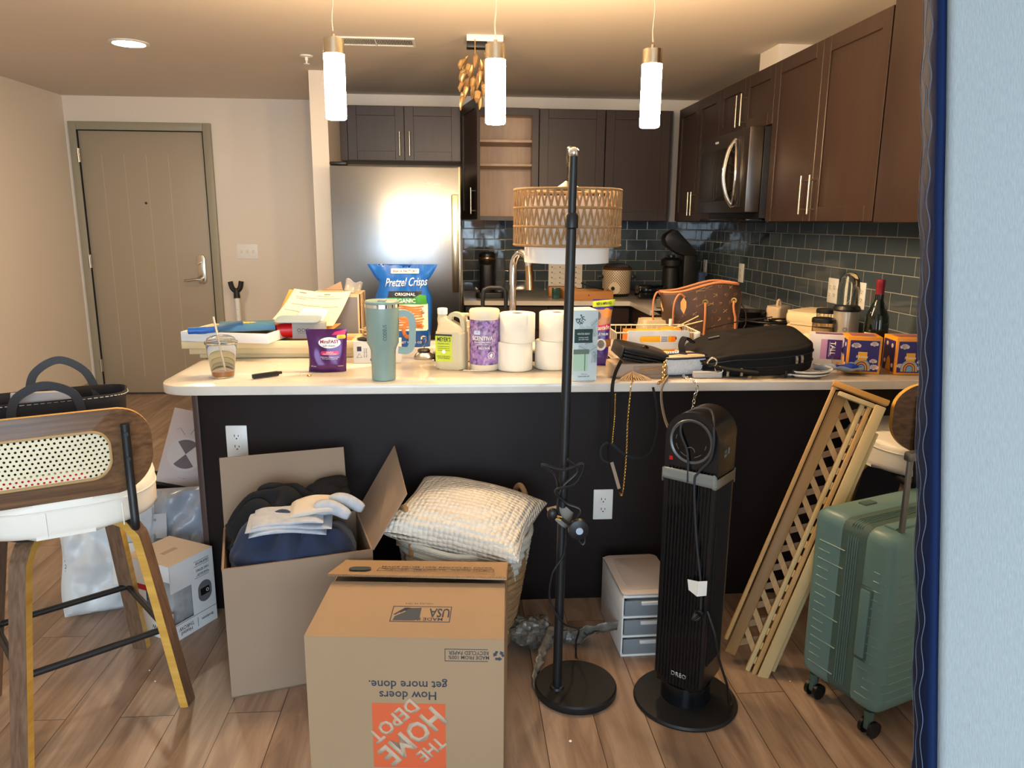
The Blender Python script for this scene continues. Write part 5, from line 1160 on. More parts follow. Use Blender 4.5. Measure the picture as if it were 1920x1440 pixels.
# --- paper rolls
M_roll = mat('paper_roll', (238,232,218), .95, bump=.15, bs=220)
def roll(label, x, y, z, g=None):
    t = thing('paper_roll', label, 'paper roll', (x, y, z), 0, 'white paper rolls on the countertop')
    b = B(); b.lathe([(.020, .001), (.061, 0), (.064, .003), (.064, .099), (.061, .102), (.020, .101), (.020, .001)], 48); obj('paper', b, M_roll, t, ang=.9)
    obj('core', B().lathe([(.0185, .002), (.0198, .002), (.0198, .1005), (.0185, .1005), (.0185, .002)], 28), mat('core_card', (190,170,140), .9), t)
    obj('loose_edge', B().box(-.0008, .0008, -.0655, -.064, .002, .100, M=T(rz=.3+x)), M_roll, t); return t
roll('lower roll of the left stack of white paper rolls', .208, 2.675, CT); roll('upper roll of the left stack of white paper rolls', .216, 2.675, CT+.1022)
roll('lower roll of the right paper stack, partly behind the lamp pole', .348, 2.70, CT); roll('upper roll of the right paper stack, partly behind the lamp pole', .362, 2.70, CT+.1022)
# --- reed diffuser box
t = thing('diffuser_box', 'tall white gift box printed with pine twigs and green label', 'box', (.384, 2.448, CT), .12)
M_pb = mat('pale_blue_carton', (206,222,226), .45); bx = obj('carton', B().box(0, .084, 0, .10, 0, .238, .001), M_pb, t); M_pine = mat('pine_ink', (86,104,108), .6)
def twig(b, M_, s_=1, n=9):
    b.tube([tuple(M_ @ V((0, 0, 0))), tuple(M_ @ V((.03*s_, .004*s_, 0)))], .0005, 4)
    for k in range(n):
        x = .03*s_*k/n
        for g in (1, -1): b.tube([tuple(M_ @ V((x, .004*s_*k/n, 0))), tuple(M_ @ V((x+.006*s_, g*.011*s_, 0)))], .00035, 3)
b = B()
for x, z, a, s_ in ((.045, .165, 2.6, 1), (.06, .185, .6, 1), (.075, .15, 1.9, .9), (.01, .135, .2, 1.2), (.04, .125, .1, 1), (.02, .12, -.6, 1), (.055, .10, .4, 1.1), (.07, .10, -.9, 1), (.07, .17, 2.9, .9), (.076, .09, -1.7, .9)): twig(b, FR(x, -.0002, z) @ T(rz=a), s_)
for k in range(40): a = rnd.random()*6.3; r = .017*rnd.random()**.5; b.ball((.022+r*math.cos(a), -.0003, .208+r*.9*math.sin(a)), .0022, 6, sy=.15)
obj('pine_print', b, M_pine, bx)
b = B()
for z in (.20, .17, .12, .07, .03): 
    for k in range(26): a = rnd.random()*6.3; r = .016*rnd.random()**.5; b.ball((-.0003, .03+.03*(z*20 % 1)+r*math.cos(a), z+r*math.sin(a)), .0026, 6, sx=.12)
obj('side_print', b, mat('grey_leaf_print', (176,166,150), .6), bx)
g = obj('green_label', B().box(.004, .066, -.0008, 0, .130, .176), mat('bottle_green', (34,66,62), .5), bx); text('WINTER BERRY', .044, .006, M_white, g, FR(.035, -.0009, .160)); text('aroma reeds\nset with vase', .034, .012, M_white, g, FR(.035, -.0009, .145))
v = obj('vase_picture', B().box(.002, .052, -.0006, 0, .035, .092), mat('green_glass_print', (186,220,196), .4), bx); obj('vase_collar', B().box(.002, .056, -.0009, 0, .092, .108), mat('vase_collar_print', (110,130,112), .4), bx); obj('vase_edge', B().box(.040, .043, -.0009, 0, .035, .092), mat('glass_edge_print', (90,130,120), .4), v)
text('4 fl oz', .02, .003, M_ink, bx, FR(.04, -.0004, .024)); text('DIFFUSER SET', .04, .004, M_ink, bx, FR(.04, -.0004, .016))
# --- dishwasher pods pouch
t = thing('detergent_pouch', 'tall narrow purple detergent pouch with lime top band', 'pouch', (.536, 2.745, CT), -.1)
M_vi = mat('violet_film', (74,48,142), .22, c2=(60,36,120), vs=10, bump=.3, bs=25)
po, fy = stand_pouch(t, lambda s: -.028-.008*s, lambda s: .024+.004*math.sin(s*4)+.024*s**3, .245, .05, M_vi, 5)
patch([(-.036, -.012), (.043, -.006), (.046, .018), (-.036, .010)], pr_mat((196,214,40)), po, fy, 0, .228, 'lime_band'); txt('NEW & IMPROVED', .056, .010, M_ink, po, fy, .005, .231, off=.0018, rot=.08, bold=.02)
patch([(-.034, -.035), (.026, -.035), (.036, .03), (-.035, .03)], pr_mat((198,140,96)), po, fy, 0, .178, 'food_picture', off=.0007); patch(ell(.016, .018), pr_mat((232,140,40)), po, fy, .016, .196, 'orange_food', off=.0014); patch(ell(.012, .016), pr_mat((92,80,84)), po, fy, -.018, .186, 'dark_food', off=.0014)
patch([(-.03, -.012), (.026, -.006), (.028, .018), (-.026, .008)], pr_mat((206,28,60)), po, fy, .0, .140, 'red_band', off=.0016); txt('Cascade', .052, .016, M_white, po, fy, .0, .143, off=.003, rot=.12, bold=.02); txt('PLATINUM', .044, .009, M_white, po, fy, .0, .118, rot=.06, bold=.02)
patch(ell(.020, .022), M_white, po, fy, -.004, .080, 'plate_picture', off=.0012); patch(ell(.013, .015), pr_mat((120,110,100)), po, fy, -.004, .082, 'cutlery_picture', off=.0022); patch(rr(.026, .03, .004), pr_mat((170,110,50)), po, fy, .022, .085, 'brown_picture', off=.0009)
# ---------------------------------------------------------------- stacked frames at the left with papers
t0 = []
for k, (x0, y0, z0, z1, l) in enumerate(((-.985, 2.935, 0, .0155, 'lowest pale wooden frame in stack at countertop left end'), (-1.02, 2.925, .016, .0405, 'middle pale wooden frame of the stack on countertop'), (-1.04, 2.905, .041, .069, 'uppermost pale wooden frame, carrying the cups and white tray'))):
    t = thing('framed_picture', l, 'picture', (x0, y0, CT+z0), 0, 'pale wooden frames stacked on the countertop'); W, D, h_ = -.385-x0, .20, z1-z0-.0008
    b = B(); b.box(0, W, 0, .022, 0, h_, .002); b.box(0, W, D-.022, D, 0, h_, .002); b.box(0, .022, .022, D-.022, 0, h_, .002); b.box(W-.022, W, .022, D-.022, 0, h_, .002); obj('frame_border', b, M_pale, t)
    obj('backing_board', B().box(.02, W-.02, .02, D-.02, h_*.3, h_*.6), mat('warm_board', (196,128,88), .35), t)
ZF = CT+.0695
t = thing('lacquered_tray', 'shallow white edged wooden tray lying on pale frames', 'tray', (-1.040, 2.908, ZF), -.20)
b = B(); W, D = .345, .235; b.box(0, W, 0, .006, 0, .037, .001); b.box(0, W, D-.006, D, 0, .037, .001); b.box(0, .006, .006, D-.006, 0, .037, .001); b.box(W-.006, W, .006, D-.006, 0, .037, .001); fb = obj('frame_border', b, mat('white_lacquer', (226,228,228), .3), t)
b = B(); b.box(.006, .022, .006, D-.006, .024, .036); b.box(.022, W, D-.022, D-.006, .024, .036); obj('inner_ledge', b, M_pale, t); obj('backing_board', B().box(.006, W-.006, .006, D-.006, .010, .018), mat('brown_hardboard', (166,138,108), .7), t)
t = thing('picture_book', 'blue book with yellow starburst cover lying on white tray frame', 'book', (-.815, 2.995, ZF+.0375), .24)
b = B(); b.box(-.10, .10, -.065, .065, 0, .018, .001); bk_ = obj('page_block', b, mat('page_edges', (186,184,178), .8), t); M_bkb = mat('blue_cover', (52,104,158), .4, c2=(70,126,150), vs=12)
obj('cover', B().box(-.103, .103, -.068, .066, .018, .0205, .001).box(-.103, .103, -.068, .066, -.002, 0, .001).box(-.103, .103, -.069, -.066, -.002, .0205), M_bkb, t)
b = B(); pts = [((.040 if k % 2 else .028)*math.cos(k*PI/12), (.024 if k % 2 else .016)*math.sin(k*PI/12)) for k in range(24)]; b.prism(pts, .0206, .0211, M=T(-.005, .012)); obj('starburst', b, mat('yellow_ink', (236,206,50), .5), bk_)
text('PLAY', .04, .010, mat('red_ink_small', (200,70,40), .5), bk_, T(-.005, .012, .0212))
t = thing('scraper', 'blue-handled scraper pointing left over white tray edge', 'scraper', (-.935, 2.865, ZF+.0395), .25)
obj('grip', B().tube(sm([(-.06, 0, .008), (-.04, 0, .008), (.0, 0, .008), (.04, .005, .010)], 5), [.007]+[.0125]*6+[.0135]*4+[.012]*5, 14), mat('royal_blue_grip', (20,84,172), .3), t)
b = B(); slab(b, [(.035, -.013, .006), (.135, .04, .020), (.13, .085, .020), (.03, .02, .006)], .010); obj('neck', b, mat('navy_plastic', (40,84,130), .35), t)
def cup(label, x, y, z, rz):
    t = thing('red_cup', label, 'cup', (x, y, z), 0, rot=(0, PI/2+.02, rz)); obj('cup_body', B().lathe([(0, .0), (.022, .0), (.0235, .003), (.031, .062), (.0295, .062), (.022, .004), (0, .004)], 32), M_red, t); obj('rim', B().lathe([(.030, .061), (.0325, .0625), (.0325, .0645), (.030, .064)], 32), M_white, t)
cup('red plastic cup lying on pale frames beside white tray', -.70, 2.965, ZF+.033, .45); cup('red plastic cup lying between first red cup and grey carton', -.668, 3.035, ZF+.033, -.7)
t = thing('grey_carton', 'small grey carton with round recycling icons under the card', 'box', (-.637, 2.96, ZF), .05)
bx = obj('carton', B().box(0, .125, 0, .06, 0, .062, .001), mat('grey_card', (150,154,156), .6), t)
for k in range(3): obj('round_icon', B().lathe([(.005, 0), (.0066, 0), (.0066, .0005), (.005, .0005), (.005, 0)], 18, M=FR(.026+.0165*k, -.0002, .033)), M_ink, bx)
text('recyclable packaging', .05, .004, M_ink, bx, FR(.045, -.0004, .022))
t = thing('blue_card', 'blue-grey card with rounded corners lying across cups and carton', 'card', (-.70, 2.935, ZF+.0665), 0)
b = B(); b.prism(rr(.17, .09, .02, 6, .085, .04), 0, .003, .001, M=T(rx=.18, rz=-.02)); obj('card', b, mat('slate_blue_card', (140,160,174), .5), t)
# open carton with papers on top
t = thing('open_carton', 'tall open tan carton with papers spilling from it', 'box', (-.600, 3.145, CT), 0)
b = B(); W, D, H = .205, .18, .225; b.box(0, W, 0, .004, 0, H); b.box(0, W, D-.004, D, 0, H); b.box(0, .004, 0, D, 0, H); b.box(W-.004, W, 0, D, 0, H); b.box(0, W, 0, D, 0, .004)
bx = obj('carton_body', b, mat('tan_board', (208,180,146), .8), t); obj('shaded_face', B().box(.0, W-.012, -.0012, 0, 0, H-.012), mat('shaded_board', (122,122,124), .6), bx)  # front of the tan board coloured grey, its shade put into the colour
bb = B(); slab(bb, [(.02, D, H), (.11, D, H), (.10, D+.02, H+.035), (.05, D+.01, H+.01)], .003); obj('torn_flap', bb, M_card, t)
bb = B(); bb.grid(10, 8, lambda u, v: (.125+u*.07+.01*v, .09+.02*math.sin(v*2), H+.055*v*(1-.35*u)+.006*math.sin(u*9))); solid(obj('plastic_wrap', bb, mat('crinkled_wrap', (170,166,158), .2, bump=.8, bs=50, alpha=.7), t), .001)
t = thing('envelope', 'orange manila envelope standing behind the document', 'envelope', (-.69, 3.165, ZF), 0)
bb = B(); slab(bb, [(-.065, -.03, .02), (.06, .02, .02), (.065, .02, .165), (.0, .03, .170)], .002); obj('envelope_sheet', bb, mat('manila', (226,156,76), .7), t)
t = thing('document', 'large cream printed form draped from the open carton', 'paper', (0, 0, 0))
c00, c10, c11, c01 = V((-.735, 3.06, .997)), V((-.492, 3.035, .958)), V((-.430, 3.135, 1.103)), V((-.657, 3.135, 1.113))
def dsh(u, v): p = c00.lerp(c10, u).lerp(c01.lerp(c11, u), v); return p+V((0, -.004*math.sin(PI*v), -.008*math.sin(PI*v)*1.0-.008*math.sin(PI*u)+.016*u*u*(1-v)))
b = B(); b.grid(24, 20, dsh); dc = solid(obj('sheet', b, mat('cream_form', (240,222,184), .8), t), .0012, 1)
b = B()
for vv, u0, u1 in ((.93, .12, .24), (.93, .55, .66), (.88, .45, .75), (.82, .1, .9), (.78, .12, .3), (.62, .1, .6), (.60, .62, .9), (.42, .05, .5), (.14, .1, .5)):
    P = [dsh(u0+(u1-u0)*k/10, vv)+V((0, -.0012, .0012)) for k in range(11)]; b.tube(P, .0007 if vv != .93 else .0013, 4)
obj('printed_lines', b, mat('grey_ink', (120,110,100), .8), dc)
t = thing('folded_paper', 'pale blue folded paper on top of the cream form', 'paper', (0, 0, 0)); f3 = lambda u, v: dsh(u, v)+V((0, -.006, .006))
b = B(); b.grid(12, 10, lambda u, v: f3(.28+.52*u-.02*v, .10+.42*v)+V((.02*v*(1-u), 0, .004*math.sin(PI*u)))); solid(obj('folded_sheet', b, mat('pale_blue_paper', (206,210,218), .7), t), .002, 1)
t = thing('envelope', 'orange manila envelope edge under the cream form, above purple pouch', 'envelope', (0, 0, 0)); b = B(); slab(b, [(-.60, 3.03, .948), (-.505, 3.02, .950), (-.47, 3.09, .975), (-.60, 3.10, .962)], .0025); obj('envelope_sheet', b, mat('manila_light', (232,172,100), .7), t)
# ---------------------------------------------------------------- right half of the countertop
t = thing('wire_basket', 'white wire basket with slotted white front handle board', 'basket', (.600, 2.78, CT), 0)
M_ww = mat('cream_wire', (226,216,194), .5); W, D, H = .32, .22, .115; b = B()
for z, r in ((0.004, .002), (H*.45, .0015), (H, .0028)): b.tube([(0, 0, z), (W, 0, z), (W, D, z), (0, D, z)], r, 6, closed=True)
for k in range(12): y = D*k/11; b.tube([(0, y, .004), (0, y, H)], .0013, 5); b.tube([(W, y, .004), (W, y, H)], .0013, 5)
for k in range(16): x = W*k/15; b.tube([(x, D, .004), (x, D, H)], .0013, 5); b.tube([(x, 0, .004), (x, D, .004)], .0013, 5)
obj('wire_frame', b, M_ww, t)
def ringpanel(b, outer, inner, t0, t1, M):
    n = len(outer); V_ = [[b.bm.verts.new(M @ V((p[0], p[1], z))) for p in P] for P, z in ((outer, t0), (inner, t0), (inner, t1), (outer, t1))]
    for a, c in ((0, 1), (1, 2), (2, 3), (3, 0)):
        for i in range(n): b.bm.faces.new((V_[a][i], V_[a][(i+1) % n], V_[c][(i+1) % n], V_[c][i]))
b = B(); ringpanel(b, rr(.235, .068, .004, 6), rr(.145, .024, .0118, 6, -.0, .002), 0, .006, FR(.158, -.006, .090)); obj('handle_board', b, mat('white_board', (236,240,244), .4), t)
obj('corner_post', B().box(.296, .318, -.01, -.004, .045, .115, .002), M_white, t)
t = thing('medicine_box', 'yellow and orange carton standing in the wire basket', 'box', (.655, 2.84, CT+.008), -.07)
bx = obj('carton', B().box(0, .185, 0, .12, 0, .098, .001), mat('yellow_carton', (232,176,20), .4), t); obj('orange_side', B().box(-.0006, .045, -.0008, .12, .0, .0985), mat('orange_carton', (236,128,22), .4), bx); obj('orange_end', B().box(.168, .1856, -.0008, .121, 0, .0985), mat('orange_carton', (236,128,22), .4), bx)
lb = obj('facts_label', B().box(.128, .158, -.0012, 0, .05, .092), M_white, bx)
for k in range(6): obj('facts_line', B().box(.131, .155, -.0016, -.001, .054+k*.0055, .0565+k*.0055), mat('blue_ink', (70,90,150), .6), lb)
t = thing('plastic_bin', 'translucent beige plastic bin behind the yellow carton', 'bin', (.845, 3.17, CT))
obj('bin_body', B().prism(rr(.15, .14, .02), 0, .118, .008, taper=.78), mat('beige_translucent', (196,182,152), .3, trans=.2, ior=1.2), t)
b = B(); b.cyl((0, 0, 0), (.10, .02, .045), .0022, n=8); b.cyl((0, .004, 0), (.108, -.01, .030), .0022, n=8); o = obj('wooden_skewers', b, mat('pale_stick', (222,196,150), .6), None, T(.84, 2.85, CT+.122)); tag(o, 'two pale wooden sticks poking up beside the monogram bag', 'sticks')
o = obj('orange_dish', B().ball((0, 0, 0), .045, 20, sz=.35), mat('orange_leafy', (222,140,50), .5, bump=.3), None, T(.845, 2.92, CT+.105)); tag(o, 'orange domed scoop in basket below the wooden sticks', 'scoop')
o = obj('bottle_cap', B().cyl((0, 0, 0), (0, 0, .03), .006, .007), M_white, None, T(.865, 2.99, CT+.11)); tag(o, 'small white nozzle cap between plastic bin and monogram bag', 'cap')
# monogram tote
t = thing('monogram_tote', 'open brown monogram tote with tan leather trim and straps', 'handbag', (1.035, 3.13, CT), -.10)
M_mono = mat('brown_coated_canvas', (72,52,40), .45, c2=(60,44,36), vs=8, bump=.1, bs=300); M_vach = mat('tan_leather', (180,116,78), .45); M_mark = mat('tan_monogram', (134,104,70), .5)
def lvp(u, v, off=0):
    """u around the bag (0 front left .. 1), v up"""
    a = 2*PI*u; w_ = .142+.035*v; d_ = .075*(1-.25*v); c, s_ = math.cos(a), math.sin(a)
    x = (w_+off)*abs(c)**.55*(1 if c > 0 else -1); y = (d_+off)*abs(s_)**.7*(1 if s_ > 0 else -1)
    top = .262+.018*(x/.18)+.012*math.sin(x*18+.6)
    if v > .8: x -= .03*(v-.8)/.2*(1 if x > .0 else 0)*(x/.17)
    if x > 0 and s_ < 0: y += .012*math.sin(PI*v)*x/.17
    return V((x, y+.006*math.sin(v*7+u*9), v*top))
b = B(); b.grid(72, 22, lvp, cu=True); b.prism([tuple(lvp(k/40, 0).xy) for k in range(40)], 0, .002); bd = solid(obj('bag_body', b, M_mono, t, recalc=False), .003, 0)
obj('rim_trim', B().tube([lvp(k/72, 1, .0) for k in range(72)], .0055, 8, closed=True), M_vach, t)
b = B(); b.grid(72, 6, lambda u, v: lvp(u, .6+.39*v, -.006), cu=True); obj('striped_lining', b, mat('striped_lining', (150,104,80), .7, c2=(92,64,50), vs=120, vst=(1,.05,.05)), t)
def front(x, z):
    v = min(.99, max(.01, z/.262)); lo, hi = .5, 1.0
    best = min((abs(lvp(.5+.5*k/60, v).x-x), k) for k in range(61))[1]; return lvp(.5+.5*best/60, v, .0022)
b = B()
def seg(P, r=.0008): b.tube([front(x, z) for x, z in P], r, 4)
row = 0
for j in range(8):
    z = .03+j*.031
    for i in range(7):
        x = -.125+i*.042+(.021 if j % 2 else 0)
        if x > .135 or (abs(x+.085) < .03 and z > .18): continue
        k = (i+j*2) % 3
        if k == 0: seg([(x-.006, z+.007), (x-.006, z-.004), (x+.002, z-.004)]); seg([(x-.002, z+.009), (x+.003, z-.001), (x+.008, z+.009)])
        elif k == 1:
            for q in range(4): a = q*PI/2+PI/4; seg([(x, z), (x+.009*math.cos(a), z+.009*math.sin(a))], .0013)
        else:
            seg([(x-.007, z), (x, z+.007), (x+.007, z), (x, z-.007), (x-.007, z)]); seg([(x-.002, z), (x+.002, z)], .0014)
obj('monogram_print', b, M_mark, bd)
for x in (-.005, .118):
    p = front(x, .195); obj('strap_ring', B().lathe([(.006, 0), (.0125, 0), (.0125, .003), (.006, .003), (.006, 0)], 20, M=Matrix.Translation(p) @ T(rx=PI/2)), M_gold, t)
    q = [front(x+(.0 if x < .1 else .022)*s_, .195-.17*s_)+V((0, -.006-.003*math.sin(PI*s_), 0)) for s_ in [k/8 for k in range(9)]]; obj('strap', B().tube(q, .0048, 8), M_vach, t)
q = sm([front(-.085, .235)+V((0, -.004, 0)), front(-.105, .25)+V((0, -.016, .004)), front(-.125, .215)+V((0, -.02, 0)), front(-.128, .13)+V((0, -.016, 0)), front(-.122, .03)+V((0, -.01, 0))], 6); obj('strap', B().tube(q, .0042, 8), M_vach, t)
b = B(); lf_ = [(0, .034), (.012, .016), (.013, -.008), (.004, -.036), (-.010, -.014), (-.012, .014)]
b.prism(lf_, 0, .003, M=Matrix.Translation(front(-.085, .20)) @ T(rx=PI/2, ry=.0)); obj('leather_tab', b, mat('pale_leather', (218,160,98), .5), t)
q = sm([V((-.17, .0, .22)), V((-.19, -.01, .235)), V((-.205, -.015, .20)), V((-.205, -.02, .13)), V((-.198, -.02, .09))], 6); obj('strap', B().tube(q, .004, 8), M_vach, t)
b = B(); b.prism(lf_, 0, .003, M=T(-.165, -.02, .19) @ T(rz=-1.1) @ T(rx=PI/2)); obj('leather_tab', b, mat('pale_leather2', (218,160,98), .5), t)
q = sm([V((.165, 0, .19)), V((.185, 0, .16)), V((.192, 0, .11)), V((.175, -.01, .075))], 6); obj('strap', B().tube(q, .0025, 8), mat('dark_strap', (60,40,34), .5), t)
# backpack lying flat
t = thing('backpack', 'black backpack lying flat on countertop with zip pulls', 'backpack', (1.035, 2.600, CT+.002), -.03)
M_bp = mat('black_nylon', (13,13,15), .7, c2=(17,16,18), vs=5, bump=.25, bs=30, spec=.3)
def bpk(u, v):
    a = 2*PI*u; c, s_ = math.cos(a), math.sin(a); z = v; k = (1-abs(2*v-1)**6)**.35*.12+.88
    x = .205*abs(c)**.38*(1 if c > 0 else -1)*k; y = .115*abs(s_)**.45*(1 if s_ > 0 else -1)*k
    top = .120+.024*(x/.2)+.024*(y/.115)-.02*max(0, (-x-.08)/.12)
    base = .022*max(0, (x-.05)/.15)
    y += -.02*x/.2
    if v > .9: x *= 1-.05; y *= 1-.08
    return V((x, y+.003*nz(x*20, z*6, 3), base+(top-base)*v+.004*nz(x*12, y*12, 2)*v-.004*math.exp(-((v-.62)/.03)**2)))
b = B(); b.grid(96, 26, bpk, cu=True)
for vv in (0, 1):
    cc = b.bm.verts.new(sum((bpk(k/24, vv) for k in range(24)), V((0,0,0)))/24+V((0, 0, .014*vv))); b.bm.verts.ensure_lookup_table()
    ring_ = [b.bm.verts[i*26+(0 if vv == 0 else 25)] for i in range(96)]
    for i in range(96): b.bm.faces.new((ring_[i], ring_[(i+1) % 96], cc))
bd = obj('bag_body', b, M_bp, t, ang=1.2); bd.modifiers.new('s', 'SUBSURF').render_levels = 1
for vv, nm in ((.66, 'zip_line'), (.36, 'zip_line')): obj(nm, B().tube([bpk(k/96, vv)*1.0+V((0, -.0015, 0)) if False else V((bpk(k/96, vv).x*1.008, bpk(k/96, vv).y*1.012, bpk(k/96, vv).z)) for k in range(44, 96)], .0022, 6), M_black, bd)
for u_a, vv in ((.795, .66), (.815, .66), (.725, .34), (.745, .34)):
    p = bpk(u_a, vv); n = V((.0, -1, 0)); obj('zip_pull', B().tube([p*1.01+n*.004, p*1.01+n*.008+V((.001, 0, -.010)), p*1.01+n*.007+V((.001, 0, -.026))], 1, flat=(.009, .004)), mat('dark_nickel', (170,174,180), .25, .9), t)
obj('carry_strap', B().tube(sm([(-.19, .02, .10), (-.225, -.0, .12), (-.245, -.03, .095), (-.235, -.05, .06), (-.205, -.06, .05)], 6), 1, flat=(.022, .007)), M_blackc, t)
obj('shoulder_strap', B().tube(sm([(-.19, -.05, .06), (-.17, -.10, .045), (-.10, -.125, .03), (.0, -.128, .02)], 6), 1, flat=(.018, .005)), M_blackc, t)
obj('top_seam', B().tube([(-.16, -.03, .155), (-.05, .02, .172), (.10, .04, .19)], .002, 6), M_black, t)
obj('zip_pull', B().cyl((-.16, -.06, .125), (-.125, -.075, .135), .005, n=10), M_black, t)
obj('strap_end', B().box(.12, .13, -.125, -.118, -.0, .03, .002).box(.095, .104, -.126, -.119, -.0, .025, .002), M_black, t)
# purses
t = thing('flap_purse', 'small black flap purse tilted on top of beige purse', 'handbag', (.632, 2.560, CT+.052), .12, rot=(.10, .22, .12))
M_blk = mat('black_pebbled_leather', (34,32,30), .38, bump=.2, bs=300)
b = B()
for z0 in (0, .012, .024): b.box(-.078, .082, -.055, .055, z0, z0+.011, .004)
obj('gusset', b, mat('black_gusset', (16,16,18), .3), t); b = B(); b.prism(rr(.175, .125, .02, 6), .036, .046, .004); b.box(-.088, -.080, -.055, .055, .002, .044, .003); bd = obj('flap', b, M_blk, t)
obj('turn_lock', B().tube(sm([(.0, -.006, .047), (.012, -.0, .053), (.026, .008, .047)], 4), .0045, 8), mat('dark_brass', (96,80,60), .3, .8), t)
t = thing('crossbody_purse', 'beige crossbody purse with front zip under black purse', 'handbag', (.628, 2.555, CT), .05)
M_beige = mat('taupe_leather', (168,146,126), .5, bump=.1, bs=250); bd = obj('bag_body', B().prism(rr(.205, .13, .03, 6), 0, .050, .012, seg=3), M_beige, t)
obj('front_zip', B().tube([(-.01, -.067, .030), (.062, -.067, .034)], .0022, 8), M_gold, bd); obj('zip_panel', B().box(-.03, .070, -.0665, -.0645, .012, .042, .002), mat('taupe_panel', (150,130,112), .5), bd)
b = B()
for k in range(16): a = -.9+k*.12; b.tube([(-.035, -.065, .026), (-.035+.05*math.sin(a), -.085-.012*rnd.random(), .012-.0*k), (-.035+.075*math.sin(a), -.105, .0025)], .0016, 5)
obj('tassel', b, mat('tan_tassel', (206,168,120), .6), t)
t = thing('tweed_purse', 'white woven fabric purse with navy piping lying on its side', 'handbag', (.765, 2.555, CT+.004), .08)
M_tw = mat('white_tweed', (228,234,240), .9, c2=(196,208,220), vs=160, bump=.7, bs=240); M_np = mat('navy_piping', (34,44,66), .5)
pl_ = [(-.055, -.05), (.095, -.035), (.110, .0), (.10, .07), (-.05, .085)]
b = B(); b.prism(pl_, 0, .062, .006); bd = obj('bag_body', b, M_tw, t)
for z in (.003, .061): obj('piping', B().tube(sm([(x, y, z) for x, y in pl_], 4, True), .0032, 8, closed=True), M_np, bd)
obj('tan_panel', B().prism([(x*.97, y*.97) for x, y in pl_], .062, .066, .001), mat('cream_leather_panel', (226,198,160), .5), bd); obj('side_gusset', B().prism(rr(.045, .05, .012), 0, .058, .004, M=T(-.072, .0, .002)), mat('mauve_leather', (176,158,156), .5), t)
obj('handle_strap', B().tube(sm([(-.03, -.0, .068), (.02, -.02, .074), (.07, -.015, .073), (.11, -.01, .066), (.125, -.03, .05)], 6), 1, flat=(.007, .004)), M_np, t)
b = B()
for k in range(7): b.ball((-.02+k*.009, .02+.004*(k % 2), .069), .005, 8)
obj('bead_charm', b, M_chrome, t)
# straps and chains that hang over the front edge
def chain(name, label, pts, m, r=.0035, w_=.0009, n_=1.15):
    P = sm(pts, 10); L_ = [0]
    for i in range(1, len(P)): L_.append(L_[-1]+(P[i]-P[i-1]).length)
    step = r*2*n_*.85; k = int(L_[-1]/step); b = B(); j = 0
    for i in range(k):
        s_ = i*step
        while j < len(L_)-2 and L_[j+1] < s_: j += 1
        a = (s_-L_[j])/max(1e-6, L_[j+1]-L_[j]); p = P[j].lerp(P[j+1], a); d = (P[j+1]-P[j]).normalized(); sd = d.cross(V((0, 1, 0))).normalized(); nn_ = d.cross(sd).normalized(); s2 = (sd if i % 2 else (sd*.45+nn_*.9).normalized())
        b.tube([p+d*math.cos(q*PI/4)*r*n_+s2*math.sin(q*PI/4)*r*.72 for q in range(8)], w_, 4, closed=True)
    return tag(obj(name, b, m), label, 'chain')
YFc = 2.405
P_ = lambda *q: [(x, YFc if z < CT+.005 else YFc, z) for x, z in q]
chain('gold_chain', 'thin gold purse chain looping down the dark peninsula panel', [(.60, 2.47, .874), (.585, 2.43, .870), (.575, 2.408, .856), (.568, YFc, .756), (.568, YFc, .663), (.566, YFc, .569), (.560, YFc, .484), (.552, YFc, .478), (.546, YFc, .494)], M_gold, .0030, .0009)
chain('gold_chain', 'short thick gold chain from the black purse corner', [(.713, 2.50, .925), (.700, 2.47, .90), (.692, 2.44, .872), (.668, 2.408, .866), (.650, YFc, .853)], M_gold, .0058, .0018)
chain('silver_chain', 'silver chain hanging from countertop above the tower fan', [(.775, 2.50, .872), (.782, 2.45, .870), (.795, 2.41, .864), (.797, YFc, .84), (.791, YFc, .817), (.789, YFc, .785), (.786, YFc, .765)], M_chrome, .0062, .0015)
def hang(name, label, pts, m, w_, th=.003, up=V((0, 1, 0))): return tag(obj(name, B().tube(sm(pts, 8), 1, flat=(w_, th), up=up), m), label, 'strap')
hang('leather_strap', 'long black strap hanging left of the thin gold chain', [(.552, 2.47, .93), (.525, 2.425, .90), (.512, 2.405, .86), (.512, YFc, .80), (.512, YFc, .70), (.510, YFc, .62), (.514, YFc, .595)], M_black, .012)
hang('leather_strap', 'grey leather strap end at the bottom of the gold chain', [(.518, YFc-.002, .594), (.532, YFc-.002, .55), (.547, YFc-.002, .50)], M_beige, .011)
hang('leather_strap', 'thin black strap loop curling below countertop right of gold chain', [(.648, YFc, .852), (.660, YFc, .80), (.668, YFc, .73), (.664, YFc, .68), (.645, YFc, .625), (.60, YFc, .608), (.555, YFc, .625), (.520, YFc, .655), (.495, YFc, .662), (.479, YFc, .64), (.485, YFc, .605), (.508, YFc, .592)], M_black, .008)
hang('leather_strap', 'taupe leather strap curving down behind the tower fan top', [(.715, 2.47, .870), (.692, 2.415, .872), (.678, 2.405, .845), (.680, YFc, .80), (.695, YFc, .74), (.714, YFc, .700)], M_beige, .018)
chain('gold_chain', 'fine gold chain strand beside the long black strap', [(.522, YFc-.003, .83), (.522, YFc-.003, .76), (.519, YFc-.003, .70), (.517, YFc-.003, .655)], M_gold, .0022, .0007)
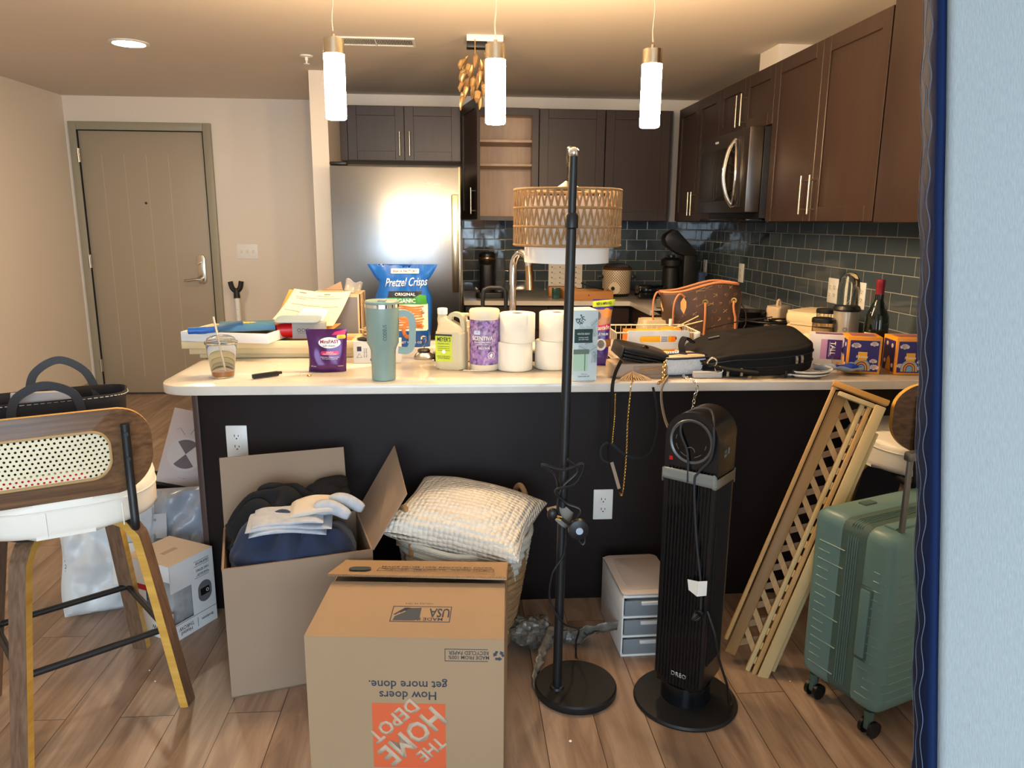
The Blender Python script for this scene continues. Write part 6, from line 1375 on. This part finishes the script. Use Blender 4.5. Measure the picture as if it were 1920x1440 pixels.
b = B(); b.tube(sm([(.86, 2.50, .918), (.873, 2.49, .935), (.888, 2.49, .925), (.885, 2.49, .908), (.868, 2.50, .905)], 5, True), .003, 8, closed=True); b.tube(sm([(.885, 2.49, .90), (.905, 2.485, .902), (.91, 2.485, .888), (.892, 2.485, .885)], 5, True), .0022, 8, closed=True); tag(obj('key_clip', b, M_chrome), 'silver clips between the tweed purse and backpack', 'clip')
t = thing('wristlet', 'pale grey slim wallet strap under silver clips beside backpack', 'wallet', (.86, 2.495, CT)); obj('body', B().box(-.05, .05, -.012, .012, 0, .022, .003), mat('pale_grey_leather', (190,190,192), .5), t)
# plates under the backpack corner
for k, (dx, l) in enumerate(((0, 'lower white scalloped plate under backpack corner'), (.008, 'upper white scalloped plate under backpack corner'))):
    b = B(); R_ = .098
    b.grid(72, 6, lambda u, v: ((lambda r: (r*math.cos(2*PI*u), r*math.sin(2*PI*u), .0+.012*v**2))((R_*(.6+.4*v)+(.002*math.sin(u*2*PI*36) if v == 1 else 0)))), cu=True); b.lathe([(0, .0), (R_*.6, 0)], 72)
    o = solid(obj('plate', b, M_whitem), .003, 1); o.location = (1.215+dx, 2.545, CT+.003+.011*k); tag(o, l, 'plate', 'white plates on the countertop')
# crumpled blue sleeve
t = thing('plastic_sleeve', 'clear plastic sleeve with blue printed strip near countertop edge', 'package', (1.345, 2.535, CT+.002), -.28)
b = B(); b.grid(20, 10, lambda u, v: ((u-.5)*.16, (v-.5)*.055+.01*u, .010+.018*(2*v-1)**2+.004*math.sin(u*14+v*3))); bd = solid(obj('sleeve', b, mat('hazy_plastic', (170,184,204), .15, alpha=.75, bump=.3, bs=30), t), .001)
b = B(); b.grid(12, 8, lambda u, v: (.0+u*.075, (v-.5)*.052+.006, .0125+.018*(2*v-1)**2+.004*math.sin((u*.47+.5)*14+v*3))); obj('blue_print', b, mat('royal_blue_print', (24,60,168), .3), bd); text('NEW', .04, .014, M_white, bd, T(.03, -.0, .0165))
# bin bag box
def facebox(name, label, loc, rz, W, D, H, m, parent=None): t = thing(name, label, 'box', loc, rz); return t, obj('carton', B().box(0, W, 0, D, 0, H, .001), m, t)
t, bx = facebox('bag_box', 'white carton of tall kitchen bags with purple panel', (1.300, 2.672, CT), -.42, .150, .085, .124, mat('white_print_carton', (214,208,210), .45))
M_pv = mat('violet_ink', (70,34,110), .5); g = obj('purple_panel', B().box(.062, .112, -.0008, 0, .035, .108), M_pv, bx); text('TALL', .050, .018, M_white, g, FR(.082, -.0010, .075) @ T(rz=-PI/2), bold=.02); text('kitchen drawstring bags', .055, .004, M_white, g, FR(.070, -.001, .072) @ T(rz=-PI/2))
obj('pink_panel', B().box(.040, .061, -.0007, 0, .035, .108), mat('pink_ink', (206,150,186), .5), bx); rb = obj('round_badge', B().lathe([(0, 0), (.017, 0), (.017, .0006), (0, .0006)], 28, M=FR(.128, -.0008, .072)), mat('dark_violet', (30,20,44), .5), bx); text('scent', .02, .006, M_white, rb, FR(.128, -.0016, .072) @ T(rz=-PI/2)); text('13 gal', .022, .012, mat('orange_ink', (226,110,50), .5), bx, FR(.095, -.001, .022))
obj('top_print', B().box(.02, .13, .015, .065, .1242, .1247), mat('purple_brown_print', (120,84,120), .5), bx)
# glass bowl
t = thing('glass_bowl', 'small clear glass bowl in front of the kitchen bag carton', 'bowl', (1.395, 2.580, CT)); obj('bowl', B().lathe([(0, 0), (.022, 0), (.040, .018), (.049, .045), (.047, .045), (.038, .02), (.02, .004), (0, .004)], 36), M_glassr, t)
# tissue boxes with clouds and rainbows
M_or2 = mat('orange_box', (226,146,30), .45); M_nv = mat('indigo_print', (42,32,104), .5); M_cl = mat('cloud_print', (226,206,206), .5); M_lb = mat('sky_blue_print', (120,164,206), .5); M_yl = mat('amber_print', (232,170,40), .5)
def cloud(b, x, z, s_, y=-.0014):
    for dx, dz, r in ((-.010, 0, .006), (0, .002, .0085), (.010, 0, .0065), (-.005, .004, .006), (.005, .004, .006), (0, -.003, .006)): b.lathe([(0, 0), (r*s_, 0), (r*s_, .0003), (0, .0003)], 14, M=FR(x+dx*s_, y, z+dz*s_))
def arch(par, cx_, z0, s_, y):
    for k, (r, m) in enumerate(((.030, M_lb), (.025, M_yl), (.021, M_nv), (.018, M_or2), (.013, M_nv), (.0105, M_lb))):
        pts = [(0-r*s_, 0)]+[(r*s_*math.cos(PI-a*PI/14), r*s_*1.05*math.sin(a*PI/14)+.010*s_) for a in range(15)]+[(r*s_, 0)]
        obj('rainbow_band', B().prism(pts, 0, .0003, M=FR(cx_, y-.0004*k, z0)), m, par)
def tissue(label, loc, rz, W):
    t, bx = facebox('tissue_box', label, loc, rz, W, .105, .132, M_or2); t['category'] = 'tissue box'; t['group'] = 'rainbow tissue boxes'
    p = obj('sky_panel', B().box(.008, W-.008, -.0008, 0, .008, .119), M_nv, bx); b = B()
    for x, z, s_ in ((.028, .10, 1), (.087, .107, .85), (.018, .032, .8), (.088, .046, .8), (.092, .024, 1)): b = B(); cloud(b, min(x, W-.02), z, s_); obj('cloud', b, M_cl, p)
    arch(p, .05, .012, 1.0, -.0018); obj('name_flag', B().box(.037, .066, -.0050, -.0, .050, .078), M_yl, p); text('Kleenex', .040, .010, M_white, p, FR(.05, -.0052, .062), shear=.2)
    s_ = obj('sky_panel', B().box(-.0008, 0, .008, .097, .008, .119), M_nv, bx); obj('top_print', B().box(.015, W-.015, .02, .085, .1322, .1326), mat('peach_violet_print', (170,110,90), .5, c2=(90,60,120), vs=40), bx)
    b = B()
    for y, z in ((.03, .10), (.07, .104), (.08, .04), (.02, .03)): obj('cloud', B().lathe([(0, 0), (.008, 0), (.008, .0003), (0, .0003)], 14, M=T(-.0011, y, z) @ T(ry=-PI/2)), M_cl, s_)
    obj('rainbow_band', B().prism([(-.02, 0), (-.012, .04), (0, .052), (.012, .04), (.02, 0)], 0, .0004, M=T(-.0012, .05, .01) @ T(rz=-PI/2) @ T(rx=PI/2)), M_yl, s_)
tissue('orange and navy tissue box with rainbow, right of bag carton', (1.388, 2.560, CT), -.30, .113); tissue('orange and navy tissue box with rainbow, cut off by the mattress', (1.545, 2.520, CT), -.12, .113)
# wine
t = thing('wine_bottle', 'dark wine bottle with burgundy foil behind the tissue boxes', 'bottle', (1.575, 2.715, CT))
M_wg = mat('dark_green_glass', (14,22,14), .06, coat=.5); bt = obj('bottle', B().lathe([(0, .004), (.030, .0), (.042, .004), (.043, .02), (.043, .155), (.040, .185), (.026, .222), (.0158, .245), (.0145, .30), (.0152, .315), (0, .316)], 40), M_wg, t)
obj('foil', B().lathe([(.0152, .247), (.0155, .30), (.0162, .302), (.0162, .318), (.014, .321), (0, .321)], 32), mat('burgundy_foil', (134,34,48), .35, .3), t)
obj('label', B().lathe([(.0434, .03), (.0436, .03), (.0436, .125), (.0434, .125)], 16, a0=-2.0, a1=-.95, M=T(rz=-1.15)), mat('cream_label', (226,216,190), .6), bt); obj('back_label', B().lathe([(.0434, .03), (.0436, .03), (.0436, .118), (.0434, .118)], 16, a0=-1.1, a1=-.3), mat('kraft_label', (190,182,160), .6), bt)
# blender
t = thing('bullet_blender', 'silver bullet blender with clear dome cup near wine bottle', 'blender', (1.545, 2.885, CT))
bd = obj('motor_base', B().lathe([(0, 0), (.056, 0), (.058, .01), (.050, .06), (.048, .185), (0, .185)], 40), mat('silver_plastic', (176,168,156), .3, .5), t); obj('black_collar', B().lathe([(0, .185), (.050, .185), (.052, .192), (.046, .205), (0, .205)], 36), M_black, t)
obj('dome_cup', B().lathe([(.040, .205), (.041, .27), (.036, .31), (.022, .332), (0, .338), (0, .336), (.021, .330), (.034, .309), (.039, .27), (.038, .205)], 36), M_glassr, t)
b = B()
for k in range(12): a = k*PI/6; b.tube([(.004*math.cos(a), .004*math.sin(a), 0), (.010*math.cos(a), .010*math.sin(a), 0)], .0008, 4)
wrap(obj('sun_logo', b, M_ink, bd), bendcyl(.0485, -PI/2-.5, .115)); b = B(); b.prism([(-.009, -.007), (.009, -.007), (0, .009)], 0, .0004); wrap(obj('warning_mark', b, M_ink, bd), bendcyl(.0495, -PI/2-1.0, .085)); wrap(text('CAUTION\nHOT', .016, .012, M_ink, bd, I4), bendcyl(.0495, -PI/2-.45, .085))
def jar(label, x, y, r, h_):
    t = thing('glass_jar', label, 'jar', (x, y, CT), 0, 'ribbed glass jars with black lids'); b = B()
    b.grid(72, 2, lambda u, v: ((r+.0012*math.sin(u*2*PI*24))*math.cos(2*PI*u), (r+.0012*math.sin(u*2*PI*24))*math.sin(2*PI*u), .002+(h_-.02)*v), cu=True); b.lathe([(0, .002), (r, .002)], 36)
    obj('ribbed_glass', b, M_glass, t); obj('lid', B().lathe([(0, h_-.018), (r+.004, h_-.018), (r+.004, h_-.004), (r, h_), (0, h_)], 36), M_black, t); obj('contents', B().lathe([(0, .004), (r-.006, .004), (r-.006, h_*.75), (0, h_*.75)], 30), mat('beige_contents', (190,160,118), .8), t)
jar('lower ribbed glass jar with black lid, left of the blender', 1.462, 2.90, .041, .155); jar('further ribbed glass jar with black lid, behind the first jar', 1.545, 3.045, .038, .175)
# storage case, butter dish, cloth
t = thing('bread_case', 'large cream storage case with domed lid against tiled wall', 'case', (1.655, 3.33, CT), .62)
obj('case_body', B().prism(rr(.26, .19, .03), 0, .075, .008), mat('cream_case', (226,206,168), .45), t); obj('case_lid', B().prism(rr(.27, .20, .035), .077, .135, .022, seg=4), mat('cream_case_lid', (232,212,174), .4), t)
t = thing('butter_dish', 'cream ceramic butter dish with loop knob on range', 'dish', (1.745, 3.98, .872), .65)
M_ceram = mat('cream_ceramic', (222,200,168), .3); obj('base_plate', B().prism(rr(.155, .105, .02), 0, .010, .004), M_ceram, t); c_ = obj('cover', B().prism(rr(.128, .082, .018), .011, .078, .014, seg=4), M_ceram, t); obj('loop_knob', B().tube(sm([(-.012, 0, .074), (-.012, 0, .098), (0, 0, .108), (.012, 0, .098), (.012, 0, .074)], 5), .007, 10), M_ceram, c_)
t = thing('frying_pan', 'black pan at the range edge left of the butter dish', 'pan', (1.59, 4.0, .890), 0); obj('pan_body', B().lathe([(0, 0), (.07, 0), (.088, .03), (.084, .03), (.068, .004), (0, .004)], 36), M_black, t)
b = B(); b.grid(44, 34, lambda u, v: ((u-.5)*.27, (v-.5)*.16, .012+.062*(max(0, math.sin(PI*u)*math.sin(PI*v))**.5)*(1+.5*nz(u*3, v*3, 7))+.012*math.sin(u*22+4*nz(u*2, v*3, 1))*math.sin(PI*v)+.010*nz(u*7, v*7, 3)))
o = sub(solid(obj('dish_towel', b, mat('cream_towel', (228,212,176), .95, bump=.4, bs=200)), .008)); o.location = (1.375, 3.03, CT+.004); tag(o, 'crumpled cream dish towel behind the backpack', 'towel')
b = B()
for k in range(4): b.tube(sm([(k*.014, 0, 0), (k*.014+.004, 0, .02), (k*.014+.010, 0, .02), (k*.014+.013, 0, 0)], 4), .0028, 6)
o = obj('metal_clip', b, M_chrome, None, T(1.30, 2.97, CT+.052)); tag(o, 'row of shiny metal loops on the cream towel edge', 'clips')
# ---------------------------------------------------------------- things on the back worktop
t = thing('coffee_maker', 'black pod coffee maker on back worktop beside the fridge', 'coffee maker', (.235, 5.33, CT))
obj('drip_base', B().prism(rr(.20, .22, .03), 0, .038, .006), M_black, t); obj('column', B().prism(rr(.105, .12, .04), .038, .235, .004, M=T(-.02, 0, 0)), M_black, t)
hd = obj('brew_head', B().lathe([(0, .225), (.052, .225), (.058, .235), (.060, .262), (.058, .30), (.045, .315), (0, .318)], 36, M=T(-.02, -.01, 0)), mat('black_satin', (26,24,22), .3), t); obj('silver_band', B().lathe([(.0602, .262), (.0612, .264), (.0612, .276), (.0602, .278)], 36, M=T(-.02, -.01, 0)), mat('bronze_band', (150,120,90), .25, .9), hd)
obj('water_tank', B().prism(rr(.065, .12, .02), .04, .27, .004, M=T(.072, .02, 0)), mat('smoky_clear', (150,160,166), .08, trans=.8, ior=1.15), t)
o = thing('wall_sheet', 'white printed instruction sheet on dark tiles under lampshade', 'paper', (.71, YK-.0125, .885)); s_ = obj('sheet', B().box(0, .262, -.001, 0, 0, .215), M_paper, o)
for r in range(5):
    for c in range(4): text(('12 oz', '8 oz', '6 oz', '10 oz')[c], .022, .007, M_grey, s_, FR(.05+c*.062, -.0012, .030+r*.040)); obj('cup_icon', B().box(.022+c*.062, .032+c*.062, -.0014, -.0008, .034+r*.040, .043+r*.040, .0), M_grey, s_)
t = thing('wooden_tray', 'honey wooden box tray on back worktop under the sheet', 'tray', (.735, 5.13, CT), 0)
M_hw = grain_mat('honey_wood', (206,150,90), (184,126,70), 10, (.1, 1, 1), .45); b = B(); b.box(0, .34, 0, .012, 0, .058, .002); b.box(0, .34, .20, .212, 0, .058, .002); b.box(0, .012, .012, .2, 0, .058, .002); b.box(.328, .34, .012, .2, 0, .058, .002); b.box(.012, .328, .012, .2, 0, .008); bd = obj('tray_body', b, M_hw, t)
obj('knot', B().lathe([(0, 0), (.006, 0), (.006, .0005), (0, .0005)], 14, M=FR(.17, -.0003, .03)), mat('knot_brown', (140,84,40), .6), bd)
t = thing('wooden_box', 'smaller honey wooden block box left of the wooden tray', 'box', (.66, 5.38, CT)); obj('box_body', B().box(0, .20, 0, .10, 0, .066, .002), M_hw, t)
o = obj('knife_handle', B().tube(sm([(0, 0, 0), (.07, 0, -.025), (.16, .01, -.045)], 5), 1, flat=(.02, .012)), M_black, None, T(.87, 5.25, CT+.105)); tag(o, 'black utensil handle resting in the wooden tray', 'utensil')
t = thing('glass_block', 'dark green glass tumbler on back worktop left of tray', 'glass', (.69, 5.22, CT)); obj('glass_body', B().prism(rr(.055, .055, .012), 0, .075, .003), mat('bottle_green_glass', (46,84,76), .15, coat=.5), t)
t = thing('slow_cooker', 'beige patterned slow cooker with glass lid', 'slow cooker', (1.155, 5.42, CT))
def crock():
    m, nt, b, N, L = nmat('lattice_print_beige'); tc = N('TexCoord'); b.inputs['Roughness'].default_value = .4; mp = N('Mapping'); mp.inputs['Rotation'].default_value = (0, 0, PI/4); mp.inputs['Scale'].default_value = (11, 11, 11)
    L(tc.outputs['UV'], mp.inputs[0]); sx = N('SeparateXYZ'); L(tc.outputs['Object'], sx.inputs[0]); at_ = N('Math'); at_.operation = 'ARCTAN2'; L(sx.outputs[1], at_.inputs[0]); L(sx.outputs[0], at_.inputs[1])
    ml = N('Math'); ml.operation = 'MULTIPLY'; ml.inputs[1].default_value = .105; L(at_.outputs[0], ml.inputs[0]); cx = N('CombineXYZ'); L(ml.outputs[0], cx.inputs[0]); L(sx.outputs[2], cx.inputs[1])
    m2 = N('Mapping'); m2.inputs['Rotation'].default_value = (0, 0, PI/4); m2.inputs['Scale'].default_value = (74, 74, 74); L(cx.outputs[0], m2.inputs[0]); ck = N('TexBrick'); ck.offset = 0; ck.inputs['Scale'].default_value = 1; ck.inputs['Brick Width'].default_value = 1; ck.inputs['Row Height'].default_value = 1; ck.inputs['Mortar Size'].default_value = .16; ck.inputs['Mortar Smooth'].default_value = .3
    ck.inputs['Color1'].default_value = col((226,210,182)); ck.inputs['Color2'].default_value = col((226,210,182)); ck.inputs['Mortar'].default_value = col((112,92,70)); L(m2.outputs[0], ck.inputs[0]); L(ck.outputs[0], b.inputs['Base Color']); return m
bd = obj('heating_base', B().lathe([(0, .02), (.095, .02), (.10, .03), (.104, .18), (.100, .19), (0, .19)], 48), crock(), t); obj('foot_ring', B().lathe([(0, 0), (.09, 0), (.096, .02), (0, .02)], 36), M_black, t)
obj('crock_rim', B().lathe([(0, .19), (.108, .19), (.110, .198), (.104, .204), (0, .204)], 48), mat('brown_glaze', (92,58,34), .2), t); obj('glass_lid', B().lathe([(.100, .204), (.085, .222), (.04, .235), (0, .238)], 40), M_glassr, t); obj('lid_knob', B().lathe([(0, .236), (.008, .236), (.006, .248), (.014, .258), (0, .262)], 20), M_glassr, t)
for s_ in (1, -1): obj('side_handle', B().box(.100 if s_ > 0 else -.135, .135 if s_ > 0 else -.100, -.03, .03, .125, .150, .006), M_black, t)
obj('control_dial', B().lathe([(0, 0), (.014, 0), (.012, .01), (0, .01)], 20, M=T(-.045, -.096, .06) @ T(rx=PI/2)), M_black, t)
wrap(obj('round_panel', B().lathe([(0, 0), (.042, 0), (.042, .0006), (0, .0006)], 30), mat('plain_beige', (220,204,176), .4), bd), bendcyl(.1035, -PI/2-.35, .062))
t = thing('brewer', 'black coffee brewer with lid flipped open in the back corner', 'coffee maker', (1.585, 5.30, CT))
obj('tower', B().box(-.0, .105, -.07, .11, 0, .305, .018), mat('matte_black', (14,14,15), .55), t); obj('warming_base', B().prism(rr(.26, .2, .03), 0, .045, .006, M=T(-.03, 0, 0)), M_black, t)
obj('thermal_carafe', B().lathe([(0, .05), (.052, .05), (.060, .06), (.058, .21), (.045, .225), (0, .225)], 36, M=T(-.075, -.02, 0)), M_blackm, t); obj('carafe_collar', B().lathe([(0, .225), (.07, .225), (.072, .265), (.05, .28), (0, .285)], 36, M=T(-.075, -.02, 0)), M_black, t)
obj('carafe_knob', B().lathe([(0, .285), (.028, .285), (.026, .298), (0, .3)], 20, M=T(-.075, -.02, 0)), M_black, t)
b = B(); b.prism([(.099, .321), (-.050, .470), (-.075, .475), (-.125, .440), (-.138, .411), (-.125, .368), (-.072, .331), (-.02, .300), (.075, .286)], -.055, .06, .008, M=T(rx=PI/2)); obj('open_lid', b, M_blackm, t)
t = thing('toaster', 'black glossy toaster on the back corner worktop', 'toaster', (1.25, 5.12, CT)); obj('toaster_body', B().box(0, .185, 0, .14, .006, .098, .012), M_blackg, t); obj('chrome_trim', B().tube(sm([(.03, -.003, .06), (.09, -.003, .075), (.15, -.003, .05)], 6), .0015, 6), M_chrome, t); obj('lever', B().box(-.012, 0, .05, .08, .06, .07, .002), M_black, t)
t = thing('tumbler', 'slate blue insulated cup in the back corner by brewer', 'tumbler', (1.775, 5.43, CT)); obj('cup_body', B().lathe([(0, 0), (.034, 0), (.039, .17), (0, .17)], 32), mat('slate_blue_enamel', (84,104,134), .4), t); obj('straw', B().cyl((.0, 0, .17), (.005, 0, .25), .003), M_glass, t)
t = thing('pepper_grinder', 'small steel and black grinder between brewer and blue cup', 'grinder', (1.708, 5.36, CT)); obj('grinder_body', B().lathe([(0, 0), (.018, 0), (.018, .10), (0, .10)], 24), M_black, t); obj('steel_top', B().lathe([(0, .10), (.019, .10), (.019, .16), (.014, .165), (0, .165)], 24), M_steelr, t)
t = thing('glass_jar', 'small glass jar with metal clasp at range end of worktop', 'jar', (1.27, 4.62, CT)); obj('jar_glass', B().lathe([(0, 0), (.03, 0), (.032, .05), (.026, .06), (0, .062)], 30), M_glassr, t); obj('clasp', B().tube(sm([(-.034, 0, .03), (-.036, -.01, .055), (-.02, -.03, .065), (.02, -.03, .065), (.036, -.01, .055)], 5), .0018, 6), M_gold, t); obj('jar_lid', B().lathe([(0, .062), (.028, .062), (.026, .07), (.006, .072), (.006, .085), (0, .086)], 28), M_glassr, t)
